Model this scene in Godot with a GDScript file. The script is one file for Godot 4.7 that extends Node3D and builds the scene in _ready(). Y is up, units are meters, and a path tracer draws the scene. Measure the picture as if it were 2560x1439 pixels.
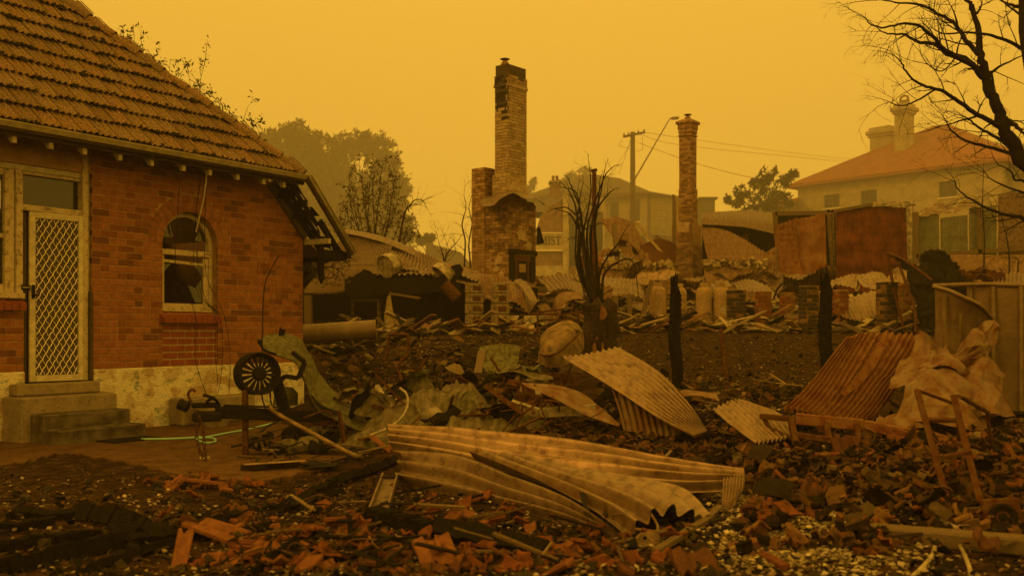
extends Node3D
# A burnt-out yard under wildfire smoke. Units are metres, y up; the camera stands at the origin and looks along -z.
const F := 2450.0      # lens: picture widths per unit of depth, on a 2560 wide frame
const CX := 1280.0
const HY := 830.0      # eye level in the frame
const CH := 1.25       # eye height
var rng := RandomNumberGenerator.new()
var M := {}
var T := {}
var used := {}

# ---------- placing
func W(px: float, py: float, z: float) -> Vector3:
	return Vector3((px - CX) / F * z, CH + (HY - py) / F * z, -z)
const PROF := [[-5.0, 0.0], [9.2, 0.0], [11.0, 0.1], [13.0, 0.5], [19.0, 1.2], [24.0, 1.5], [30.0, 2.1], [36.0, 2.75], [45.0, 3.4], [70.0, 5.2], [120.0, 9.0], [200.0, 17.0]]
var hn := FastNoiseLite.new()
func gh(x: float, z: float) -> float:
	var k := smoothstep(-1.2, -3.6, x) * 4.0
	var q := z - k * (1.0 - smoothstep(17.0, 23.0, z))
	var h := 0.0
	for i in PROF.size() - 1:
		if q >= PROF[i][0] and q < PROF[i + 1][0]:
			h = lerpf(PROF[i][1], PROF[i + 1][1], smoothstep(0.0, 1.0, (q - PROF[i][0]) / (PROF[i + 1][0] - PROF[i][0])) * 0.35 + 0.65 * (q - PROF[i][0]) / (PROF[i + 1][0] - PROF[i][0]))
	h += 0.26 * smoothstep(1.6, 3.4, x) * smoothstep(6.2, 7.6, z) * (1.0 - smoothstep(10.0, 12.5, z))
	var calm := smoothstep(-2.2, -3.0, x + (z - 9.0) * 0.28) * (1.0 - smoothstep(13.0, 18.0, z)) * smoothstep(7.2, 8.6, z)
	return h + hn.get_noise_2d(x * 9.0, z * 9.0) * 0.045 * (1.0 - calm)
func G(px: float, py: float) -> Vector3:
	var z := 3.0
	while z < 60.0:
		var p := W(px, py, z)
		if p.y <= gh(p.x, z):
			return Vector3(p.x, gh(p.x, z), -z)
		z += 0.02 + z * 0.002
	return W(px, py, 60.0)
func on(px: float, z: float, up := 0.0) -> Vector3:
	var x := (px - CX) / F * z
	return Vector3(x, gh(x, z) + up, -z)
func R(a: float, b: float) -> float:
	return rng.randf_range(a, b)
func rv(s: float) -> Vector3:
	return Vector3(R(-s, s), R(-s, s), R(-s, s))

# ---------- nodes
func numbered(called: String) -> String:
	var n: int = used.get(called, 0)
	used[called] = n + 1
	return called if n == 0 else "%s_%03d" % [called, n]
func tag(o: Node, label: String, category: String, group := "", kind := "") -> Node:
	if label: o.set_meta("label", label)
	if category: o.set_meta("category", category)
	if group: o.set_meta("group", group)
	if kind: o.set_meta("kind", kind)
	return o
func thing(called: String, label: String, category: String, at := Vector3.ZERO, turn := 0.0, group := "") -> Node3D:
	var o := Node3D.new()
	o.name = numbered(called)
	add_child(o)
	o.position = at
	o.rotation.y = turn
	tag(o, label, category, group)
	return o
func put(mesh: Mesh, called: String, m: Material, parent: Node, xf := Transform3D.IDENTITY) -> MeshInstance3D:
	var o := MeshInstance3D.new()
	o.mesh = mesh
	o.material_override = m
	o.name = numbered(called) if parent == self else called
	parent.add_child(o, true)
	o.transform = xf
	return o

# ---------- mesh collecting: loose triangles with their own normals
class B:
	var v := PackedVector3Array()
	var n := PackedVector3Array()
	var c := PackedColorArray()
	var col := Color.WHITE
	func tri(a: Vector3, b: Vector3, d: Vector3) -> void:
		var m := (d - a).cross(b - a).normalized()
		v.append_array([a, b, d])
		n.append_array([m, m, m])
		c.append_array([col, col, col])
	func tri_n(a: Vector3, b: Vector3, d: Vector3, na: Vector3, nb: Vector3, nd: Vector3) -> void:
		v.append_array([a, b, d])
		n.append_array([na, nb, nd])
		c.append_array([col, col, col])
	func quad(a: Vector3, b: Vector3, d: Vector3, e: Vector3) -> void:
		tri(a, b, d)
		tri(a, d, e)
	func hexa(p: Array) -> void: # 8 corners: bottom ring 0-3, top ring 4-7
		var mid := Vector3.ZERO
		for q in p: mid += q / 8.0
		for f in [[0, 1, 2, 3], [4, 5, 6, 7], [0, 1, 5, 4], [1, 2, 6, 5], [2, 3, 7, 6], [3, 0, 4, 7]]:
			var a: Vector3 = p[f[0]]; var b: Vector3 = p[f[1]]; var d: Vector3 = p[f[2]]; var e: Vector3 = p[f[3]]
			if (d - a).cross(b - a).dot((a + d) * 0.5 - mid) < 0.0: quad(a, e, d, b)
			else: quad(a, b, d, e)
	func box(lo: Vector3, hi: Vector3, xf := Transform3D.IDENTITY) -> void:
		var p := []
		for y in [lo.y, hi.y]:
			for q in [[lo.x, lo.z], [hi.x, lo.z], [hi.x, hi.z], [lo.x, hi.z]]:
				p.append(xf * Vector3(q[0], y, q[1]))
		hexa(p)
	func bbox(lo: Vector3, hi: Vector3, e := 0.01, xf := Transform3D.IDENTITY) -> void: # box with chamfered edges
		var cc := (lo + hi) * 0.5
		var h := (hi - lo) * 0.5
		e = minf(e, minf(h.x, minf(h.y, h.z)) * 0.8)
		var q := func(sx, sy, sz, k): # corner moved in on the axes other than k
			return xf * (cc + Vector3(sx * (h.x - (0.0 if k == 0 else e)), sy * (h.y - (0.0 if k == 1 else e)), sz * (h.z - (0.0 if k == 2 else e))))
		var mid := xf * cc
		var fq := func(a, b, d, g):
			if (d - a).cross(b - a).dot((a + d) * 0.5 - mid) < 0.0: quad(a, g, d, b)
			else: quad(a, b, d, g)
		for s in [-1, 1]:
			fq.call(q.call(s, -1, -1, 0), q.call(s, 1, -1, 0), q.call(s, 1, 1, 0), q.call(s, -1, 1, 0))
			fq.call(q.call(-1, s, -1, 1), q.call(1, s, -1, 1), q.call(1, s, 1, 1), q.call(-1, s, 1, 1))
			fq.call(q.call(-1, -1, s, 2), q.call(1, -1, s, 2), q.call(1, 1, s, 2), q.call(-1, 1, s, 2))
			for r in [-1, 1]:
				fq.call(q.call(s, r, -1, 0), q.call(s, r, 1, 0), q.call(s, r, 1, 1), q.call(s, r, -1, 1))
				fq.call(q.call(s, -1, r, 0), q.call(s, 1, r, 0), q.call(s, 1, r, 2), q.call(s, -1, r, 2))
				fq.call(q.call(-1, s, r, 1), q.call(1, s, r, 1), q.call(1, s, r, 2), q.call(-1, s, r, 2))
				for t in [-1, 1]:
					var a: Vector3 = q.call(s, r, t, 0); var b: Vector3 = q.call(s, r, t, 1); var d: Vector3 = q.call(s, r, t, 2)
					if (d - a).cross(b - a).dot(a - mid) < 0.0: tri(a, d, b)
					else: tri(a, b, d)
	func beam(a: Vector3, b: Vector3, w: float, h: float, roll := 0.0, e := 0.0) -> void: # square bar from a to b
		var d := (b - a)
		var l := d.length()
		d /= l
		var s := d.cross(Vector3.UP if absf(d.y) < 0.95 else Vector3.RIGHT).normalized()
		var u := s.cross(d)
		s = s.rotated(d, roll)
		u = u.rotated(d, roll)
		var xf := Transform3D(Basis(s, u, -d), (a + b) * 0.5)
		if e > 0.0: bbox(Vector3(-w / 2, -h / 2, -l / 2), Vector3(w / 2, h / 2, l / 2), e, xf)
		else: box(Vector3(-w / 2, -h / 2, -l / 2), Vector3(w / 2, h / 2, l / 2), xf)
	func prism(poly: PackedVector2Array, d0: float, d1: float, xf := Transform3D.IDENTITY) -> void: # x,y outline pushed along z
		var ix := Geometry2D.triangulate_polygon(poly)
		for k in range(0, ix.size(), 3):
			for s in 2:
				var z := d1 if s == 1 else d0
				var a := Vector3(poly[ix[k]].x, poly[ix[k]].y, z); var b := Vector3(poly[ix[k + 1]].x, poly[ix[k + 1]].y, z); var d := Vector3(poly[ix[k + 2]].x, poly[ix[k + 2]].y, z)
				if ((d - a).cross(b - a).z > 0.0) == (s == 1): tri(xf * a, xf * b, xf * d)
				else: tri(xf * a, xf * d, xf * b)
		var cw := Geometry2D.is_polygon_clockwise(poly)
		for k in poly.size():
			var p := poly[k]
			var q := poly[(k + 1) % poly.size()]
			var a := xf * Vector3(p.x, p.y, d0); var b := xf * Vector3(q.x, q.y, d0); var d := xf * Vector3(q.x, q.y, d1); var e := xf * Vector3(p.x, p.y, d1)
			if cw: quad(a, b, d, e)
			else: quad(a, e, d, b)
	func tube(pts: Array, r: Array, sides := 6, cap := true) -> void:
		var rings := []
		var up := Vector3.UP
		for i in pts.size():
			var d: Vector3 = (pts[mini(i + 1, pts.size() - 1)] - pts[maxi(i - 1, 0)]).normalized()
			if i == 0 and absf(d.y) > 0.9: up = Vector3.RIGHT
			var s := d.cross(up)
			if s.length() < 0.05: s = d.cross(Vector3.FORWARD)
			s = s.normalized()
			var u := s.cross(d).normalized()
			up = u
			var ring := []
			var rr: float = r[mini(i, r.size() - 1)]
			for k in sides:
				var a := TAU * k / sides
				ring.append([pts[i] + (s * cos(a) + u * sin(a)) * rr, s * cos(a) + u * sin(a)])
			rings.append(ring)
		for i in pts.size() - 1:
			for k in sides:
				var a = rings[i][k]; var b = rings[i][(k + 1) % sides]; var d = rings[i + 1][(k + 1) % sides]; var e = rings[i + 1][k]
				tri_n(a[0], b[0], d[0], a[1], b[1], d[1])
				tri_n(a[0], d[0], e[0], a[1], d[1], e[1])
		if cap:
			for k in range(1, sides - 1):
				tri(rings[0][0][0], rings[0][k + 1][0], rings[0][k][0])
				tri(rings[-1][0][0], rings[-1][k][0], rings[-1][k + 1][0])
	func lathe(prof: Array, sides := 20, xf := Transform3D.IDENTITY, wob := 0.0) -> void: # prof: [radius, height]
		for i in prof.size() - 1:
			var p: Array = prof[i]; var q: Array = prof[i + 1]
			var nn := Vector2(q[1] - p[1], p[0] - q[0]).normalized()
			for k in sides:
				var a0 := TAU * k / sides; var a1 := TAU * (k + 1) / sides
				var w0 := 1.0 + wob * sin(a0 * 3.0 + p[1] * 9.0); var w1 := 1.0 + wob * sin(a1 * 3.0 + p[1] * 9.0)
				var w2 := 1.0 + wob * sin(a0 * 3.0 + q[1] * 9.0); var w3 := 1.0 + wob * sin(a1 * 3.0 + q[1] * 9.0)
				var c0 := Vector3(cos(a0), 0, sin(a0)); var c1 := Vector3(cos(a1), 0, sin(a1))
				var a: Vector3 = xf * (c0 * p[0] * w0 + Vector3(0, p[1], 0)); var b: Vector3 = xf * (c1 * p[0] * w1 + Vector3(0, p[1], 0))
				var d: Vector3 = xf * (c1 * q[0] * w3 + Vector3(0, q[1], 0)); var e: Vector3 = xf * (c0 * q[0] * w2 + Vector3(0, q[1], 0))
				var n0 := (xf.basis * (c0 * nn.x + Vector3(0, nn.y, 0))).normalized(); var n1 := (xf.basis * (c1 * nn.x + Vector3(0, nn.y, 0))).normalized()
				if (a - b).length() > 1e-5: tri_n(a, b, d, n0, n1, n1)
				if (d - e).length() > 1e-5: tri_n(a, d, e, n0, n1, n0)
	func grid(g: Array, keep = null) -> void: # rows of points, smooth normals
		var h := g.size()
		var w: int = g[0].size()
		var nn := []
		for j in h:
			var row := []
			for i in w:
				var du: Vector3 = g[j][mini(i + 1, w - 1)] - g[j][maxi(i - 1, 0)]
				var dv: Vector3 = g[mini(j + 1, h - 1)][i] - g[maxi(j - 1, 0)][i]
				row.append(dv.cross(du).normalized())
			nn.append(row)
		for j in h - 1:
			for i in w - 1:
				if keep != null and not keep.call(float(i) / (w - 1), float(j) / (h - 1)): continue
				tri_n(g[j][i], g[j][i + 1], g[j + 1][i + 1], nn[j][i], nn[j][i + 1], nn[j + 1][i + 1])
				tri_n(g[j][i], g[j + 1][i + 1], g[j + 1][i], nn[j][i], nn[j + 1][i + 1], nn[j + 1][i])
	func mesh() -> ArrayMesh:
		var a := []
		a.resize(Mesh.ARRAY_MAX)
		a[Mesh.ARRAY_VERTEX] = v
		a[Mesh.ARRAY_NORMAL] = n
		a[Mesh.ARRAY_COLOR] = c
		var m := ArrayMesh.new()
		m.add_surface_from_arrays(Mesh.PRIMITIVE_TRIANGLES, a)
		return m

func pool(b: B, called: String, m: Material, parent: Node) -> MeshInstance3D:
	return put(b.mesh(), called, m, parent)

# ---------- curved sheets through a net of points
func cr(a, b, c, d, t: float):
	return 0.5 * ((2.0 * b) + (c - a) * t + (2.0 * a - 5.0 * b + 4.0 * c - d) * t * t + (3.0 * b - a - 3.0 * c + d) * t * t * t)
func along(p: Array, t: float):
	var n := p.size() - 1
	if n == 1: return p[0].lerp(p[1], t)
	var i := clampi(int(t * n), 0, n - 1)
	return cr(p[i - 1] if i > 0 else p[0] * 2.0 - p[1], p[i], p[i + 1], p[i + 2] if i + 2 <= n else p[n] * 2.0 - p[n - 1], t * n - i)
func smooth(p: Array, n: int) -> Array:
	var o := []
	for i in n + 1: o.append(along(p, float(i) / n))
	return o
var wn := FastNoiseLite.new()
# net: rows of points; corr: waves across a row; dent: crumple; jag: torn ends (fractions of the length)
func sheet_mesh(net: Array, nu: int, nv: int, o := {}) -> B:
	var corr: float = o.get("corr", 0.0)
	if corr > 0.0: nu = int(corr * o.get("seg", 6))
	var amp: float = o.get("amp", 0.009)
	var dent: float = o.get("dent", 0.0)
	var df: float = o.get("df", 1.5)
	var jag: float = o.get("jag", 0.0)
	var g := []
	for j in nv + 1:
		var row := []
		for i in nu + 1:
			var u := float(i) / nu
			var v := float(j) / nv
			if jag > 0.0:
				v = lerpf(jag * (0.5 + 0.5 * wn.get_noise_2d(u * 130.0, 7.0)), 1.0 - jag * (0.5 + 0.5 * wn.get_noise_2d(u * 150.0, 77.0)), v)
			var c := []
			for r in net: c.append(along(r, u))
			row.append(along(c, v))
		g.append(row)
	var q := []
	for j in nv + 1:
		var row := []
		for i in nu + 1:
			var du: Vector3 = g[j][mini(i + 1, nu)] - g[j][maxi(i - 1, 0)]
			var dv: Vector3 = g[mini(j + 1, nv)][i] - g[maxi(j - 1, 0)][i]
			var nn := dv.cross(du).normalized()
			var p: Vector3 = g[j][i]
			var k := 0.0
			if o.get("saw", false): # lapped ribs with steep undersides
				var w := fposmod(corr * i / nu, 1.0)
				k -= amp * (sin((w / 0.42 - 0.5) * PI) if w < 0.42 else -sin(((w - 0.42) / 0.58 - 0.5) * PI))
			elif corr > 0.0: k += amp * (sin(TAU * corr * i / nu) if not o.get("sharp", false) else 1.0 - 2.0 * pow(absf(sin(PI * corr * i / nu)), 0.45))
			if o.get("rib", 0): k += amp * (1.0 if fposmod(float(i) / nu * o.rib, 1.0) < 0.14 else 0.0)
			if dent > 0.0:
				var nv3 := wn.get_noise_3d(p.x * 10.0 * df, p.y * 10.0 * df, p.z * 10.0 * df)
				k += dent * (nv3 if not (o.get("crease", false) or o.get("fold", false)) else 0.5 - 2.2 * absf(nv3))
			row.append(p + nn * k)
		q.append(row)
	var b := B.new()
	var keep = null
	if o.has("hole"):
		var hh: float = o.hole
		keep = func(u, v): return wn.get_noise_2d(u * 60.0 + 300.0 * hh, v * 60.0) < 0.75 - hh
	if o.get("crease", false):
		for j in nv:
			for i in nu:
				if (i + j) % 2:
					b.tri(q[j][i], q[j][i + 1], q[j + 1][i + 1])
					b.tri(q[j][i], q[j + 1][i + 1], q[j + 1][i])
				else:
					b.tri(q[j][i], q[j][i + 1], q[j + 1][i])
					b.tri(q[j][i + 1], q[j + 1][i + 1], q[j + 1][i])
	else: b.grid(q, keep)
	if o.get("thick", 0.0) > 0.0:
		var q2 := []
		for j in q.size():
			var row := []
			for i in q[j].size():
				var du: Vector3 = q[j][mini(i + 1, nu)] - q[j][maxi(i - 1, 0)]
				var dv: Vector3 = q[mini(j + 1, nv)][i] - q[maxi(j - 1, 0)][i]
				row.append(q[j][i] - dv.cross(du).normalized() * o.thick)
			q2.append(row)
		for j in q2.size(): q2[j].reverse()
		var b2 := B.new()
		b2.grid(q2)
		for j in q2.size(): q2[j].reverse()
		b.v.append_array(b2.v); b.n.append_array(b2.n); b.c.append_array(b2.c)
		for i in nu:
			b.quad(q[0][i], q2[0][i], q2[0][i + 1], q[0][i + 1])
			b.quad(q[nv][i], q[nv][i + 1], q2[nv][i + 1], q2[nv][i])
		for j in nv:
			b.quad(q[j][0], q[j + 1][0], q2[j + 1][0], q2[j][0])
			b.quad(q[j][nu], q2[j][nu], q2[j + 1][nu], q[j + 1][nu])
	return b
func net(rows: Array) -> Array: # rows of [px, py, depth]
	var o := []
	for r in rows:
		var row := []
		for p in r: row.append(W(p[0], p[1], p[2]))
		o.append(row)
	return o
func line(pts: Array) -> Array:
	var o := []
	for p in pts: o.append(W(p[0], p[1], p[2]))
	return o

# ---------- materials
func lin(r: float, g: float, b: float) -> Color:
	return Color(r, g, b).linear_to_srgb()
func noise_bytes(n: int, sd: int, freq: float, oct := 4, kind := FastNoiseLite.TYPE_SIMPLEX_SMOOTH, ret := -1) -> PackedByteArray:
	var f := FastNoiseLite.new()
	f.seed = sd
	f.noise_type = kind
	f.frequency = freq
	f.fractal_octaves = oct
	if ret >= 0: f.cellular_return_type = ret
	if kind == FastNoiseLite.TYPE_CELLULAR: f.fractal_type = FastNoiseLite.FRACTAL_NONE
	var im := f.get_seamless_image(n, n, false, false, 0.12, true)
	im.convert(Image.FORMAT_L8)
	return im.get_data()
func ctex(n: int, a: PackedByteArray, b: PackedByteArray, c: PackedByteArray, fn: Callable) -> ImageTexture:
	var d := PackedByteArray()
	d.resize(n * n * 3)
	for i in n * n:
		var k: Color = fn.call(a[i] / 255.0, b[i] / 255.0, c[i] / 255.0).linear_to_srgb()
		d[i * 3] = int(clampf(k.r, 0, 1) * 255.0)
		d[i * 3 + 1] = int(clampf(k.g, 0, 1) * 255.0)
		d[i * 3 + 2] = int(clampf(k.b, 0, 1) * 255.0)
	var im := Image.create_from_data(n, n, false, Image.FORMAT_RGB8, d)
	im.generate_mipmaps()
	return ImageTexture.create_from_image(im)
func ntex(n: int, a: PackedByteArray, s: float) -> ImageTexture:
	var im := Image.create_from_data(n, n, false, Image.FORMAT_L8, a)
	im.convert(Image.FORMAT_RGBA8)
	im.bump_map_to_normal_map(s)
	im.generate_mipmaps()
	return ImageTexture.create_from_image(im)
func mat(key: String, col: Color, rough := 0.9, tex = null, scale := 1.0, o := {}) -> StandardMaterial3D:
	var m := StandardMaterial3D.new()
	m.albedo_color = col
	m.roughness = rough
	m.metallic = o.get("metal", 0.0)
	m.metallic_specular = o.get("spec", 0.45 if rough < 0.6 else 0.1)
	m.cull_mode = BaseMaterial3D.CULL_DISABLED
	if tex != null: m.albedo_texture = tex
	if o.has("nrm"):
		m.normal_enabled = true
		m.normal_texture = o.nrm
		m.normal_scale = o.get("ns", 1.0)
	if tex != null or o.has("nrm"):
		m.uv1_triplanar = true
		m.uv1_world_triplanar = o.get("world", true)
		var sc: Vector3 = o.get("s3", Vector3.ONE)
		m.uv1_scale = sc * scale
	if o.get("vc", false): m.vertex_color_use_as_albedo = true
	M[key] = m
	return m
func make_materials() -> void:
	var n := 512
	var f1 := noise_bytes(n, 1, 0.012, 5)
	var f2 := noise_bytes(n, 2, 0.035, 4)
	var f3 := noise_bytes(n, 3, 0.11, 3)
	var f4 := noise_bytes(n, 4, 0.3, 2)
	var ce := noise_bytes(n, 5, 0.06, 1, FastNoiseLite.TYPE_CELLULAR, FastNoiseLite.RETURN_DISTANCE2_SUB)
	var cv := noise_bytes(n, 6, 0.1, 1, FastNoiseLite.TYPE_CELLULAR, FastNoiseLite.RETURN_CELL_VALUE)
	var g := func(x): return Color(x, x, x)
	T.grime = ctex(n, f1, f2, f3, func(a: float, b: float, c: float): return g.call(clampf(0.35 + 0.45 * a + 0.35 * b * b + 0.25 * (c - 0.5), 0.2, 1.0)))
	T.soot = ctex(n, f1, f2, f3, func(a: float, b: float, c: float): return g.call(clampf(0.28 + smoothstep(0.2, 0.8, a * 0.75 + b * 0.25 + (c - 0.5) * 0.25) * 0.72, 0.1, 1.0)))
	T.rust = ctex(n, f1, f2, f3, func(a: float, b: float, c: float):
		var k: float = smoothstep(0.42, 0.66, a * 0.55 + b * 0.3 + c * 0.2)
		return Color(0.3, 0.2, 0.115).lerp(Color(0.17, 0.066, 0.026), k) * (0.55 + 0.6 * b + 0.3 * (c - 0.5)))
	T.tin = ctex(n, f1, f2, f3, func(a: float, b: float, c: float):
		var k: float = smoothstep(0.5, 0.72, a * 0.5 + b * 0.3 + c * 0.25)
		return Color(0.29, 0.185, 0.1).lerp(Color(0.08, 0.038, 0.018), k) * (0.62 + 0.4 * b + 0.3 * (c - 0.5)))
	T.roof = ctex(n, f1, f2, f3, func(a: float, b: float, c: float):
		var k := Color(0.19, 0.105, 0.052).lerp(Color(0.09, 0.064, 0.036), smoothstep(0.35, 0.6, a * 0.5 + b * 0.5))
		k = k.lerp(Color(0.025, 0.02, 0.014), smoothstep(0.54, 0.68, b * 0.5 + c * 0.5))
		return k.lerp(Color(0.42, 0.31, 0.18), smoothstep(0.54, 0.64, (1.0 - b) * 0.45 + c * 0.6)))
	T.char = ctex(n, ce, f2, f3, func(a: float, b: float, c: float): return Color(0.016, 0.013, 0.01) * (0.3 + 1.7 * a * b + 0.5 * c))
	T.soil = ctex(n, f1, f2, f4, func(a: float, b: float, c: float):
		var k := Color(0.016, 0.0095, 0.005).lerp(Color(0.038, 0.021, 0.0105), smoothstep(0.4, 0.7, a * 0.5 + b * 0.5)) * (0.5 + c)
		return k.lerp(Color(0.35, 0.27, 0.17), smoothstep(0.84, 0.94, c) * smoothstep(0.35, 0.6, b)))
	T.ash = ctex(n, cv, f2, f4, func(a: float, b: float, c: float):
		return Color(0.05, 0.036, 0.022).lerp(Color(0.4, 0.32, 0.21), smoothstep(0.62, 0.8, a * 0.55 + c * 0.3 + b * 0.25)) * (0.5 + 0.9 * c))
	T.concrete = ctex(n, f1, f2, f3, func(a: float, b: float, c: float): return g.call(clampf(0.5 + 0.5 * a + 0.25 * (b - 0.5) + 0.2 * (c - 0.5) - 0.35 * smoothstep(0.6, 0.75, b), 0.1, 1.0)))
	T.plaster = ctex(n, f1, f2, f3, func(a: float, b: float, c: float):
		var k := Color(0.56, 0.48, 0.33) * (0.8 + 0.25 * c)
		k = k.lerp(Color(0.33, 0.23, 0.12) * (0.7 + 0.5 * c), smoothstep(0.55, 0.6, a * 0.65 + b * 0.3 + c * 0.08))
		return k.lerp(Color(0.1, 0.15, 0.08), smoothstep(0.64, 0.67, (1.0 - a) * 0.45 + b * 0.35 + c * 0.22)))
	T.wood = ctex(n, f2, f3, f4, func(a: float, b: float, c: float): return g.call(0.45 + 0.3 * a + 0.3 * b + 0.2 * (c - 0.5)))
	T.peel = ctex(n, f1, f2, f3, func(a: float, b: float, c: float): return Color(0.46, 0.36, 0.22).lerp(Color(0.12, 0.08, 0.045), smoothstep(0.57, 0.62, a * 0.3 + b * 0.4 + c * 0.32)) * (0.75 + 0.4 * b))
	T.n_fine = ntex(n, f3, 4.0)
	T.n_soil = ntex(n, f2, 9.0)
	T.n_grain = ntex(n, f4, 3.0)
	T.n_char = ntex(n, ce, 10.0)
	var nf := {"nrm": T.n_fine, "ns": 0.7}
	mat("mortar", lin(0.4, 0.235, 0.105), 0.95, T.grime, 0.8, nf)
	var bc := [[0.31, 0.118, 0.044], [0.28, 0.105, 0.04], [0.34, 0.136, 0.052], [0.23, 0.084, 0.034], [0.175, 0.068, 0.03], [0.32, 0.122, 0.045]]
	for i in bc.size(): mat("brick%d" % i, lin(bc[i][0], bc[i][1], bc[i][2]), 0.92, T.grime, 1.7, nf)
	mat("brick_any", Color.WHITE, 0.92, T.grime, 1.7, {"vc": true, "nrm": T.n_fine, "ns": 0.7})
	mat("arch", lin(0.33, 0.135, 0.055), 0.92, T.grime, 1.7, nf)
	mat("panel_brick", lin(0.27, 0.075, 0.035), 0.9, T.grime, 1.7, nf)
	mat("panel_mortar", lin(0.42, 0.33, 0.2), 0.95, T.grime, 0.8, nf)
	mat("plaster", Color.WHITE, 0.9, T.plaster, 0.45, nf)
	mat("paint", lin(0.55, 0.47, 0.31), 0.7, T.grime, 1.1, nf)
	mat("peel", Color.WHITE, 0.75, T.peel, 1.4, nf)
	mat("door_metal", lin(0.62, 0.52, 0.33), 0.5, T.grime, 1.3)
	mat("strand", lin(0.8, 0.68, 0.45), 0.5)
	mat("dark_wood", lin(0.1, 0.07, 0.04), 0.85, T.grime, 1.2, nf)
	mat("soffit", lin(0.16, 0.11, 0.065), 0.9, T.grime, 1.2, nf)
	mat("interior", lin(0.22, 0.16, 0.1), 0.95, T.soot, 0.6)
	mat("roof_tile", lin(0.85, 0.8, 0.75), 0.95, T.roof, 2.6, nf)
	mat("roof_tile_b", lin(0.7, 0.65, 0.58), 0.95, T.roof, 2.9, nf)
	mat("roof_tile_c", lin(0.86, 0.74, 0.64), 0.95, T.roof, 2.3, nf)
	mat("gutter", lin(0.24, 0.19, 0.1), 0.3, T.grime, 0.9, {"metal": 0.75})
	mat("concrete", lin(0.125, 0.067, 0.03), 0.9, T.concrete, 0.55, {"nrm": T.n_grain, "ns": 0.4})
	mat("dark_concrete", lin(0.13, 0.1, 0.065), 0.9, T.soot, 0.8, {"nrm": T.n_grain, "ns": 0.5})
	mat("step", lin(0.28, 0.21, 0.125), 0.9, T.concrete, 0.8, {"nrm": T.n_grain, "ns": 0.4})
	mat("soil", lin(1.25, 1.18, 1.1), 1.0, T.soil, 0.55, {"nrm": T.n_soil, "ns": 1.0})
	mat("ash", Color.WHITE, 1.0, T.ash, 1.3, {"nrm": T.n_soil, "ns": 1.0})
	mat("char", Color.WHITE, 0.85, T.char, 2.2, {"nrm": T.n_char, "ns": 1.4})
	mat("tin", lin(1.0, 1.0, 1.0), 0.45, T.tin, 0.9, {"metal": 0.7})
	mat("tin_dull", lin(0.75, 0.75, 0.75), 0.52, T.tin, 1.1, {"metal": 0.55, "nrm": T.n_fine, "ns": 0.3})
	mat("tin_old", lin(0.75, 0.75, 0.75), 0.65, T.rust, 0.8, {"metal": 0.35})
	mat("rust", lin(0.7, 0.52, 0.4), 0.8, T.rust, 0.9, nf)
	mat("rust_dark", lin(0.34, 0.26, 0.2), 0.85, T.rust, 2.0, nf)
	mat("red_tin", lin(0.2, 0.062, 0.028), 0.75, T.soot, 0.28)
	mat("red_tin_b", lin(0.9, 0.7, 0.6), 0.8, T.rust, 0.3)
	mat("black_metal", lin(0.022, 0.018, 0.014), 0.6, T.grime, 2.0, {"metal": 0.3})
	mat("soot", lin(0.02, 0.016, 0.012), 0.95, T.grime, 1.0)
	mat("glass", Color(0.06, 0.05, 0.04, 0.35), 0.06)
	M.glass.transparency = BaseMaterial3D.TRANSPARENCY_ALPHA
	var cc := [[0.44, 0.31, 0.17], [0.4, 0.27, 0.14], [0.48, 0.35, 0.2], [0.34, 0.23, 0.12], [0.1, 0.075, 0.05], [0.05, 0.04, 0.028]]
	for i in cc.size(): mat("cream%d" % i, lin(cc[i][0], cc[i][1], cc[i][2]), 0.93, T.grime, 1.3, nf)
	var sc := [[0.36, 0.21, 0.1], [0.29, 0.16, 0.075], [0.42, 0.26, 0.13], [0.2, 0.115, 0.06]]
	for i in sc.size(): mat("scorch%d" % i, lin(sc[i][0], sc[i][1], sc[i][2]), 0.93, T.soot, 0.9, nf)
	mat("mortar_dark", lin(0.1, 0.07, 0.04), 0.95, T.grime, 0.8)
	mat("block", lin(0.27, 0.2, 0.115), 0.95, T.soot, 1.6, nf)
	mat("cylinder", lin(0.36, 0.235, 0.115), 0.7, T.grime, 0.7)
	mat("fibro", lin(0.42, 0.34, 0.22), 0.9, T.soot, 0.8, nf)
	mat("timber", lin(0.16, 0.11, 0.06), 0.9, T.wood, 1.0, nf)
	mat("pale_timber", lin(0.4, 0.29, 0.15), 0.9, T.grime, 1.5, nf)
	mat("white_wall", lin(0.62, 0.5, 0.3), 0.9, T.grime, 0.25)
	mat("far_roof", lin(0.2, 0.16, 0.12), 0.8, T.grime, 0.3)
	mat("red_roof", lin(0.42, 0.16, 0.09), 0.75, T.grime, 0.25)
	mat("far_brick", lin(0.33, 0.2, 0.11), 0.9, T.grime, 0.4)
	mat("far_trim", lin(0.75, 0.66, 0.45), 0.8)
	mat("bark", lin(0.035, 0.026, 0.018), 0.95, T.grime, 3.0, nf)
	mat("burnt_bark", lin(0.06, 0.04, 0.025), 0.95, T.soot, 2.5, {"nrm": T.n_char, "ns": 1.6})
	mat("orange_wood", lin(0.26, 0.12, 0.045), 0.9, T.grime, 2.5, nf)
	mat("leaf", lin(0.05, 0.05, 0.028), 0.8)
	mat("leaf_far", lin(0.06, 0.055, 0.03), 0.8)
	mat("leaf_dead", lin(0.09, 0.06, 0.03), 0.85)
	var tc := [[0.2, 0.07, 0.028], [0.165, 0.06, 0.026], [0.12, 0.052, 0.026], [0.1, 0.052, 0.027], [0.045, 0.026, 0.015], [0.23, 0.092, 0.04]]
	for i in tc.size(): mat("terra%d" % i, lin(tc[i][0], tc[i][1], tc[i][2]), 0.92, T.soot if i == 4 else T.grime, 2.2, nf)
	mat("hull", lin(0.16, 0.125, 0.07), 0.8, T.soot, 1.4, nf)
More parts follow.
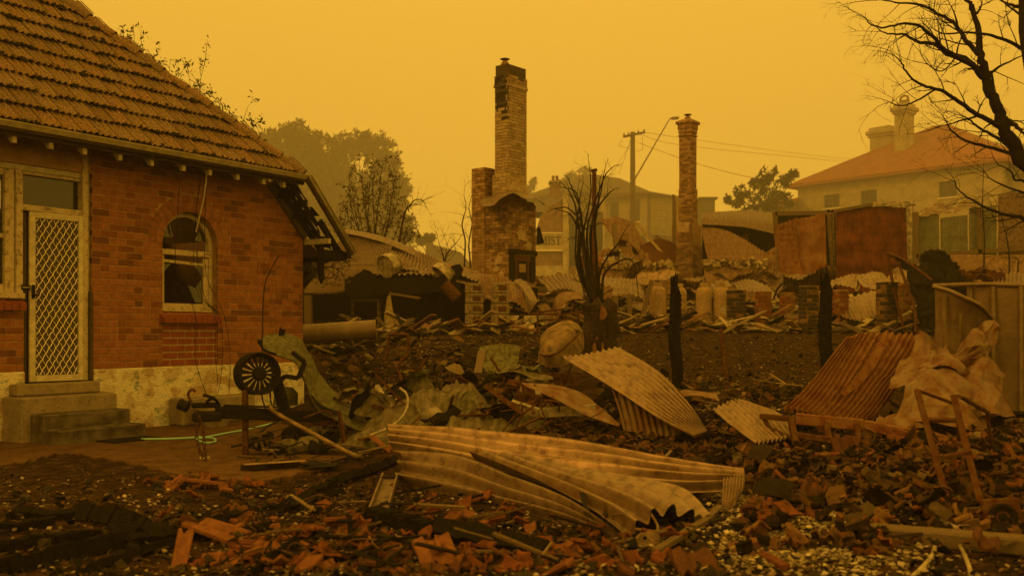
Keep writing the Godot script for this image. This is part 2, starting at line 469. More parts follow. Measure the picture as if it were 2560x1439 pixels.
	mat("hull_green", lin(0.14, 0.125, 0.06), 0.75, T.soot, 2.2, nf)
	mat("ash_white", lin(0.5, 0.42, 0.29), 1.0, T.grime, 3.0)
	mat("tank", lin(0.24, 0.155, 0.08), 0.8, T.soot, 0.9, nf)
	mat("hose", lin(0.22, 0.42, 0.3), 0.5)
	mat("tub", lin(0.4, 0.31, 0.18), 0.55, T.soot, 1.2, {"metal": 0.3})
	mat("shed_skin", lin(0.22, 0.138, 0.062), 0.5, T.grime, 0.7, {"metal": 0.3})
	mat("fence_tin", lin(0.2, 0.19, 0.12), 0.75, T.grime, 0.5)
	mat("dark_glass", lin(0.02, 0.017, 0.013), 0.1, null, 1.0, {"spec": 0.5})

func _ready() -> void:
	rng.seed = 20200105
	hn.seed = 3
	hn.frequency = 0.05
	hn.fractal_octaves = 4
	wn.seed = 11
	wn.frequency = 0.06
	wn.fractal_octaves = 4
	# camera
	var cam := Camera3D.new()
	cam.name = "camera"
	add_child(cam)
	cam.position = Vector3(0, CH, 0)
	var near := 0.1
	cam.set_frustum(1439.0 / F * near, Vector2(0, (HY - 719.5) / F * near), near, 900.0)
	cam.keep_aspect = Camera3D.KEEP_HEIGHT
	cam.current = true
	var lens := CameraAttributesPhysical.new()
	lens.frustum_focal_length = 35.0
	lens.exposure_aperture = 2.2
	lens.frustum_focus_distance = 12.5
	lens.frustum_near = near
	lens.frustum_far = 900.0
	cam.attributes = lens
	# smoke-filled sky
	var env := Environment.new()
	env.background_mode = Environment.BG_SKY
	var sm := ProceduralSkyMaterial.new()
	sm.sky_top_color = SKY_TOP
	sm.sky_horizon_color = SKY_HORIZON
	sm.sky_energy_multiplier = 1.29
	sm.ground_energy_multiplier = 1.29
	sm.sky_curve = 0.12
	sm.ground_bottom_color = lin(0.05, 0.03, 0.006)
	sm.ground_horizon_color = SKY_HORIZON
	sm.ground_curve = 0.02
	sm.sun_angle_max = 0.1
	var sky := Sky.new()
	sky.sky_material = sm
	env.sky = sky
	env.tonemap_mode = Environment.TONE_MAPPER_LINEAR
	env.tonemap_exposure = 1.0
	env.sdfgi_enabled = true
	env.ssao_enabled = true
	env.ssil_enabled = true
	env.fog_enabled = true
	env.fog_light_color = Color(1.0, 0.93, 0.78)
	env.fog_density = 0.0013
	env.volumetric_fog_enabled = true
	env.volumetric_fog_density = 0.0
	var we := WorldEnvironment.new()
	we.name = "world_environment"
	we.environment = env
	add_child(we)
	var sun := DirectionalLight3D.new()
	sun.name = "sun"
	add_child(sun)
	sun.light_energy = 0.36
	sun.light_color = lin(1.0, 0.5, 0.07)
	sun.light_angular_distance = 16.0
	sun.shadow_enabled = true
	sun.rotation_degrees = Vector3(-38, -62, 0)
	make_materials()
	# setting, then things
	build_ground()
	build_house()
	build_chimneys()
	build_shed()
	build_middle()
	build_far()
	build_trees()
	build_boat()
	build_front()
	build_debris()
	# bank of smoke lying over the town behind the ruins
	var bank := FogVolume.new()
	bank.name = "smoke"
	bank.size = Vector3(190, 44, 56)
	bank.position = Vector3(0, 16, -65)
	var fm := FogMaterial.new()
	fm.density = 0.017
	fm.albedo = Color(1.0, 0.95, 0.85)
	bank.material = fm
	bank.set_meta("kind", "stuff")
	add_child(bank)

# ================= ground
func build_ground() -> void:
	# terrain: finer near the camera
	var xs := []
	var zs := []
	var z := -6.0
	while z < 165.0:
		zs.append(z)
		z += 0.16 if z > 4.0 and z < 14.0 else (0.5 if z < 24.0 else (2.0 if z < 60.0 else 12.0))
	var x := -120.0
	while x < 120.0:
		xs.append(x)
		x += 0.16 if absf(x + 0.08) < 5.5 else (0.6 if absf(x + 0.3) < 16.0 else (3.0 if absf(x) < 60.0 else 18.0))
	var g := []
	for zz in zs:
		var row := []
		for xx in xs: row.append(Vector3(xx, gh(xx, zz), -zz))
		g.append(row)
	var b := B.new()
	b.grid(g)
	tag(pool(b, "ground", M.soil, self), "", "", "", "structure")
	# concrete apron in front of the house, ragged where soil has crept over it
	var edge := [[-420, 1180], [-150, 1178], [0, 1163], [90, 1146], [165, 1131], [215, 1139], [290, 1150], [360, 1164], [430, 1180], [520, 1193], [610, 1199], [700, 1193], [760, 1178], [830, 1160], [900, 1125], [960, 1080], [1000, 1050]]
	var back := [[-420, 1075], [-150, 1075], [0, 1075], [90, 1070], [165, 1066], [215, 1062], [290, 1056], [360, 1050], [430, 1045], [520, 1040], [610, 1030], [700, 1020], [760, 1012], [830, 1010], [900, 1010], [960, 1010], [1000, 1012]]
	var rows := []
	for j in 9:
		var row := []
		var f := smooth(edge.map(func(e): return Vector2(e[0], e[1])), 80)
		var k := smooth(back.map(func(e): return Vector2(e[0], e[1])), 80)
		for i in 81:
			var q: Vector2 = f[i].lerp(k[i], j / 8.0)
			if j == 0: q += Vector2(R(-5, 5), R(-4, 3))
			var p := W(q.x, q.y, 1.0)
			var t := (CH - 0.018) / (CH - p.y)
			row.append(Vector3(p.x * t, 0.018 + 0.0 * t, -t))
		rows.append(row)
	b = B.new()
	b.grid(rows)
	var rim := B.new()
	for i in 80: b.quad(rows[0][i], rows[0][i + 1], rows[0][i + 1] - Vector3(0, 0.06, 0), rows[0][i] - Vector3(0, 0.06, 0))
	tag(pool(b, "path", M.concrete, self), "", "", "", "structure")

# ================= brick house
var unit_brick: ArrayMesh
func brick_mesh() -> ArrayMesh:
	var b := B.new()
	b.bbox(Vector3(-0.5, -0.5, -0.5), Vector3(0.5, 0.5, 0.5), 0.06)
	return b.mesh()
func brick_col(i: int) -> Color:
	var c: Color = M["brick%d" % i].albedo_color.srgb_to_linear()
	return c
# lays bricks: list of [u0, u1, v0, v1, w, tone]; the nearest 300 are pieces, the rest one part
func lay(list: Array, parent: Node, called: String, seen: Callable, tones: Array, depth := 0.05, most := 300) -> void:
	list.sort_custom(func(a, b): return seen.call(a) < seen.call(b))
	var rest := B.new()
	for i in list.size():
		var q = list[i]
		var xf := Transform3D(Basis.from_scale(Vector3(q[1] - q[0], q[3] - q[2], depth)), Vector3((q[0] + q[1]) / 2, (q[2] + q[3]) / 2, q[4] - depth / 2))
		if q.size() > 6: xf = q[6] * xf
		if i < most:
			put(unit_brick, called, M[tones[q[5] % tones.size()]], parent, xf)
		else:
			rest.col = M[tones[q[5] % tones.size()]].albedo_color.srgb_to_linear()
			rest.box(Vector3(-0.5, -0.5, -0.5), Vector3(0.5, 0.5, 0.5), xf)
	if rest.v.size():
		tag(pool(rest, "more_" + called + "s", M.brick_any, parent), "", "", "", "stuff")
func arc(cx: float, cy: float, r: float, a0: float, a1: float, n: int) -> PackedVector2Array:
	var o := PackedVector2Array()
	for i in n + 1:
		var a := lerpf(a0, a1, float(i) / n)
		o.append(Vector2(cx + r * cos(a), cy + r * sin(a)))
	return o

const HU := Vector3(0.5516, 0, -0.8341)
const HW := Vector3(0.8341, 0, 0.5516)
func build_house() -> void:
	unit_brick = brick_mesh()
	var h := thing("brick_house", "red brick house with mossy tiled roof, arched window and wire screen door", "house", Vector3(-3.208, 0, -15.03))
	h.basis = Basis(HU, Vector3.UP, HW)
	var AC := Vector2(-2.083, 2.425)
	var RI := 0.4535
	var RO := 0.675
	var UD := -3.56   # right side of the doorway
	var UW := -4.43   # left side of the doorway
	# ---- wall: mortar core with brick faces
	var b := B.new()
	var P := func(a: Array): return PackedVector2Array(a.map(func(q): return Vector2(q[0], q[1])))
	b.prism(P.call([[UD, 0.6], [-2.5365, 0.6], [-2.5365, 3.8], [UD, 3.8]]), -0.24, -0.006)
	b.prism(P.call([[-1.6295, 0.6], [0, 0.6], [0, 2.8], [-1.0, 3.8], [-1.6295, 3.8]]), -0.24, -0.006)
	b.prism(P.call([[-2.5365, 0.6], [-1.6295, 0.6], [-1.6295, 1.5], [-2.5365, 1.5]]), -0.24, -0.02)
	var top := arc(AC.x, AC.y, RI, PI, 0.0, 24)
	top.append(Vector2(-1.6295, 3.8))
	top.append(Vector2(-2.5365, 3.8))
	b.prism(top, -0.24, -0.006)
	b.prism(P.call([[-7.5, 0.6], [UW, 0.6], [UW, 1.62], [-7.5, 1.62]]), -0.24, -0.006)
	b.prism(P.call([[-7.5, 1.62], [-5.66, 1.62], [-5.66, 3.2], [-7.5, 3.2]]), -0.24, -0.006)
	b.prism(P.call([[-7.5, 3.2], [UD, 3.2], [UD, 3.8], [-7.5, 3.8]]), -0.24, -0.03)
	# side and back walls, so the rooms are closed
	b.box(Vector3(-0.24, 0.0, -6.0), Vector3(-0.004, 2.72, -0.2405))
	b.box(Vector3(-7.5, 0.0, -6.2), Vector3(0, 2.8, -6.0))
	b.box(Vector3(-7.7, 0.0, -6.0), Vector3(-7.5, 3.8, 0))
	var wall := pool(b, "wall", M.mortar, h)
	# ---- bricks
	var list := []
	var CO := 0.0863
	var course := 0
	var v := 0.8
	while v < 3.74:
		var vm := v + 0.038
		var spans := [[UD, 0.0]]
		if vm > 2.8: spans = [[UD, -(vm - 2.78)]]
		var cut := []
		if vm < 1.37: cut = [-2.535, -1.63]
		elif vm < AC.y: cut = [AC.x - RI, AC.x + RI]
		elif vm < AC.y + RO: cut = [AC.x - sqrt(RO * RO - pow(vm - AC.y, 2)) - 0.008, AC.x + sqrt(RO * RO - pow(vm - AC.y, 2)) + 0.008]
		if cut: spans = [[UD, cut[0]], [cut[1], spans[0][1]]]
		if v < 1.58: spans.append([-7.5, UW])
		elif v < 3.1: spans.append([-7.5, -5.66])
		for s in spans:
			var u := UD - 0.24 + (0.12 if course % 2 else 0.0) - (4.08 if s[0] < UD - 0.1 else 0.0)
			while u < s[1]:
				var a := maxf(u + 0.005, s[0])
				var e := minf(u + 0.235, s[1] - 0.004)
				if e - a > 0.03:
					var tone: int = [0, 1, 2, 5, 0, 5, 3, 4, 2][rng.randi() % 9]
					if rng.randf() < 0.12 and e - a > 0.2: # two headers instead of a stretcher
						list.append([a, (a + e) / 2 - 0.005, v, v + 0.076, R(-0.002, 0.003), tone])
						list.append([(a + e) / 2 + 0.005, e, v, v + 0.076, R(-0.002, 0.003), (tone + 1) % 6])
					else: list.append([a, e, v, v + R(0.074, 0.078), R(-0.002, 0.003), tone])
				u += 0.24
		v += CO
		course += 1
	lay(list, wall, "brick", func(q): return (100.0 if q[0] < -5.0 else 0.0) + (q[0] + q[1]) * 0.5 + absf(q[2] - 1.6) * 0.6, ["brick0", "brick1", "brick2", "brick3", "brick4", "brick5"])
	# brighter infill panel under the window
	list = []
	for k in 6:
		var u := -2.53 + (0.0 if k % 2 else -0.12)
		while u < -1.63:
			var a := maxf(u + 0.006, -2.53)
			var e := minf(u + 0.234, -1.635)
			if e - a > 0.03: list.append([a, e, 0.805 + k * 0.0945, 0.805 + k * 0.0945 + 0.078, -0.012, 0])
			u += 0.24
	lay(list, wall, "panel_brick", func(q): return q[0], ["panel_brick"])
	b = B.new()
	b.box(Vector3(-2.53, 0.79, -0.025), Vector3(-1.635, 1.38, -0.018))
	pool(b, "panel_joint", M.panel_mortar, wall)
	# arch rings
	for ring in 2:
		var r0 := RI + 0.003 + ring * 0.114
		var cnt := 17 if ring == 0 else 21
		for k in cnt:
			var a0 := PI * k / cnt + 0.008
			var a1 := PI * (k + 1) / cnt - 0.008
			var q := PackedVector2Array([AC + Vector2(cos(a0), sin(a0)) * r0, AC + Vector2(cos(a0), sin(a0)) * (r0 + 0.105), AC + Vector2(cos(a1), sin(a1)) * (r0 + 0.105), AC + Vector2(cos(a1), sin(a1)) * r0])
			b = B.new()
			b.prism(q, -0.1, R(0.0, 0.004))
			pool(b, "arch_brick", M["arch"] if rng.randf() < 0.7 else M.brick1, wall)
	# sloping sill of bricks on edge
	for k in 11:
		var u := -2.585 + k * 0.0875
		b = B.new()
		b.hexa([Vector3(u, 1.37, -0.1), Vector3(u + 0.08, 1.37, -0.1), Vector3(u + 0.08, 1.375, 0.1), Vector3(u, 1.375, 0.1), Vector3(u, 1.52, -0.1), Vector3(u + 0.08, 1.52, -0.1), Vector3(u + 0.08, 1.452, 0.1), Vector3(u, 1.452, 0.1)])
		pool(b, "sill_brick", M.panel_brick, wall)
	# splashes of dried paint on the wall
	b = B.new()
	for k in 150:
		var u: float = [-0.9, -0.72, -0.25, -0.55][rng.randi() % 4] + rng.randfn() * 0.06
		var vv := R(1.0, 2.65)
		var s := R(0.003, 0.009)
		b.quad(Vector3(u, vv, 0.0062), Vector3(u + s, vv, 0.0062), Vector3(u + s * 0.7, vv + s * R(1, 6), 0.0062), Vector3(u + s * 0.2, vv + s * 2.0, 0.0062))
	tag(pool(b, "paint_splashes", M.paint, wall), "", "", "", "stuff")
	# ---- rendered plinth
	b = B.new()
	b.bbox(Vector3(UD + 0.01, 0.0, -0.24), Vector3(0.012, 0.792, 0.022), 0.012)
	pool(b, "plinth", M.plaster, h)
	b = B.new()
	b.bbox(Vector3(-7.5, 0.0, -0.24), Vector3(UW + 0.005, 0.792, 0.022), 0.012)
	pool(b, "plinth", M.plaster, h)
	# ---- rooms
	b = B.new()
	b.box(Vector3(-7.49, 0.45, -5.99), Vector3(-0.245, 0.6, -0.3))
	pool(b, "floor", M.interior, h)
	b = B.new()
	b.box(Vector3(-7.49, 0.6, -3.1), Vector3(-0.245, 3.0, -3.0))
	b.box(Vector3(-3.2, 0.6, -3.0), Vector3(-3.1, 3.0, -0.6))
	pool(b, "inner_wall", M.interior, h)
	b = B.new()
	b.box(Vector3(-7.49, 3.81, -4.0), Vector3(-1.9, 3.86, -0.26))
	pool(b, "ceiling", M.interior, h)
	# ---- arched window
	var wf := Node3D.new()
	wf.name = "arched_window"
	h.add_child(wf)
	b = B.new()
	var o1 := arc(AC.x, AC.y, RI - 0.002, 0.0, PI, 20)
	var i1 := arc(AC.x, AC.y, RI - 0.062, 0.0, PI, 20)
	var ring2 := PackedVector2Array([Vector2(AC.x + RI - 0.002, 1.525)])
	ring2.append_array(o1)
	ring2.append(Vector2(AC.x - RI + 0.002, 1.525))
	ring2.append(Vector2(AC.x - RI + 0.062, 1.525))
	i1.reverse()
	ring2.append_array(i1)
	ring2.append(Vector2(AC.x + RI - 0.062, 1.525))
	b.prism(ring2, -0.2, -0.115)
	pool(b, "frame", M.peel, wf)
	for q in [[2.29, 2.365, -0.19, -0.1, 0.0], [2.16, 2.2, -0.17, -0.135, 0.03], [1.53, 1.6, -0.19, -0.1, 0.0], [1.6, 1.64, -0.17, -0.13, 0.0]]:
		b = B.new()
		b.hexa([Vector3(-2.47, q[0] + q[4], q[2]), Vector3(-1.695, q[0], q[2]), Vector3(-1.695, q[0], q[3]), Vector3(-2.47, q[0] + q[4], q[3]), Vector3(-2.47, q[1] + q[4], q[2]), Vector3(-1.695, q[1], q[2]), Vector3(-1.695, q[1], q[3]), Vector3(-2.47, q[1] + q[4], q[3])])
		pool(b, "rail", M.peel, wf)
	b = B.new()
	b.box(Vector3(-1.775, 1.64, -0.165), Vector3(-1.7, 2.28, -0.125))
	pool(b, "stile", M.peel, wf)
	b = B.new()
	b.box(Vector3(-2.468, 1.64, -0.165), Vector3(-2.42, 2.28, -0.125))
	pool(b, "stile", M.peel, wf)
	for q in [[[-1.78, 1.66], [-1.9, 1.66], [-2.02, 1.9], [-1.9, 1.86], [-1.78, 2.0]], [[-1.78, 2.16], [-1.78, 2.0], [-1.84, 2.1], [-1.95, 2.165]], [[-2.42, 2.165], [-2.42, 2.05], [-2.3, 2.165]]]:
		b = B.new()
		b.prism(P.call(q), -0.15, -0.146)
		pool(b, "glass_shard", M.glass, wf)
	for q in [[0.2, 0.75], [2.2, 2.9]]: # splinters of the fanlight left in the frame
		b = B.new()
		var fan := arc(AC.x, AC.y, RI - 0.064, q[0], q[1], 6)
		fan.append(AC + Vector2(cos((q[0] + q[1]) / 2), sin((q[0] + q[1]) / 2)) * 0.2)
		b.prism(fan, -0.16, -0.156)
		pool(b, "glass_shard", M.glass, wf)
	# ---- doorway: posts, transom light, screen door
	var dw := Node3D.new()
	dw.name = "doorway"
	h.add_child(dw)
	var fr := func(called, a, e, m, parent):
		var bb := B.new()
		bb.bbox(a, e, 0.006)
		pool(bb, called, m, parent)
	fr.call("post", Vector3(-3.672, 0.66, -0.16), Vector3(-3.6, 3.42, -0.02), M.peel, dw)
	fr.call("architrave", Vector3(-3.599, 0.66, -0.2), Vector3(UD - 0.002, 1.75, 0.03), M.dark_wood, dw)
	fr.call("architrave", Vector3(-3.599, 1.75, -0.2), Vector3(UD - 0.002, 3.42, -0.05), M.peel, dw)
	fr.call("head_board", Vector3(-7.4, 3.13, -0.18), Vector3(-3.673, 3.42, -0.06), M.paint, dw)
	fr.call("transom_bar", Vector3(-4.42, 2.665, -0.17), Vector3(-3.674, 2.735, -0.03), M.peel, dw)
	fr.call("post", Vector3(-4.5, 0.66, -0.16), Vector3(-4.421, 3.128, -0.03), M.peel, dw)
	fr.call("door_stop", Vector3(-4.419, 0.66, -0.15), Vector3(-4.33, 2.66, -0.1), M.dark_wood, dw)
	fr.call("rail", Vector3(-4.42, 3.09, -0.15), Vector3(-3.674, 3.128, -0.07), M.peel, dw)
	b = B.new()
	b.box(Vector3(-4.42, 2.737, -0.13), Vector3(-3.674, 3.088, -0.125))
	pool(b, "transom_pane", M.dark_glass, dw)
	# the timber door behind the screen
	fr.call("inner_door", Vector3(-4.419, 0.66, -0.235), Vector3(-3.674, 2.66, -0.19), M.dark_wood, dw)
	# side window left of the door
	var sw := Node3D.new()
	sw.name = "side_window"
	h.add_child(sw)
	for k in [[-4.62, -4.505], [-5.6, -5.5]]: fr.call("stile", Vector3(k[0], 1.7, -0.15), Vector3(k[1], 3.128, -0.06), M.peel, sw)
	for k in [[1.7, 1.8], [2.33, 2.38], [3.05, 3.127]]: fr.call("rail", Vector3(-5.499, k[0], -0.14), Vector3(-4.621, k[1], -0.075), M.peel, sw)
	fr.call("sill", Vector3(-5.65, 1.635, -0.16), Vector3(-4.44, 1.698, 0.05), M.peel, sw)
	for k in [[1.801, 2.329], [2.381, 3.049]]:
		b = B.new()
		b.box(Vector3(-5.499, k[0], -0.115), Vector3(-4.621, k[1], -0.111))
		pool(b, "pane", M.glass, sw)
	for k in 14: # sloping brick sill below it
		var u := -5.66 + k * 0.0875
		b = B.new()
		b.hexa([Vector3(u, 1.53, -0.05), Vector3(u + 0.08, 1.53, -0.05), Vector3(u + 0.08, 1.5, 0.08), Vector3(u, 1.5, 0.08), Vector3(u, 1.632, -0.05), Vector3(u + 0.08, 1.632, -0.05), Vector3(u + 0.08, 1.585, 0.08), Vector3(u, 1.585, 0.08)])
		pool(b, "sill_brick", M.panel_brick, wall)
	# screen door, a little ajar: its own pivot at the right edge
	var sd := Node3D.new()
	sd.name = "screen_door"
	h.add_child(sd)
	sd.position = Vector3(-3.675, 0.665, -0.02)
	sd.rotation.y = -0.07
	var DW := 0.66
	var DH := 2.0
	for q in [[-DW, -DW + 0.075, 0.0, DH], [-0.06, 0.0, 0.0, DH]]: fr.call("stile", Vector3(q[0], q[2], -0.015), Vector3(q[1], q[3], 0.02), M.door_metal, sd)
	for q in [[0.0, 0.075], [DH - 0.075, DH]]: fr.call("rail", Vector3(-DW + 0.076, q[0], -0.014), Vector3(-0.061, q[1], 0.019), M.door_metal, sd)
	b = B.new()
	b.box(Vector3(-DW + 0.076, 0.076, -0.012), Vector3(-0.061, DH - 0.076, -0.009))
	mat("fly_mesh", lin(0.07, 0.055, 0.035), 0.9)
	pool(b, "fly_screen", M.fly_mesh, sd)
	var x0 := -DW + 0.076
	var x1 := -0.061
	var step := 0.083
	for s in [1, -1]:
		var k := -30
		while k < 40:
			var pts := []
			for t in 90:
				var yy := 0.08 + t * (DH - 0.16) / 89.0
				var xx: float = x0 + k * step + s * yy * 0.62
				if xx > x0 and xx < x1: pts.append(Vector3(xx + 0.006 * sin(yy * 76.0), yy, 0.005 + 0.003 * s))
			if pts.size() > 2:
				b = B.new()
				b.tube(pts, [0.0052 if s > 0 else 0.003], 5)
				pool(b, "wire", M.strand, sd)
			k += 1
	fr.call("lock", Vector3(-DW + 0.02, 0.98, 0.021), Vector3(-DW + 0.06, 1.14, 0.04), M.black_metal, sd)
	b = B.new()
	b.tube([Vector3(-DW + 0.04, 1.02, 0.04), Vector3(-DW + 0.04, 1.02, 0.075), Vector3(-DW + 0.08, 1.02, 0.08)], [0.012], 6)
	pool(b, "door_handle", M.black_metal, sd)
	# small plate on the jamb
	fr.call("name_plate", Vector3(-4.445, 1.74, -0.029), Vector3(-4.335, 1.8, -0.02), M.black_metal, dw)
	letters("PRIVATE", 0.022, Transform3D(Basis.IDENTITY, Vector3(-4.39, 1.77, -0.0195)), M.paint, dw, "lettering")
	# ---- roof
	var roof := Node3D.new()
	roof.name = "roof"
	h.add_child(roof)
	var sl := sqrt(0.5)
	var ue := -0.538
	var ve := 3.555
	var wre := 0.5
	# boards under the tiles: hipped end and right-hand slope
	b = B.new()
	var PL := func(u, s, dn): return Vector3(u, ve + s * sl - dn * sl, wre - s * sl - dn * sl)
	b.hexa([PL.call(-8.0, 0.0, 0.06), PL.call(ue, 0.0, 0.06), PL.call(ue - 4.6 * sl, 4.6, 0.06), PL.call(-8.0, 4.6, 0.06), PL.call(-8.0, 0.0, 0.025), PL.call(ue, 0.0, 0.025), PL.call(ue - 4.6 * sl, 4.6, 0.025), PL.call(-8.0, 4.6, 0.025)])
	pool(b, "lining", M.soffit, roof)
	b = B.new()
	var PR := func(k, w, dn): return Vector3(ue + k - dn * sl, ve - k - dn * sl, w) # k: run to the right of the hip foot, falling
	b.hexa([PR.call(-3.25, -6.6, 0.05), PR.call(1.06, -6.6, 0.05), PR.call(1.06, -0.06, 0.05), PR.call(-3.25, -2.75, 0.05), PR.call(-3.25, -6.6, 0.0), PR.call(1.06, -6.6, 0.0), PR.call(1.06, -0.06, 0.0), PR.call(-3.25, -2.75, 0.0)])
	b.hexa([PR.call(0.0, -0.08, 0.05), PR.call(0.3, -0.08, 0.05), PR.call(0.22, 0.3, 0.05), PR.call(0.0, 0.4, 0.05), PR.call(0.0, -0.08, 0.02), PR.call(0.3, -0.08, 0.02), PR.call(0.22, 0.3, 0.02), PR.call(0.0, 0.4, 0.02)])
	pool(b, "side_slope", M.roof_tile, roof)
	# tiles
	var tb := B.new()
	var prof := []
	for i in 19:
		var x := -0.12 + i * 0.24 / 18.0
		prof.append([x, 0.013 * cos(x / 0.08 * TAU) + (0.006 if i > 15 else 0.0)])
	var L := 0.4
	for i in prof.size() - 1:
		var p = prof[i]; var q = prof[i + 1]
		tb.quad(Vector3(p[0], p[1], 0), Vector3(p[0], p[1], -L), Vector3(q[0], q[1], -L), Vector3(q[0], q[1], 0))
		tb.quad(Vector3(p[0], p[1] - 0.012, 0), Vector3(p[0], p[1], 0), Vector3(q[0], q[1], 0), Vector3(q[0], q[1] - 0.012, 0))
	tb.quad(Vector3(0.12, 0.02, 0), Vector3(0.12, 0.02, -L), Vector3(0.12, 0.006, -L), Vector3(0.12, 0.006, 0))
	var tile := tb.mesh()
	var tilt := Basis(Vector3.RIGHT, PI / 4 - 0.13)
	for r in 14:
		var s := r * 0.335
		var u := -7.9 + (0.0 if r % 2 else 0.12)
		while u < ue - s * sl + 0.06:
			if true:
				var bb := tilt * Basis(Vector3.UP, R(-0.025, 0.025)) * Basis(Vector3.FORWARD, R(-0.02, 0.02))
				var at: Vector3 = PL.call(u, s - 0.02 + R(-0.014, 0.014) - (R(0.03, 0.08) if rng.randf() < 0.03 else 0.0), -0.058 + R(-0.008, 0.01))
				put(tile, "tile", M[["roof_tile", "roof_tile", "roof_tile_b", "roof_tile_c"][rng.randi() % 4]], roof, Transform3D(bb, at))
			u += 0.24
	# cushions of moss and litter along the tile edges
	b = B.new()
	for k in 420:
		var r := rng.randi() % 11
		var s := r * 0.335 + R(-0.05, 0.02)
		var u := R(-6.2, ue - s * sl - 0.05)
		var c: Vector3 = PL.call(u, s, -0.045)
		var rr := R(0.01, 0.03) * (1.7 if rng.randf() < 0.08 else 1.0)
		b.hexa([c + Vector3(-rr, -rr * 0.5, -rr), c + Vector3(rr * R(0.6, 1.4), -rr * 0.5, -rr), c + Vector3(rr, -rr * 0.6, rr), c + Vector3(-rr * R(0.6, 1.3), -rr * 0.5, rr), c + Vector3(-rr * 0.5, rr * R(0.5, 1), -rr * 0.6), c + Vector3(rr * 0.5, rr * R(0.5, 1), -rr * 0.5), c + Vector3(rr * 0.5, rr * R(0.4, 0.9), rr * 0.5), c + Vector3(-rr * 0.5, rr * R(0.4, 1), rr * 0.5)])
	mat("moss", lin(0.03, 0.026, 0.013), 1.0, T.grime, 6.0)
	tag(pool(b, "moss", M.moss, roof), "", "", "", "stuff")
	# hip capping
	var hd := Vector3(-sl, sl, -sl * 1.0).normalized()
	hd = (PL.call(ue - 4.0 * sl, 4.0, 0.0) - PL.call(ue, 0.0, 0.0)).normalized()
	var hs := hd.cross(Vector3.UP).normalized()
	var hu := hs.cross(hd)
	for k in 12:
		b = B.new()
		var a: Vector3 = PL.call(ue, 0.0, 0.0) + hd * (k * 0.4 - 0.05) + Vector3(0, 0.03 + R(-0.006, 0.008), 0)
		var e := a + hd * 0.43 + hu * -0.022
		var g := []
		for j in 2:
			var row := []
			for i in 9:
				var th := lerpf(-1.75, 1.75, i / 8.0)
				var rr := 0.125 if j == 0 else 0.108
				row.append((a if j == 0 else e) + hs * sin(th) * rr + hu * (cos(th) * rr * 0.8 - 0.02))
			g.append(row)
		b.grid(g)
		for i in 8: b.quad(g[0][i], g[0][i + 1], g[0][i + 1] - hu * 0.02, g[0][i] - hu * 0.02)
		pool(b, "hip_tile", M.roof_tile_c if k % 3 else M.roof_tile_b, roof)
	# gutter along the hipped end
	var gp := [[0.0, 0.0], [0.0, -0.075], [0.03, -0.1], [0.085, -0.1], [0.115, -0.07], [0.12, -0.02], [0.128, -0.02], [0.128, 0.0], [0.115, 0.002]]
	var gut := func(a: Vector3, e: Vector3, side: Vector3, up: Vector3, called, m):
		var g := []
		for j in 2:
			var row := []
			for q in gp: row.append((a if j == 0 else e) + side * q[0] + up * q[1])
			g.append(row)
		var bb := B.new()
		for i in gp.size() - 1: bb.quad(g[0][i], g[0][i + 1], g[1][i + 1], g[1][i])
		for j in 2:
			for i in range(1, gp.size() - 2): bb.tri(g[j][0], g[j][i], g[j][i + 1])
		pool(bb, called, m, h)
	gut.call(Vector3(-8.0, 3.545, 0.47), Vector3(ue + 0.12, 3.545, 0.47), Vector3(0, 0, 1), Vector3.UP, "gutter", M.gutter)
	var rk := Vector3(1, -1, 0).normalized()
	gut.call(Vector3(ue + 0.1, 3.56, 0.5), Vector3(0.53, 2.5, 0.5), Vector3(0, 0, 1), Vector3(1, 1, 0).normalized(), "verge_trim", M.gutter)
	gut.call(Vector3(0.5, 2.5, 0.52), Vector3(0.5, 2.5, -6.5), Vector3(1, 0, 0), Vector3.UP, "gutter", M.gutter)
	b = B.new()
	b.box(Vector3(-8.0, 3.41, 0.445), Vector3(ue + 0.1, 3.54, 0.468))
	pool(b, "fascia", M.dark_wood, h)
	# plumb-cut rafter feet
	for u in [-5.7, -5.25, -4.79, -4.36, -3.94, -3.47, -3.02, -2.54, -2.12, -1.65, -1.18, -0.8]:
		b = B.new()
		b.prism(PackedVector2Array([Vector2(-0.02, 3.96), Vector2(0.44, 3.5), Vector2(0.44, 3.335), Vector2(0.40, 3.335), Vector2(-0.02, 3.74)]), -0.025, 0.025, Transform3D(Basis(Vector3(0, 0, 1), Vector3.UP, Vector3(-1, 0, 0)), Vector3(u, 0, 0)))
		pool(b, "rafter_foot", M.paint if u > -5 else M.dark_wood, h)
	# burnt verge on the right: charred rafters, a lookout and torn lining
	for q in [[0.06, 0.09, 0.0, 0.98], [0.2, 0.045, 0.12, 0.85], [0.33, 0.05, 0.02, 0.6], [0.42, 0.09, 0.55, 1.0]]:
		b = B.new()
		var a: Vector3 = PR.call(q[2], q[0], 0.12)
		var e: Vector3 = PR.call(q[3], q[0] + R(-0.03, 0.03), 0.12)
		b.beam(a, e, 0.05, q[1], 0.0)
		pool(b, "charred_rafter", M.char, h)
	for q in [[0.78, 0.08], [0.14, 0.07], [0.42, 0.06]]:
		b = B.new()
		b.beam(PR.call(q[0], -0.05, 0.2), PR.call(q[0], 0.46, 0.2), 0.06, q[1])
		pool(b, "lookout", M.paint if q[0] > 0.7 else M.char, h)
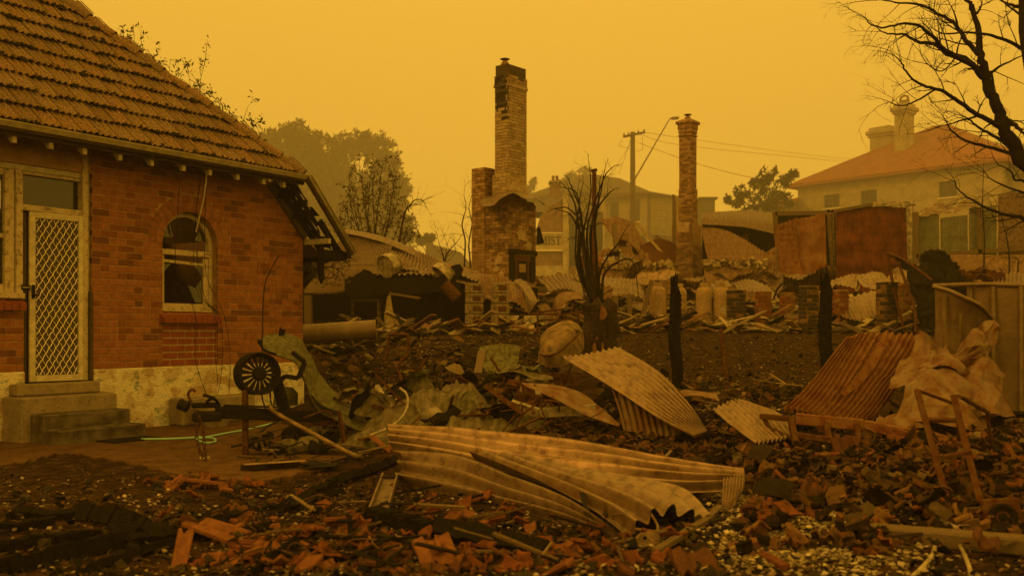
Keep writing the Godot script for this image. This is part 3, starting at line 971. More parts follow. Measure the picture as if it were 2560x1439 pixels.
	for q in [[0.02, 0.5, 0.05, 0.45, 21], [0.5, 0.95, 0.0, 0.3, 22], [0.7, 1.02, 0.2, 0.46, 23]]:
		var nt := [[PR.call(q[0], q[2], 0.1), PR.call(q[1], q[2], 0.1)], [PR.call(q[0], q[3], 0.13), PR.call(q[1], q[3], 0.09)]]
		pool(sheet_mesh(nt, 14, 10, {"dent": 0.03, "df": 3.0, "hole": 0.62 + 0.03 * (q[4] - 21)}), "torn_lining", M.char, h)
	b = B.new()
	b.box(Vector3(0.02, 2.36, -6.4), Vector3(0.5, 2.4, 0.44))
	b.box(Vector3(0.02, 2.4, 0.4), Vector3(0.5, 2.5, 0.44))
	pool(b, "eave_box", M.char, h)
	b = B.new()
	b.tube([Vector3(0.02, 2.5, 0.36), Vector3(0.03, 2.2, 0.34), Vector3(0.05, 2.05, 0.34), Vector3(0.045, 1.98, 0.34)], [0.05, 0.055, 0.045, 0.01], 6)
	pool(b, "charred_post_stub", M.char, h)
	# raking board along the brickwork
	b = B.new()
	b.beam(Vector3(-0.68, 3.46, 0.03), Vector3(0.03, 2.72, 0.03), 0.06, 0.14)
	pool(b, "raking_board", M.dark_wood, h)
	# floodlight under the eave
	var fl := Node3D.new()
	fl.name = "floodlight"
	h.add_child(fl)
	b = B.new()
	b.lathe([[0.0, 0.07], [0.03, 0.065], [0.05, 0.03], [0.085, -0.005], [0.088, -0.012], [0.02, -0.01]], 16, Transform3D(Basis(Vector3.FORWARD, 0.7), Vector3(-2.56, 3.3, 0.3)))
	pool(b, "lamp_shade", M.gutter, fl)
	b = B.new()
	b.tube([Vector3(-2.53, 3.33, 0.3), Vector3(-2.47, 3.36, 0.3), Vector3(-2.45, 3.43, 0.28)], [0.014], 6)
	pool(b, "bracket", M.gutter, fl)
	# loose cables hanging across the window
	var cab := [[[-2.13, 3.5, 0.3], [-2.1, 3.2, 0.2], [-2.09, 2.5, 0.06], [-2.0, 1.8, 0.03], [-1.78, 1.5, 0.12], [-1.72, 1.0, 0.05], [-1.68, 0.55, 0.06]],
		[[-2.1, 3.48, 0.3], [-2.08, 3.1, 0.24], [-2.06, 2.3, 0.1], [-1.95, 1.75, 0.06], [-1.7, 1.45, 0.12], [-1.6, 0.9, 0.06], [-1.7, 0.4, 0.08], [-1.9, 0.2, 0.1]],
		[[-2.4, 3.5, 0.2], [-2.38, 2.8, 0.1], [-2.36, 2.2, 0.03], [-2.2, 1.9, -0.05], [-2.1, 1.48, 0.11], [-2.05, 0.9, 0.05], [-1.9, 0.45, 0.06], [-1.75, 0.18, 0.06]],
		[[-2.16, 3.5, 0.3], [-2.14, 2.6, 0.15], [-1.98, 2.1, 0.05], [-1.85, 1.7, 0.02], [-1.66, 1.48, 0.12]],
		[[-2.05, 3.5, 0.3], [-2.02, 2.6, 0.2], [-1.9, 2.0, 0.1], [-1.63, 1.5, 0.12], [-1.45, 0.9, 0.04], [-1.48, 0.3, 0.05]]]
	for c in cab:
		b = B.new()
		b.tube(smooth(c.map(func(q): return Vector3(q[0], q[1], q[2])), 40), [0.0045], 4)
		pool(b, "loose_cable", M.black_metal, h)
	b = B.new()
	b.tube(smooth([Vector3(-2.12, 3.48, 0.34), Vector3(-2.1, 3.3, 0.33), Vector3(-2.09, 3.0, 0.25), Vector3(-2.1, 2.6, 0.12)], 20), [0.012], 5)
	pool(b, "loose_cable", M.paint, h)
	# concrete steps
	var st := thing("concrete_steps", "three concrete steps with dark stained treads below the screen door", "steps", h.position, 0)
	st.basis = h.basis
	for q in [[-4.62, -3.58, 0.52, 0.655, 0.0, 0.2, "step"], [-4.7, -3.5, 0.0, 0.515, 0.024, 0.42, "step"], [-4.6, -3.5, 0.0, 0.335, 0.42, 0.68, "dark_concrete"], [-4.62, -3.5, 0.0, 0.175, 0.68, 0.98, "dark_concrete"]]:
		b = B.new()
		b.bbox(Vector3(q[0], q[2], q[4] + 0.002), Vector3(q[1], q[3], q[5]), 0.014)
		pool(b, "threshold" if q[2] > 0.5 else "step", M[q[6]], st)
	# two concrete pads at the foot of the wall
	var pd := tag(put(null, "concrete_block", M.step, self), "low square concrete block against the plastered plinth", "block")
	b = B.new()
	b.bbox(Vector3(-0.62, 0, 0), Vector3(0.62, 0.36, 0.3), 0.02)
	pd.mesh = b.mesh()
	pd.transform = Transform3D(h.basis, h.transform * Vector3(-1.85, 0.018, 0.026))
	pd = tag(put(null, "concrete_pot", M.step, self), "tapered concrete pot foot standing before the concrete block", "pot")
	b = B.new()
	b.lathe([[0.0, 0.0], [0.16, 0.0], [0.22, 0.2], [0.26, 0.22], [0.26, 0.27], [0.2, 0.27], [0.18, 0.2], [0.0, 0.2]], 20)
	pd.mesh = b.mesh()
	pd.position = h.transform * Vector3(-2.2, 0.018, 0.62)
func letters(s: String, size: float, xf: Transform3D, m: Material, parent: Node, called: String, depth := 0.003, font := "Droid Sans") -> MeshInstance3D:
	var t := TextMesh.new()
	t.text = s
	var sf := SystemFont.new()
	sf.font_names = [font]
	sf.font_weight = 700
	t.font = sf
	t.font_size = 64
	t.pixel_size = size / 64.0
	t.depth = depth
	return put(t, called, m, parent, xf)

# ================= chimneys
func brick_box(list: Array, x0: float, x1: float, z0: float, z1: float, y0: float, y1: float, tone: Callable, proud := 0.0) -> void:
	var k := int(y0 / 0.086)
	var y := y0
	while y < y1 - 0.04:
		var hh := minf(0.076, y1 - y - 0.004)
		for f in 4:
			var ln := (x1 - x0) if f % 2 == 0 else (z1 - z0)
			var xf: Transform3D = [Transform3D(Basis.IDENTITY, Vector3(x0, 0, z1)), Transform3D(Basis(Vector3(0, 0, 1), Vector3.UP, Vector3(-1, 0, 0)), Vector3(x0, 0, z0)), Transform3D(Basis(Vector3(-1, 0, 0), Vector3.UP, Vector3(0, 0, -1)), Vector3(x1, 0, z0)), Transform3D(Basis(Vector3(0, 0, -1), Vector3.UP, Vector3(1, 0, 0)), Vector3(x1, 0, z1))][f]
			var u := -0.12 if (k + f) % 2 else 0.0
			while u < ln:
				var a := maxf(u, 0.0)
				var e := minf(u + 0.23, ln)
				if e - a > 0.04: list.append([a + 0.0, e, y, y + hh, proud + R(-0.002, 0.003), tone.call(f, y, (a + e) / 2), xf, f])
				u += 0.24
		y += 0.086
		k += 1
func cowl(parent: Node, at: Vector3, s: float) -> void:
	var b := B.new()
	b.lathe([[0.21 * s, 0.0], [0.2 * s, 0.06 * s], [0.11 * s, 0.2 * s], [0.1 * s, 0.24 * s], [0.0, 0.24 * s]], 12, Transform3D(Basis.IDENTITY, at))
	pool(b, "chimney_pot", M.scorch1, parent)
	b = B.new()
	b.lathe([[0.0, 0.34 * s], [0.14 * s, 0.32 * s], [0.23 * s, 0.285 * s], [0.225 * s, 0.28 * s], [0.0, 0.3 * s]], 16, Transform3D(Basis.IDENTITY, at))
	pool(b, "cowl_cap", M.black_metal, parent)
	for k in 4:
		b = B.new()
		var d := Vector3(cos(k * TAU / 4 + 0.4), 0, sin(k * TAU / 4 + 0.4)) * 0.1 * s
		b.tube([at + d + Vector3(0, 0.22 * s, 0), at + d * 1.2 + Vector3(0, 0.3 * s, 0)], [0.012 * s], 4)
		pool(b, "cowl_leg", M.black_metal, parent)
func build_chimneys() -> void:
	# ---- tall cream chimney with its fireplace
	var z := 27.0
	var ax := Vector3(0.643, 0, -0.766)
	var ch := thing("brick_chimney", "tall freestanding cream brick chimney with blackened fireplace and draped iron", "chimney", Vector3((1268 - CX) / F * z, 0, -z))
	ch.basis = Basis(ax, Vector3.UP, Vector3(0.766, 0, 0.643))
	var Y := func(py): return CH + (HY - py) * z / F
	var b := B.new()
	b.box(Vector3(0.03, 1.2, -0.77), Vector3(1.24, Y.call(495), -0.03))
	b.box(Vector3(0.0, 1.2, -1.27), Vector3(0.4, Y.call(409), -0.83))
	pool(b, "base_core", M.mortar, ch)
	b = B.new()
	b.box(Vector3(0.075, Y.call(500), -0.49), Vector3(0.88, Y.call(156), -0.055))
	pool(b, "stack_core", M.mortar_dark, ch)
	var list := []
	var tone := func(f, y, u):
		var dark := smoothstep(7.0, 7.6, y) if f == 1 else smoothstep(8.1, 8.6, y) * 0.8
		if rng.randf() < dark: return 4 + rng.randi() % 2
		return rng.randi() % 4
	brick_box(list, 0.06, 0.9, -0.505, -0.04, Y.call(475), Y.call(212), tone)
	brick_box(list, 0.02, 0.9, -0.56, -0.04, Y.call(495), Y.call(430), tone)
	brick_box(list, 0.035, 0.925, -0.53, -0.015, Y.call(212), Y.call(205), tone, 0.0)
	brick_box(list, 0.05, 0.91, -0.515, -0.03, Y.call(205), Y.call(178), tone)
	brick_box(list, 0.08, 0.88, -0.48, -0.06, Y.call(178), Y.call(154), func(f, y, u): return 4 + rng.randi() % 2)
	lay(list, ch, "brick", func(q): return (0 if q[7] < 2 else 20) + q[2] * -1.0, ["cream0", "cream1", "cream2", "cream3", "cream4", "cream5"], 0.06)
	list = []
	brick_box(list, 0.0, 1.27, -0.8, 0.0, 1.5, Y.call(500), func(f, y, u): return rng.randi() % 4)
	brick_box(list, -0.03, 0.42, -1.3, -0.805, 1.5, Y.call(410), func(f, y, u): return rng.randi() % 3)
	list = list.filter(func(q): return not (q[7] == 0 and q[6].origin.z > -0.1 and q[0] > 0.08 and q[1] < 1.2 and q[3] < Y.call(640) and q[2] > Y.call(702)))
	lay(list, ch, "base_brick", func(q): return (0 if q[7] < 2 else 20) - q[2], ["scorch0", "scorch1", "scorch2", "scorch3"], 0.06)
	b = B.new()
	b.bbox(Vector3(0.03, Y.call(475), -0.58), Vector3(0.93, Y.call(457), -0.01), 0.01)
	pool(b, "render_band", M.cream2, ch)
	# flakes of old render still clinging to the base
	for q in [[0, 0.62, 3.95, 0.3, 5], [0, 0.95, 3.72, 0.22, 6], [1, -0.3, 3.25, 0.26, 7], [1, -0.38, 3.0, 0.18, 8], [1, -0.2, 2.85, 0.16, 9], [0, 0.3, 4.5, 0.1, 10], [0, 0.5, 3.5, 0.09, 12]]:
		var o := PackedVector2Array()
		for k in 11:
			var rr: float = q[3] * (0.55 + 0.45 * absf(wn.get_noise_2d(k * 37.0, q[4] * 50.0)) * 2.0) * (1.0 if k % 2 else 0.75)
			o.append(Vector2(q[1] + cos(TAU * k / 11) * rr, q[2] + sin(TAU * k / 11) * rr * 0.8))
		b = B.new()
		if q[0] == 0: b.prism(o, -0.002, 0.014)
		else: b.prism(o, -0.002, 0.014, Transform3D(Basis(Vector3(0, 0, 1), Vector3.UP, Vector3(-1, 0, 0)), Vector3.ZERO))
		pool(b, "render_patch", M.cream2, ch)
	# fireplace
	var fp := Node3D.new()
	fp.name = "fireplace"
	ch.add_child(fp)
	var y0: float = Y.call(702)
	var y1: float = Y.call(632)
	for q in [[0.08, 0.26, y0, y1], [1.0, 1.2, y0, y1]]:
		b = B.new()
		b.bbox(Vector3(q[0], q[2], -0.1), Vector3(q[1], q[3], 0.05), 0.01)
		pool(b, "jamb", M.soot, fp)
	b = B.new()
	b.bbox(Vector3(0.06, y1 - 0.02, -0.06), Vector3(1.24, y1 + 0.12, 0.09), 0.012)
	pool(b, "mantel", M.soot, fp)
	b = B.new()
	b.box(Vector3(0.26, y0, -0.029), Vector3(1.0, y1, -0.016))
	pool(b, "back_plate", M.soot, fp)
	for q in [[0.34, 0.42], [0.86, 0.94]]:
		b = B.new()
		b.bbox(Vector3(q[0], y0, -0.014), Vector3(q[1], y1 - 0.2, 0.02), 0.008)
		pool(b, "inner_frame", M.rust_dark, fp)
	b = B.new()
	b.bbox(Vector3(0.26, y1 - 0.2, -0.015), Vector3(1.0, y1 - 0.03, 0.03), 0.01)
	pool(b, "hood", M.rust_dark, fp)
	b = B.new()
	b.bbox(Vector3(0.5, y0 + 0.26, -0.012), Vector3(0.78, y1 - 0.27, 0.03), 0.01)
	pool(b, "fire_plate", M.cream3, fp)
	b = B.new()
	for k in 9: b.box(Vector3(0.3 + k * 0.09, y1 - 0.03, 0.0), Vector3(0.37 + k * 0.09, y1 - 0.02 + R(0.0, 0.03), 0.07))
	tag(pool(b, "fallen_ash", M.ash_white, fp), "", "", "", "stuff")
	cowl(ch, Vector3(0.2, Y.call(156), -0.25), 0.62)
	# iron draped over the shoulder
	var nt := net([[[1196, 505, 27.4], [1210, 492, 27.3], [1232, 487, 27.3], [1255, 480, 27.2], [1285, 474, 27.3], [1318, 483, 27.7], [1342, 487, 28.2], [1362, 512, 28.5]], [[1200, 508, 26.7], [1212, 511, 26.5], [1232, 506, 26.4], [1252, 489, 26.4], [1284, 481, 26.4], [1315, 491, 26.8], [1340, 498, 27.2], [1361, 515, 27.6]], [[1204, 513, 26.5], [1216, 516, 26.2], [1234, 512, 26.1], [1254, 494, 26.0], [1284, 482, 26.0], [1312, 495, 26.4], [1338, 497, 27.0], [1359, 511, 27.3]]])
	var dr := tag(pool(sheet_mesh(nt, 44, 10, {"dent": 0.05, "df": 1.2}), "draped_iron_sheet", M.tin_dull, self), "warped flat iron sheet draped over the shoulder of the cream chimney", "metal sheet")
	# charred board hanging behind its right side
	b = B.new()
	b.hexa([W(1342, 568, 27.6), W(1350, 567, 27.6), W(1350, 567, 27.7), W(1342, 568, 27.7), W(1342, 612, 27.6), W(1361, 607, 27.6), W(1361, 607, 27.7), W(1342, 612, 27.7)])
	tag(pool(b, "charred_board", M.char, self), "small charred board hanging off the side of the cream chimney", "board")
	# ---- second chimney, slimmer, behind
	z = 37.0
	var c2 := thing("slim_chimney", "slim freestanding red brick chimney with moulded cap and one cowl", "chimney", Vector3((1728 - CX) / F * z, 0, -z))
	c2.basis = Basis(Vector3(0.6, 0, -0.8), Vector3.UP, Vector3(0.8, 0, 0.6))
	var m := z / F
	Y = func(py): return CH + (HY - py) * z / F
	var wa := 0.46
	var wb := 0.5
	b = B.new()
	b.box(Vector3(0.02, 2.0, -wb + 0.02), Vector3(wa - 0.02, Y.call(305), -0.02))
	b.box(Vector3(-0.03, 2.0, -0.8), Vector3(0.72, Y.call(560), 0.08))
	pool(b, "core", M.mortar, c2)
	list = []
	var tn := func(f, y, u): return rng.randi() % 4
	brick_box(list, 0.0, wa, -wb, 0.0, Y.call(470), Y.call(330), tn)
	brick_box(list, -0.02, wa + 0.03, -wb - 0.02, 0.03, Y.call(560), Y.call(470), tn)
	brick_box(list, -0.04, wa + 0.14, -wb - 0.12, 0.06, Y.call(610), Y.call(560), tn)
	brick_box(list, -0.05, 0.75, -0.82, 0.1, 2.3, Y.call(610), tn)
	lay(list, c2, "brick", func(q): return 1.0, ["scorch0", "scorch1", "scorch2", "scorch3"], 0.05, 0)
	for q in [[338, 333, 0.035], [320, 306, 0.05], [307, 300, 0.11], [330, 320, 0.03]]:
		b = B.new()
		b.bbox(Vector3(-q[2], Y.call(q[0]), -wb - q[2]), Vector3(wa + q[2], Y.call(q[1]), q[2]), 0.02)
		pool(b, "moulding", M.scorch0, c2)
	b = B.new()
	b.hexa([Vector3(-0.1, Y.call(300), -wb - 0.1), Vector3(wa + 0.1, Y.call(300), -wb - 0.1), Vector3(wa + 0.1, Y.call(300), 0.1), Vector3(-0.1, Y.call(300), 0.1), Vector3(0.1, Y.call(293), -wb + 0.1), Vector3(wa - 0.1, Y.call(293), -wb + 0.1), Vector3(wa - 0.1, Y.call(293), -0.1), Vector3(0.1, Y.call(293), -0.1)])
	pool(b, "capping", M.scorch2, c2)
	cowl(c2, Vector3(wa / 2, Y.call(295), -wb / 2), 0.7)
	# flashing and pale boards still leaning on it
	for q in [[[1682, 484, 36.6], [1687, 487, 36.6], [1683, 640, 36.4], [1690, 640, 36.4], "charred_stud", "timber"], [[1688, 487, 36.7], [1695, 490, 36.7], [1690, 580, 36.5], [1697, 560, 36.5], "pale_board", "pale_timber"]]:
		b = B.new()
		var a := [W(q[0][0], q[0][1], q[0][2]), W(q[1][0], q[1][1], q[1][2]), W(q[3][0], q[3][1], q[3][2]), W(q[2][0], q[2][1], q[2][2])]
		b.hexa([a[0], a[1], a[1] + Vector3(0, 0, -0.08), a[0] + Vector3(0, 0, -0.08), a[3], a[2], a[2] + Vector3(0, 0, -0.08), a[3] + Vector3(0, 0, -0.08)])
		tag(pool(b, q[4], M[q[5]], self), ("dark upright stud" if q[5] == "timber" else "pale split board") + " standing against the slim brick chimney", "timber")
	nt = net([[[1695, 556, 36.5], [1724, 554, 36.2]], [[1694, 582, 36.3], [1723, 577, 36.0]]])
	pool(sheet_mesh(nt, 6, 4, {"dent": 0.03}), "flashing", M.tin_dull, c2).transform = c2.transform.affine_inverse()

# ================= corrugated iron helper
func tin(label: String, rows: Array, corr: float, m: String, o := {}, called := "corrugated_sheet", nv := 14, nu := 24, group := "") -> MeshInstance3D:
	if corr > 0.0: o["corr"] = corr
	return tag(pool(sheet_mesh(net(rows), nu, nv, o), called, M[m], self), label, o.get("cat", "metal sheet"), group)

# ================= collapsed shed left of the chimney
func build_shed() -> void:
	var sh := thing("collapsed_shed", "collapsed shed with sagging corrugated iron roof over a burnt black interior", "shed", on(900, 21.5))
	var inv := sh.transform.affine_inverse()
	var part := func(b: B, called, m): pool(b, called, M[m], sh).transform = inv
	var S := func(rows, corr, called, m, o := {}, nv := 12):
		if corr: o["corr"] = corr
		part.call(sheet_mesh(net(rows), 24, nv, o), called, m)
	S.call([[[866, 578, 23.4], [925, 592, 23.3], [985, 612, 23.1]], [[812, 660, 22.2], [885, 650, 22.2], [960, 660, 22.0]], [[752, 738, 21.0], [805, 736, 21.0], [866, 734, 21.0]]], 21, "roof_sheet", "tin_dull", {"amp": 0.024, "dent": 0.16, "df": 0.8, "jag": 0.03})
	S.call([[[985, 612, 23.1], [1035, 632, 23.0], [1085, 655, 22.9]], [[940, 655, 22.0], [1030, 672, 22.1], [1110, 675, 22.2]], [[880, 696, 21.1], [985, 692, 21.2], [1105, 694, 21.4]]], 16, "roof_sheet", "tin_dull", {"amp": 0.026, "dent": 0.2, "df": 0.9, "jag": 0.04})
	S.call([[[1085, 655, 22.9], [1105, 676, 22.0], [1120, 700, 21.3]], [[1180, 678, 22.6], [1190, 694, 21.9], [1195, 716, 21.2]], [[1290, 712, 22.2], [1285, 722, 21.6], [1280, 735, 21.0]], [[1345, 752, 21.8], [1335, 765, 21.3], [1325, 780, 20.8]]], 11, "roof_sheet", "tin_dull", {"amp": 0.026, "dent": 0.16, "df": 0.8}, 26)
	S.call([[[1195, 716, 21.2], [1200, 730, 21.0], [1210, 742, 20.8]], [[1290, 735, 21.0], [1285, 750, 20.8], [1280, 768, 20.5]]], 5, "roof_sheet", "tin_dull", {"amp": 0.018, "dent": 0.06})
	# back slope, falling away
	S.call([[[866, 578, 23.5], [985, 612, 23.2], [1085, 655, 23.0], [1290, 712, 22.3]], [[900, 640, 26.5], [1010, 660, 26.3], [1100, 690, 26.0], [1290, 730, 25.0]]], 0, "back_slope", "tin_dull", {"dent": 0.05})
	# ridge capping
	S.call([[[848, 600, 23.2], [864, 583, 23.1], [930, 598, 23.0], [990, 620, 22.8], [1060, 650, 22.6], [1110, 680, 22.3], [1175, 688, 22.3]], [[858, 580, 23.35], [870, 573, 23.5], [935, 586, 23.4], [995, 607, 23.2], [1065, 636, 23.0], [1118, 668, 22.8], [1180, 680, 22.6]], [[872, 580, 23.6], [880, 578, 23.8], [940, 591, 23.7], [1000, 613, 23.5], [1070, 643, 23.3], [1122, 675, 23.0], [1184, 684, 22.8]]], 0, "ridge_cap", "tin_dull", {"dent": 0.04, "df": 1.2}, 6)
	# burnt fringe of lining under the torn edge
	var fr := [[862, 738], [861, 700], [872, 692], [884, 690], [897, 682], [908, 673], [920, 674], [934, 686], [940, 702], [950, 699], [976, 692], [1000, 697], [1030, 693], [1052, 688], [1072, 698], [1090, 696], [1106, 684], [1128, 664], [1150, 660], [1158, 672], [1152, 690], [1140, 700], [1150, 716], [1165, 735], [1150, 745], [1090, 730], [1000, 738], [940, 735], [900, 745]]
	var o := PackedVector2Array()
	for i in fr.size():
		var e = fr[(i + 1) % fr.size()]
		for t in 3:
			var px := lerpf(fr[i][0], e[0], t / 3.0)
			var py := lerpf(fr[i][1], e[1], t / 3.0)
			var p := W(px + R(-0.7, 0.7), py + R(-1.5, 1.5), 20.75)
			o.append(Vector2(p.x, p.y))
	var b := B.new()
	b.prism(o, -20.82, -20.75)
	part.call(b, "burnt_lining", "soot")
	# burnt walls, coloured near black so the inside reads as deep shade
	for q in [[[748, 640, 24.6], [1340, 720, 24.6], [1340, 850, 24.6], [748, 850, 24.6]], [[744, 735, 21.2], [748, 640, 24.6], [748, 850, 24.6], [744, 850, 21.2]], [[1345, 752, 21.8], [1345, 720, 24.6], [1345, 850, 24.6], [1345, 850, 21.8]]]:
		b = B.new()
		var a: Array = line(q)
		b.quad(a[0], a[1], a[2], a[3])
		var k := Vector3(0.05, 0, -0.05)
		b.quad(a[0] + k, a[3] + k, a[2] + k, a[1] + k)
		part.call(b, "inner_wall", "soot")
	for q in [[768, 738, 812, 0.2, "timber"], [1050, 720, 825, 0.1, "char"], [870, 735, 825, 0.1, "char"], [1105, 735, 828, 0.12, "char"]]:
		b = B.new()
		b.beam(W(q[0], q[2] + 10, 21.1), W(q[0], q[1], 21.1), q[3], q[3])
		part.call(b, "post", q[4])
	b = B.new()
	b.beam(W(933, 714, 21.0), W(1040, 722, 21.0), 0.05, 0.2)
	part.call(b, "fascia_board", "rust_dark")
	b = B.new()
	b.beam(W(975, 733, 20.8), W(1050, 745, 20.7), 0.12, 0.05)
	part.call(b, "fallen_rafter", "timber")
	# pale pointed plank leaning in the doorway, and a scorched bench
	b = B.new()
	b.prism(PackedVector2Array([Vector2(0, -0.05), Vector2(0.14, 0), Vector2(0.16, 0.35), Vector2(0.1, 0.78), Vector2(0.04, 0.72), Vector2(-0.04, 0.3)]), -0.02, 0.02, Transform3D(Basis(Vector3.FORWARD, -0.03), on(966, 20.6) + Vector3(0, 0.05, 0)))
	tag(pool(b, "pointed_plank", M.pale_timber, self), "pale pointed plank standing upright in front of the dark shed", "plank")
	var bench := thing("metal_bench", "thin legged metal bench standing inside the dark burnt shed", "bench", on(918, 21.6))
	b = B.new()
	b.box(Vector3(-0.38, 0.62, -0.2), Vector3(0.3, 0.66, 0.2))
	pool(b, "bench_top", M.timber, bench)
	for q in [[-0.34, 0.17], [0.26, 0.17], [-0.34, -0.17], [0.26, -0.17]]:
		b = B.new()
		b.tube([Vector3(q[0], 0, q[1]), Vector3(q[0], 0.62, q[1])], [0.016], 5)
		pool(b, "leg", M.tub, bench)
	# torn sheets slipping off the roof towards the chimney
	tin("torn roof sheet slipping off the shed towards the cream chimney", [[[1060, 660, 22.3], [1130, 668, 22.2], [1190, 690, 22]], [[1085, 690, 21.4], [1140, 700, 21.3], [1200, 715, 21.2]]], 12, "tin_dull", {"amp": 0.022, "dent": 0.2, "jag": 0.1}, "corrugated_sheet", 12)
	tin("buckled sheet draped over the shed's right end", [[[1180, 690, 22.2], [1240, 690, 22.4], [1300, 715, 22.2]], [[1195, 715, 21.2], [1250, 722, 21.1], [1310, 745, 21.0]], [[1210, 745, 20.7], [1260, 760, 20.6], [1325, 790, 20.6]]], 13, "tin_old", {"amp": 0.022, "dent": 0.2, "jag": 0.08}, "corrugated_sheet", 14)
	tin("loose crumpled sheet lying on the shed's front slope", [[[1000, 640, 22.3], [1040, 648, 22.2], [1080, 668, 22.0]], [[985, 668, 21.6], [1035, 675, 21.5], [1085, 690, 21.3]]], 9, "tin_dull", {"amp": 0.02, "dent": 0.16, "jag": 0.1}, "corrugated_sheet", 10)
	# two tubs that rest on the torn roof
	var tub := func(called, at: Vector3, dirv: Vector3, r, dp, label):
		var y := dirv.normalized()
		var x := y.cross(Vector3.UP).normalized()
		var xf := Transform3D(Basis(x, y, x.cross(y)), at)
		var t := thing(called, label, "tub", at, 0, "tubs on the shed roof")
		var bb := B.new()
		bb.lathe([[r * 0.9, 0.0], [r, 0.0], [r, 0.02], [r * 0.94, dp], [r * 1.02, dp], [r * 1.02, dp - 0.02]], 24, Transform3D(xf.basis, Vector3.ZERO), 0.02)
		pool(bb, "shell", M.tub, t)
		bb = B.new()
		bb.lathe([[0.0, 0.03], [r * 0.92, 0.03]], 24, Transform3D(xf.basis, Vector3.ZERO))
		pool(bb, "base", M.tub, t)
	tub.call("round_tub", W(962, 666, 21.0), Vector3(0.5, 0.28, -0.6), 0.26, 0.26, "round metal tub lying on its side on the torn shed roof")
	tub.call("round_tub", W(1103, 690, 20.9), Vector3(0.75, 0.75, -0.3), 0.28, 0.2, "soot black metal tub tipped over at the end of the shed roof")
	b = B.new()
	b.lathe([[0.13, 0.0], [0.13, 0.4], [0.125, 0.4], [0.125, 0.0]], 18, Transform3D(Basis(Vector3(0, 0, 1), 0.75), W(1142, 745, 20.5)))
	tag(pool(b, "flue_pipe", M.rust_dark, self), "short rusty flue pipe hanging at the corner of the shed", "pipe")
	# stacked block piers
	for q in [[1190, 707, 838, "pale stacked block pier with smoke stains beside a twin pier"], [1254, 706, 838, "darker stacked block pier with hollows painted dark below the cream chimney"]]:
		var zz := 19.6
		var base := on(q[0], zz)
		var pr := thing("block_pier", q[3], "pier", base, 0.5, "block piers before the shed")
		var top: float = W(q[0], q[1], zz).y - base.y + 0.03
		for k in 5:
			b = B.new()
			var e := top / 5.0
			b.bbox(Vector3(-0.2, k * e - 0.03, -0.1), Vector3(0.12, (k + 1) * e - 0.038, 0.11), 0.012, Transform3D(Basis(Vector3.UP, R(-0.03, 0.03)), Vector3(R(-0.006, 0.006), 0, 0)))
			pool(b, "block", M.block if q[0] < 1200 else M.block, pr)
			b = B.new()
			b.bbox(Vector3(-0.13, k * e + 0.02, 0.105), Vector3(0.05, (k + 1) * e - 0.09, 0.1135), 0.003)
			pool(b, "core_shade", M.rust_dark, pr)  # flat dark plates paint the shade of the hollow cores
	b = B.new()
	b.bbox(Vector3(-0.45, -0.1, -0.08), Vector3(0.5, 0.33, 0.08), 0.02, Transform3D(Basis(Vector3.UP, -0.1), on(1310, 20.6)))
	tag(pool(b, "low_block_wall", M.fibro, self), "low pale masonry wall beside the block piers", "wall")
	# pipe section by the house corner and scattered boards
	b = B.new()
	b.lathe([[0.17, 0.0], [0.17, 1.3], [0.16, 1.3], [0.16, 0.0]], 20, Transform3D(Basis(Vector3(0.1, 0, 1).normalized(), -1.5), W(752, 836, 17.0)))
	tag(pool(b, "duct", M.shed_skin, self), "smooth round metal duct lying beside the house corner", "duct")
	for q in [[850, 818, 925, 812, 19.5, "pale flat board lying on the ash before the shed"], [985, 822, 1075, 828, 19.2, "long pale board lying below the pointed plank"], [815, 827, 905, 842, 18.4, "thin dark batten sloping over the duct"]]:
		b = B.new()
		b.beam(W(q[0], q[1], q[4]), W(q[2], q[3], q[4] - 0.3), 0.22 if q[4] > 19 else 0.06, 0.05, 0.1)
		tag(pool(b, "fallen_board", M.pale_timber if q[4] > 19 else M.timber, self), q[5], "board")

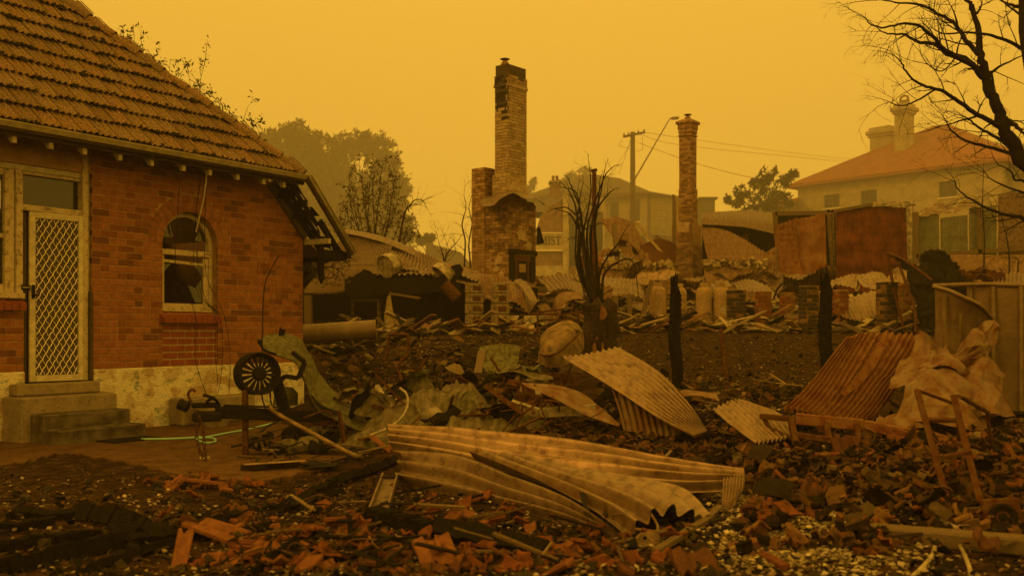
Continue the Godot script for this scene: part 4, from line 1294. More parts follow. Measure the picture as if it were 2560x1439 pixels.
# ================= ruins across the middle
func build_middle() -> void:
	var g := "iron sheets among the ruins"
	tin("buckled roof sheet leaning right of the cream chimney", [[[1345, 700, 24.5], [1395, 684, 24.5], [1445, 690, 24.3]], [[1360, 712, 23.2], [1410, 702, 23.2], [1455, 716, 23]], [[1372, 728, 22.3], [1420, 722, 22.2], [1460, 738, 22]]], 9, "tin_dull", {"amp": 0.02, "dent": 0.08}, "corrugated_sheet", 12, 24, g)
	tin("dark arched iron sheet behind the handrail frame", [[[1378, 790, 22], [1385, 750, 22], [1405, 732, 22], [1445, 728, 22]], [[1392, 812, 20.8], [1402, 775, 20.8], [1425, 752, 20.8], [1462, 750, 20.8]]], 0, "tin_old", {"dent": 0.05}, "iron_sheet", 10, 24, g)
	tin("short pale corrugated strip beside the handrail frame", [[[1342, 764, 20.6], [1364, 757, 20.6]], [[1352, 775, 20.3], [1378, 770, 20.3]], [[1374, 812, 20], [1394, 800, 20]]], 6, "tin", {"amp": 0.016}, "corrugated_sheet", 8, 24, g)
	tin("folded pale iron sheet leaning on the shed end", [[[1284, 700, 21.9], [1300, 694, 21.9]], [[1302, 716, 21.2], [1322, 712, 21.3]], [[1322, 752, 20.6], [1345, 755, 20.8]]], 0, "tin_dull", {"dent": 0.05}, "iron_sheet", 10, 8, g)
	tin("flattened iron sheets below the rubble wall", [[[1500, 690, 27], [1560, 694, 27], [1600, 710, 27]], [[1490, 712, 25], [1560, 722, 25], [1610, 735, 25]]], 10, "tin_dull", {"amp": 0.02, "dent": 0.12}, "corrugated_sheet", 10, 24, g)
	tin("bent iron sheet behind the pair of upright posts", [[[1535, 715, 24.5], [1570, 712, 24.5], [1605, 728, 24.5]], [[1530, 738, 23.5], [1575, 735, 23.5], [1612, 752, 23.5]]], 7, "tin_dull", {"amp": 0.02, "dent": 0.1}, "corrugated_sheet", 10, 24, g)
	tin("curved sheet edge above the gas cylinders", [[[1765, 720, 26], [1800, 700, 26], [1850, 712, 26]], [[1775, 735, 25], [1805, 715, 25], [1858, 728, 25]]], 6, "tin_dull", {"amp": 0.02, "dent": 0.08}, "corrugated_sheet", 10, 24, g)
	tin("arched roof sheet behind the brick piers", [[[1830, 708, 26], [1870, 698, 26], [1925, 716, 26]], [[1840, 716, 24.5], [1890, 712, 24.5], [1945, 742, 24.5]], [[1846, 724, 23.5], [1900, 730, 23.5], [1958, 760, 23.5]]], 10, "tin_dull", {"amp": 0.024, "dent": 0.05}, "corrugated_sheet", 12, 24, g)
	tin("large pale corrugated sheet sloping between the brick piers", [[[2030, 738, 23.5], [2060, 722, 23.5], [2085, 712, 23.5]], [[1985, 775, 22.3], [2030, 775, 22.3], [2070, 770, 22.3]], [[1922, 812, 21.2], [1970, 820, 21.2], [2050, 826, 21.2]]], 13, "tin", {"amp": 0.024, "dent": 0.05, "df": 0.7}, "corrugated_sheet", 14, 24, g)
	tin("spotted corrugated sheet curled at its lower edge", [[[2090, 775, 22.3], [2130, 742, 22.6], [2205, 722, 23]], [[2098, 785, 21.6], [2145, 765, 21.8], [2205, 750, 22]], [[2110, 792, 21], [2160, 800, 21.2], [2205, 780, 21.4]]], 10, "tin", {"amp": 0.024, "dent": 0.05}, "corrugated_sheet", 14, 24, g)
	tin("crumpled pale sheets heaped before the red shed", [[[2078, 695, 26], [2120, 686, 26], [2150, 690, 26]], [[2072, 725, 24.5], [2110, 715, 24.5], [2150, 735, 24.5]]], 8, "tin", {"amp": 0.012, "dent": 0.2}, "corrugated_sheet", 14, 24, g)
	tin("crumpled sheet with raised fold before the red shed door", [[[2140, 692, 26], [2190, 684, 26], [2215, 690, 26]], [[2150, 705, 25], [2190, 700, 25], [2225, 712, 25]], [[2160, 722, 24], [2200, 722, 24], [2240, 738, 24]]], 8, "tin", {"amp": 0.012, "dent": 0.2}, "corrugated_sheet", 14, 24, g)
	tin("tilted pale sheet between dark piers and the black canvas", [[[2235, 672, 25], [2262, 668, 25]], [[2210, 705, 24.5], [2290, 712, 24.5]]], 5, "tin", {"amp": 0.02, "dent": 0.1}, "corrugated_sheet", 10, 24, g)
	tin("curled roof sheet lying behind the tall grey panels", [[[2490, 690, 20], [2530, 683, 20], [2575, 692, 20]], [[2480, 712, 19], [2530, 710, 19], [2580, 718, 19]]], 9, "tin_dull", {"amp": 0.024, "dent": 0.08}, "corrugated_sheet", 10, 24, g)
	tin("flat sheets on the ground right of the gas cylinders", [[[1855, 815, 20.3], [1890, 806, 20.3], [1960, 818, 20.3]], [[1850, 826, 19.7], [1890, 824, 19.7], [1965, 828, 19.7]]], 0, "tin_dull", {"dent": 0.06}, "iron_sheet", 8, 20, g)
	tin("long bent sheet edge lying below the gas cylinders", [[[1570, 815, 20.6], [1650, 830, 20.4], [1830, 834, 20.3]], [[1575, 822, 20], [1650, 836, 19.9], [1830, 838, 19.9]]], 0, "tin_dull", {"dent": 0.03}, "iron_sheet", 5, 30, g)
	# more crumpled iron, low and mixed
	var pool_px := [[1420, 745], [1330, 735], [1480, 735], [1600, 765], [1720, 735], [1870, 760], [1985, 770], [2150, 700], [2330, 760], [1560, 790], [1465, 705], [1640, 690], [2440, 690], [1790, 745], [2290, 800]]
	var where := ["behind the handrail frame", "at the foot of the cream chimney", "left of the burnt stub posts", "behind the burnt stump's arching shoot", "behind the pale gas cylinder", "beside the dark pier by the cylinders", "under the bent black pipe", "on top of the heap before the red shed", "below the burnt canopy", "left of the long bent sheet edge", "under the painted name board", "below the low masonry wall", "behind the garden shed's top rail", "between the twin gas cylinders and the rubble wall", "in the dark under the bent canopy pole"]
	for k in pool_px.size():
		var q = pool_px[k]
		var z: float = 22.5 + (840 - q[1]) * 0.035
		var a := R(0, TAU)
		var c := W(q[0], q[1], z)
		c.y = maxf(c.y, gh(c.x, z) + 0.1)
		var u := Vector3(cos(a), R(-0.2, 0.3), sin(a)) * R(0.35, 0.7)
		var v := Vector3(-sin(a), R(-0.3, 0.5), cos(a)) * R(0.25, 0.45)
		var nt := [[c - u - v, c - v + rv(0.15), c + u - v], [c - u + rv(0.12), c + rv(0.15), c + u + rv(0.12)], [c - u + v, c + v + rv(0.15), c + u + v]]
		tag(pool(sheet_mesh(nt, 20, 10, {"corr": 0.0 if k % 3 == 0 else 10.0, "amp": 0.018, "dent": 0.12}), "crumpled_sheet", M[["tin_dull", "tin_old", "tin"][k % 3]], self), "small crumpled iron sheet " + where[k], "metal sheet", "crumpled sheets")
	# fallen roofs round the slim chimney
	tin("grey barrel-shaped fallen roof right of the slim chimney", [[[1752, 533, 35], [1850, 526, 36], [1945, 530, 37]], [[1752, 545, 33.6], [1850, 543, 34], [1942, 552, 34.6]], [[1752, 562, 33.2], [1850, 568, 33.4], [1938, 585, 33.8]]], 34, "tin_dull", {"amp": 0.02, "dent": 0.08, "df": 0.4, "seg": 4}, "fallen_roof", 12, 24, g)
	tin("dark fallen roof slope under the barrel-shaped roof", [[[1752, 566, 33.4], [1830, 580, 33], [1930, 640, 32.4]], [[1765, 625, 32], [1840, 632, 31.6], [1925, 650, 31.4]], [[1775, 662, 31.2], [1850, 662, 30.8], [1915, 662, 30.6]]], 26, "tin_old", {"amp": 0.02, "dent": 0.1, "df": 0.5, "seg": 4}, "fallen_roof", 12, 24, g)
	tin("leaning roof slope with exposed battens left of the slim chimney", [[[1498, 548, 37], [1545, 544, 37], [1585, 558, 37]], [[1530, 590, 35.6], [1570, 590, 35.6], [1612, 605, 35.8]], [[1560, 640, 34.5], [1600, 650, 34.5], [1645, 660, 34.8]]], 14, "tin_old", {"amp": 0.02, "dent": 0.06, "seg": 4}, "fallen_roof", 12, 24, g)
	tin("dark broken roof panel resting against the slim chimney", [[[1600, 610, 35], [1650, 596, 35.4], [1690, 612, 35.8]], [[1612, 648, 34.2], [1650, 650, 34.4], [1690, 650, 34.8]], [[1620, 672, 33.8], [1655, 672, 34], [1690, 668, 34.4]]], 0, "rust_dark", {"dent": 0.12}, "fallen_roof", 10, 16, g)
	tin("added dark backing closing the bright gap behind the fallen barrel roof", [[[1756, 556, 35.6], [1950, 560, 36.6]], [[1756, 690, 35.2], [1950, 690, 36.2]]], 0, "soot", {"cat": "wall"}, "added_backing", 2, 2)  # dark panel added to shut out the bright haze under the barrel roof
	for q in [[1590, 556, 1690, 672, 35.2, 0.09, "long"], [1640, 590, 1720, 640, 36.2, 0.1, "short"], [1535, 560, 1545, 660, 35.4, 0.16, "upright"]]:
		var bb := B.new()
		bb.beam(W(q[0], q[1], q[4]), W(q[2], q[3], q[4] - 0.6), q[5], q[5])
		tag(pool(bb, "fallen_beam", M.timber if q[6] != "long" else M.pale_timber, self), q[6] + " fallen roof beam beside the slim brick chimney", "beam")
	# rubble-topped garden walls
	for q in [[1765, 1918, 668, 726, 30.0, "brick retaining wall below the fallen barrel roof"], [1505, 1690, 672, 715, 31.0, "low masonry wall left of the slim chimney under rubble"]]:
		var b := B.new()
		var a := W(q[0], q[2], q[4]); var e := W(q[1], q[2], q[4])
		b.bbox(Vector3(a.x, 1.2, -q[4] - 0.3), Vector3(e.x, a.y, -q[4]), 0.03)
		tag(pool(b, "masonry_wall", M.far_brick, self), q[5], "wall")
		var rb := B.new()
		for k in 260:
			var p := Vector3(R(a.x, e.x), a.y + R(-0.02, 0.12 + 0.1 * sin(R(0, 3))), -q[4] + R(-0.5, 0.06))
			rb.col = [Color(0.4, 0.3, 0.17), Color(0.3, 0.2, 0.1), Color(0.12, 0.08, 0.05)][rng.randi() % 3]
			var s := R(0.03, 0.1)
			rb.box(Vector3(-s, -s * 0.5, -s), Vector3(s, s * 0.5, s), Transform3D(Basis.from_euler(rv(2.0)), p))
		tag(pool(rb, "rubble", M.brick_any, self), "pale broken rubble heaped along the top of the " + ("retaining wall" if q[0] > 1700 else "low masonry wall"), "rubble", "", "stuff")
	# ---- red iron shed, part collapsed
	var rs := thing("red_iron_shed", "collapsing red corrugated iron shed with a leaning rusty panel", "shed", on(2100, 33.0))
	var inv := rs.transform.affine_inverse()
	var S := func(rows, corr, called, m, o := {}):
		o["corr"] = corr
		o["seg"] = 4
		pool(sheet_mesh(net(rows), 20, 8, o), called, M[m], rs).transform = inv
	S.call([[[2092, 524, 33], [2180, 514, 33], [2268, 520, 33]], [[2092, 620, 33], [2180, 615, 33], [2268, 615, 33]], [[2092, 730, 33], [2180, 730, 33], [2268, 730, 33]]], 31, "wall_panel", "red_tin", {"amp": 0.024, "dent": 0.03})
	S.call([[[1988, 545, 32.8], [2030, 536, 32.8], [2062, 526, 32.8]], [[1970, 620, 32.6], [2020, 620, 32.6], [2066, 620, 32.6]], [[1955, 715, 32.3], [2020, 720, 32.3], [2072, 720, 32.3]]], 17, "leaning_panel", "red_tin_b", {"amp": 0.02, "dent": 0.22, "df": 0.5, "jag": 0.06})
	S.call([[[1940, 558, 32.5], [1965, 548, 32.5], [1990, 540, 32.5]], [[1938, 620, 32.3], [1965, 625, 32.3], [1998, 630, 32.3]], [[1950, 705, 31.8], [1980, 715, 31.8], [2020, 720, 31.8]]], 9, "rusty_panel", "rust", {"amp": 0.02, "dent": 0.24, "df": 0.6, "jag": 0.08})
	S.call([[[1904, 640, 31.5], [1935, 618, 31.5], [1945, 622, 31.5]], [[1918, 690, 31.2], [1940, 690, 31.2], [1952, 690, 31.2]], [[1930, 718, 31], [1945, 718, 31], [1960, 718, 31]]], 7, "torn_panel", "tin_old", {"amp": 0.022, "dent": 0.05})
	S.call([[[2068, 530, 33.2], [2092, 530, 33.2]], [[2072, 600, 33.2], [2092, 600, 33.2]], [[2078, 690, 33.2], [2094, 690, 33.2]]], 3, "pale_strip", "tin_dull", {"amp": 0.015, "dent": 0.05})
	S.call([[[2010, 532, 33.2], [2270, 516, 33.2]], [[2010, 534, 40], [2280, 522, 40]]], 20, "roof_sheet", "tin_old", {"amp": 0.02, "dent": 0.1})
	for q in [[2085, 528, 2180, 511, 0.1], [2180, 511, 2290, 508, 0.16], [1938, 530, 1942, 600, 0.14], [1938, 534, 2068, 532, 0.14], [2275, 512, 2280, 690, 0.22]]:
		var b := B.new()
		b.beam(W(q[0], q[1], 32.95), W(q[2], q[3], 32.95), 0.1, q[4])
		pool(b, "frame_beam", M.timber if q[4] < 0.15 else M.fibro, rs).transform = inv
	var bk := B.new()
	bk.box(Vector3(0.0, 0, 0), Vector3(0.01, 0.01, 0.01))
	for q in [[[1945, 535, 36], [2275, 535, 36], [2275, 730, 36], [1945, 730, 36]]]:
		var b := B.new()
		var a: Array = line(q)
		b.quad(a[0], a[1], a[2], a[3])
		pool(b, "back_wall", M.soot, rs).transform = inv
	# ---- iron fence and masonry wall on the right
	var fe := thing("iron_fence", "grey green corrugated iron fence with a timber rail right of the red shed", "fence", on(2420, 31.0))
	inv = fe.transform.affine_inverse()
	var fx := [2282, 2352, 2424, 2496, 2570, 2640]
	for k in 5:
		var tp: float = [540, 545, 520, 486, 500][k]
		var o := {"corr": 12.0, "amp": 0.018, "dent": 0.04, "seg": 4}
		pool(sheet_mesh(net([[[fx[k], tp, 31], [fx[k + 1] - 3, tp - 8, 31]], [[fx[k], 660, 31], [fx[k + 1] - 3, 655, 31]]]), 20, 4, o), "fence_panel", M.fence_tin if k != 3 else M.tin_dull, fe).transform = inv
	for q in [[2290, 640, 2640, 615, 0.14], [2450, 520, 2450, 660, 0.12], [2290, 530, 2290, 660, 0.16]]:
		var b := B.new()
		b.beam(W(q[0], q[1], 30.85), W(q[2], q[3], 30.85), 0.1, q[4])
		pool(b, "rail" if q[0] != q[2] else "post", M.timber, fe).transform = inv
	tin("torn pale iron hanging along the top of the fence", [[[2300, 522, 31.4], [2380, 505, 31.4], [2450, 490, 31.4]], [[2300, 540, 30.9], [2380, 528, 30.9], [2450, 512, 30.9]]], 0, "tin_dull", {"dent": 0.2, "hole": 0.6}, "torn_iron", 8, 24)
	var b := B.new()
	var wl := W(2385, 637, 29.5); var wr := W(2700, 628, 29.5)
	b.bbox(Vector3(wl.x, 1.5, -29.8), Vector3(wr.x, wl.y, -29.5), 0.02)
	tag(pool(b, "garden_wall", M.far_brick, self), "ochre masonry garden wall in front of the iron fence", "wall")
	# ---- gas cylinders
	for q in [[1645, 827, 0.4, 23.3, 1.0, "pale rusty gas cylinder standing alone left of the spiked charred post"], [1700, 826, 0.34, 24.2, 0.95, "gas cylinder half hidden behind the spiked charred post"], [1760, 831, 0.37, 22.8, 1.0, "gas cylinder with smooth ochre shell, left of its twin"], [1803, 831, 0.39, 22.8, 1.0, "gas cylinder with a white blistered spot on its shell"]]:
		var at := on(q[0], q[3], -0.02)
		at.y = minf(at.y, W(q[0], q[1], q[3]).y)
		var cy := thing("gas_cylinder", q[5], "gas cylinder", at, 0, "gas cylinders on the terrace")
		var r: float = q[2] / 2
		b = B.new()
		b.lathe([[r * 0.9, 0.0], [r, 0.04], [r, 0.9], [r * 0.93, 0.98], [r * 0.7, 1.04], [r * 0.35, 1.07], [0.0, 1.075]], 24)
		pool(b, "shell", M.cylinder, cy)
		b = B.new()
		b.lathe([[r * 0.5, 1.04], [r * 0.5, 1.16], [r * 0.46, 1.16], [r * 0.46, 1.04]], 16)
		pool(b, "collar", M.cylinder, cy)
		b = B.new()
		b.lathe([[0.03, 1.05], [0.03, 1.14], [0.05, 1.15], [0.05, 1.17], [0.0, 1.17]], 8)
		pool(b, "valve", M.rust_dark, cy)
		if q[0] == 1803:
			b = B.new()
			for k in 60:
				var a := 1.5 + rng.randfn() * 0.16
				var yy := 0.5 + rng.randfn() * 0.05
				var s := R(0.006, 0.016)
				var d := Vector3(cos(a), 0, sin(a))
				b.box(Vector3(-s, -s, -0.004), Vector3(s, s, 0.004), Transform3D(Basis(Vector3.UP, PI / 2 - a), d * r + Vector3(0, yy, 0)))
			tag(pool(b, "blistered_paint", M.ash_white, cy), "", "", "", "stuff")
	# ---- brick piers
	for q in [[1841, 722, 836, 0.3, 21.6, 1, "dark brick pier touching the right-hand gas cylinder"], [1909, 726, 808, 0.26, 22.0, 0, "red brick pier with pale joints behind flat sheets"], [1969, 729, 792, 0.26, 23.0, 0, "short red brick pier beside a bent pipe"], [2022, 712, 842, 0.3, 20.6, 1, "dark capped brick pier left of the scaly charred post"], [2101, 722, 828, 0.26, 21.6, 0, "red brick pier right of the scaly charred post"], [2218, 705, 830, 0.3, 20.0, 1, "dark brick pier left of the fallen black canvas"], [2256, 708, 826, 0.27, 21.0, 0, "red brick pier under the fallen black canvas"]]:
		var at := on(q[0], q[4], 0.0)
		var pr := thing("brick_pier", q[6], "pier", Vector3(at.x, 0, at.z), 0.45, "brick piers of a burnt floor")
		var yb: float = minf(at.y, W(q[0], q[2], q[4]).y) - 0.05
		var yt: float = W(q[0], q[1], q[4]).y
		var w: float = q[3] / 2
		b = B.new()
		b.box(Vector3(-w + 0.012, yb, -w + 0.012), Vector3(w - 0.012, yt - 0.02, w - 0.012))
		pool(b, "core", M.mortar, pr)
		var list := []
		brick_box(list, -w, w, -w, w, yb, yt, func(f, y, u): return rng.randi() % 3)
		lay(list, pr, "brick", func(e): return e[2], ["scorch3", "cream5", "cream5"] if q[5] else ["brick3", "scorch1", "brick4"], 0.03)
	# bent pipe frame by the piers
	b = B.new()
	b.tube(smooth(line([[1935, 745, 22.5], [1950, 715, 22.5], [1985, 700, 22.6], [2010, 735, 22.6]]), 20), [0.025], 6)
	tag(pool(b, "bent_pipe", M.black_metal, self), "thin bent black pipe arching over the short brick pier", "pipe")
	# handrail frame before the chimney
	var hr := thing("handrail_frame", "angular rusted handrail frame below the arched iron sheet", "frame", on(1390, 18.6))
	inv = hr.transform.affine_inverse()
	for q in [[[1330, 783, 18.4], [1410, 772, 19.2]], [[1330, 783, 18.4], [1408, 787, 17.8]], [[1408, 787, 17.8], [1456, 778, 18.6]], [[1344, 783, 18.4], [1344, 840, 18.4]], [[1410, 787, 17.8], [1410, 850, 17.8]], [[1446, 779, 18.5], [1446, 820, 18.5]], [[1344, 800, 18.4], [1450, 798, 18.4]], [[1344, 820, 18.4], [1410, 815, 18.0]]]:
		b = B.new()
		b.beam(W(q[0][0], q[0][1], q[0][2]), W(q[1][0], q[1][1], q[1][2]), 0.035, 0.035)
		pool(b, "bar", M.rust_dark, hr).transform = inv
	# fallen black canvas and its pole
	var cv := thing("burnt_canopy", "torn black burnt canopy sagging from a bent frame beside the grey panels", "canopy", on(2320, 19.5))
	inv = cv.transform.affine_inverse()
	var nt := net([[[2222, 634, 20], [2290, 668, 19.8], [2300, 640, 20.2], [2320, 625, 20.4], [2345, 628, 20.4], [2380, 640, 20.2], [2392, 665, 20]], [[2262, 660, 19.6], [2300, 690, 19.2], [2330, 680, 19.6], [2360, 680, 19.6], [2395, 680, 19.6], [2400, 690, 19.6], [2405, 700, 19.6]], [[2290, 760, 19], [2310, 745, 18.9], [2335, 735, 19], [2360, 725, 19], [2390, 715, 19], [2420, 712, 19], [2430, 715, 19]], [[2300, 835, 19], [2320, 835, 18.8], [2340, 830, 18.8], [2370, 820, 18.8], [2400, 810, 18.8], [2430, 800, 18.8], [2445, 800, 18.8]]])
	pool(sheet_mesh(nt, 34, 26, {"dent": 0.2, "df": 2.2, "crease": true, "jag": 0.05}), "canvas", M.soot, cv).transform = inv
	for q in [[[2220, 632, 20.1], [2235, 720, 19.9], [2262, 830, 19.6]], [[2220, 632, 20.1], [2262, 650, 19.5], [2330, 700, 19]], [[2240, 640, 20], [2285, 760, 19], [2290, 830, 18.8]]]:
		b = B.new()
		b.tube(smooth(line(q), 10), [0.03], 6)
		pool(b, "frame_pole", M.rust_dark, cv).transform = inv
	var hp := B.new()
	for k in 60:
		var p := W(R(2390, 2520), R(676, 712), R(19.5, 21))
		hp.beam(p, p + Vector3(R(-0.45, 0.45), R(-0.08, 0.12), R(-0.3, 0.3)), R(0.02, 0.16), R(0.01, 0.05), R(0, 3))
	tag(pool(hp, "burnt_litter", M.rust_dark, self), "tangle of scorched scraps piled behind the grey panels", "debris", "", "stuff")
	# bent plates of iron through the wreckage
	var pl := [[[1480, 668], "under the leaning shoots of the stump"], [[1570, 690], "on the low masonry wall's rubble"], [[1640, 730], "above the pale gas cylinder"], [[1720, 700], "at the foot of the slim chimney"], [[1800, 690], "against the retaining wall"], [[1880, 690], "right along the retaining wall"], [[1930, 700], "at the torn foot of the rusty panel"], [[2010, 705], "before the leaning panel of the red shed"], [[2120, 705], "before the red wall panel"], [[2250, 690], "between red shed and burnt canopy"], [[1420, 700], "right of the fireplace"], [[1360, 720], "below the fireplace"], [[1610, 640], "on the broken roof panel"], [[1560, 600], "under the exposed battens"], [[1850, 600], "in the mouth of the barrel roof"], [[1500, 640], "behind the bare shoots by the shop"]]
	for e in pl:
		var z: float = 22.0 + (840 - e[0][1]) * 0.055
		var c := W(e[0][0], e[0][1], z)
		var a := R(0, TAU)
		var u := Vector3(cos(a), R(-0.25, 0.35), sin(a) * 0.6) * R(0.5, 0.95)
		var v := Vector3(-sin(a) * 0.5, R(-0.2, 0.7), cos(a)) * R(0.3, 0.6)
		var nt2 := [[c - u - v, c - v + rv(0.25), c + u - v], [c - u + rv(0.2), c + rv(0.25), c + u + rv(0.2)], [c - u + v, c + v + rv(0.25), c + u + v]]
		tag(pool(sheet_mesh(nt2, 20, 10, {"corr": 12.0, "amp": 0.02, "dent": 0.25, "jag": 0.1}), "bent_iron_sheet", M[["tin_dull", "tin_old", "rust"][rng.randi() % 3]], self), "bent torn iron sheet " + e[1], "metal sheet", "bent iron sheets")
	# scraps all over the middle terrace
	var mid := B.new()
	for k in 1500:
		var z := R(19.4, 31.0)
		var px := R(1280, 2420)
		if k % 5 == 0:
			z = R(18.8, 20.5)
			px = R(780, 1330)
		var p := on(px, z)
		mid.col = [Color(0.42, 0.32, 0.19), Color(0.28, 0.2, 0.11), Color(0.1, 0.07, 0.045), Color(0.03, 0.024, 0.017), Color(0.2, 0.1, 0.05)][rng.randi() % 5]
		var a := R(0, TAU)
		var l := R(0.06, 0.32) if k % 4 else R(0.3, 0.9)
		mid.box(Vector3(-l, -0.012, -R(0.02, 0.12)), Vector3(l, R(0.005, 0.03), R(0.02, 0.12)), Transform3D(Basis.from_euler(Vector3(R(-0.5, 0.5), a, R(-0.5, 0.5))), p + Vector3(0, R(0.0, 0.16), 0)))
	tag(pool(mid, "scattered_scraps", M.brick_any, self), "boards, ash and scraps littering the burnt terrace", "debris", "", "stuff")
	# two burnt verandah posts and cross pieces among the ruins
	for q in [[1540, 740, 800, "burnt stub post left of the paired piers"], [1574, 735, 795, "second burnt stub post behind the tree stump"], [1600, 700, 760, "leaning charred strut crossing behind the tree stump"]]:
		b = B.new()
		var zz := 23.0
		var lo := on(q[0], zz, -0.05)
		var hi := W(q[0] + (30 if q[0] == 1600 else 0), q[1], zz)
		b.beam(lo, hi, 0.1, 0.1)
		tag(pool(b, "stub_post", M.timber, self), q[3], "post")

# ================= buildings of the town
func build_far() -> void:
	var b: B
	# ---- rendered house with the red roof, on the right
	var h := thing("rendered_house", "cream rendered house with red hipped roof, two chimneys and three small windows", "house", Vector3(16.93, 0, -58))
	h.basis = Basis(Vector3(0.6658, 0, 0.7461), Vector3.UP, Vector3(-0.7461, 0, 0.6658))
	var wins := [[1.7, 2.7, 8.4, 9.17], [3.99, 4.97, 8.36, 9.16], [8.43, 9.38, 8.33, 9.16]]
	b = B.new()
	var cut := [0.0]
	for w in wins: cut.append_array([w[0], w[1]])
	cut.append(11.66)
	for k in range(0, cut.size(), 2): b.box(Vector3(cut[k], 3.0, -0.3), Vector3(cut[k + 1], 9.95, 0))
	for w in wins:
		b.box(Vector3(w[0], 3.0, -0.3), Vector3(w[1], w[2], 0))
		b.box(Vector3(w[0], w[3], -0.3), Vector3(w[1], 9.95, 0))
	b.box(Vector3(0, 3.0, -11), Vector3(0.3, 9.95, -0.3))
	b.box(Vector3(11.36, 3.0, -11), Vector3(11.66, 9.95, -0.3))
	b.box(Vector3(0, 3.0, -11.3), Vector3(11.66, 9.95, -11))
	b.box(Vector3(11.66, 3.0, -8), Vector3(19, 9.2, -1.0))
	pool(b, "wall", M.white_wall, h)
	for w in wins:
		var wn2 := Node3D.new()
		wn2.name = "window"
		h.add_child(wn2, true)
		b = B.new()
		b.box(Vector3(w[0], w[2], -0.2), Vector3(w[1], w[3], -0.17))
		pool(b, "pane", M.dark_glass, wn2)
		b = B.new()
		b.box(Vector3(w[0] - 0.04, w[2] - 0.08, -0.02), Vector3(w[1] + 0.04, w[2], 0.08))
		pool(b, "sill", M.far_trim, wn2)
		b = B.new()
		b.box(Vector3((w[0] + w[1]) / 2 - 0.03, w[2], -0.17), Vector3((w[0] + w[1]) / 2 + 0.03, w[3], -0.13))
		pool(b, "glazing_bar", M.timber, wn2)
	b = B.new()
	var e := [Vector3(-0.5, 9.93, 0.5), Vector3(12.1, 9.93, 0.5), Vector3(12.1, 9.93, -11.8), Vector3(-0.5, 9.93, -11.8)]
	var pk := [Vector3(5.6, 13.35, -5.5), Vector3(6.4, 13.35, -5.8)]
	b.quad(e[0], pk[0], pk[1], e[1])
	b.tri(e[1], pk[1], e[2])
	b.quad(e[2], pk[1], pk[0], e[3])
	b.tri(e[3], pk[0], e[0])
	b.hexa([e[0] - Vector3(0, 0.16, 0), e[1] - Vector3(0, 0.16, 0), e[2] - Vector3(0, 0.16, 0), e[3] - Vector3(0, 0.16, 0), e[0] - Vector3(0, 0.02, 0), e[1] - Vector3(0, 0.02, 0), e[2] - Vector3(0, 0.02, 0), e[3] - Vector3(0, 0.02, 0)])
	var rf := pool(b, "roof", M.red_roof, h)
	b = B.new()
	b.hexa([Vector3(11.5, 9.2, -0.4), Vector3(19.4, 9.0, -0.4), Vector3(19.4, 9.0, -8.4), Vector3(11.5, 9.2, -8.4), Vector3(11.5, 9.45, -0.4), Vector3(19.4, 9.2, -0.4), Vector3(19.4, 12, -4.4), Vector3(11.5, 12.0, -4.4)])
	pool(b, "rear_roof", M.far_roof, h)
	for k in 2:
		var c: Vector3 = [Vector3(2.9, 11.3, -4.6), Vector3(5.0, 11.6, -3.1)][k]
		var hw: Vector2 = [Vector2(0.62, 0.38), Vector2(0.38, 0.45)][k]
		var tp: float = [13.55, 14.35][k]
		b = B.new()
		b.bbox(Vector3(c.x - hw.x, 10.2, c.z - hw.y), Vector3(c.x + hw.x, tp - 0.55, c.z + hw.y), 0.02)
		b.bbox(Vector3(c.x - hw.x - 0.1, tp - 0.6, c.z - hw.y - 0.1), Vector3(c.x + hw.x + 0.1, tp - 0.45, c.z + hw.y + 0.1), 0.03)
		b.bbox(Vector3(c.x - hw.x - 0.2, tp - 0.45, c.z - hw.y - 0.2), Vector3(c.x + hw.x + 0.2, tp - 0.2, c.z + hw.y + 0.2), 0.05)
		b.bbox(Vector3(c.x - hw.x - 0.05, tp - 0.2, c.z - hw.y - 0.05), Vector3(c.x + hw.x + 0.05, tp, c.z + hw.y + 0.05), 0.03)
		pool(b, "chimney", M.white_wall, h)
		if k == 1:
			b = B.new()
			b.lathe([[0.3, 0], [0.28, 0.2], [0.26, 0.2], [0.28, 0.0]], 14, Transform3D(Basis.IDENTITY, Vector3(c.x, tp, c.z)))
			pool(b, "chimney_pot", M.far_brick, h)
			b = B.new()
			b.tube([Vector3(c.x - 0.24, tp + 0.18, c.z), Vector3(c.x - 0.2, tp + 0.42, c.z), Vector3(c.x, tp + 0.5, c.z), Vector3(c.x + 0.2, tp + 0.42, c.z), Vector3(c.x + 0.24, tp + 0.18, c.z)], [0.07], 6)
			pool(b, "pot_hood", M.far_brick, h)
	# ---- skillion roofs left of it
	b = B.new()
	b.hexa([W(1905, 525, 55), W(1998, 502, 55), W(1998, 500, 59), W(1905, 522, 59), W(1905, 520, 55), W(1998, 494, 55), W(1998, 492, 59), W(1905, 517, 59)])
	var lt := thing("lean_to", "low red roofed lean-to at the left end of the cream house", "lean-to", on(1950, 57))
	pool(b, "roof", M.red_roof, lt).transform = lt.transform.affine_inverse()
	b = B.new()
	b.hexa([on(1912, 55.5), on(1996, 55.5), on(1996, 58.5), on(1912, 58.5), W(1912, 526, 55.5), W(1996, 503, 55.5), W(1996, 502, 58.5), W(1912, 524, 58.5)])
	pool(b, "wall", M.far_brick, lt).transform = lt.transform.affine_inverse()
	# ---- shop with the sign
	var z := 46.0
	var sp := thing("chemist_shop", "brick corner shop with curved parapet and pale painted name board", "shop", on(1380, z))
	var inv := sp.transform.affine_inverse()
	var add := func(bb: B, called, m, par): pool(bb, called, M[m], par).transform = inv
	var pl := PackedVector2Array()
	for q in [[1180, 760], [1406, 760], [1406, 497], [1385, 510], [1365, 522], [1350, 542], [1342, 570], [1320, 575], [1180, 575]]:
		var p := W(q[0], q[1], z)
		pl.append(Vector2(p.x, p.y))
	b = B.new()
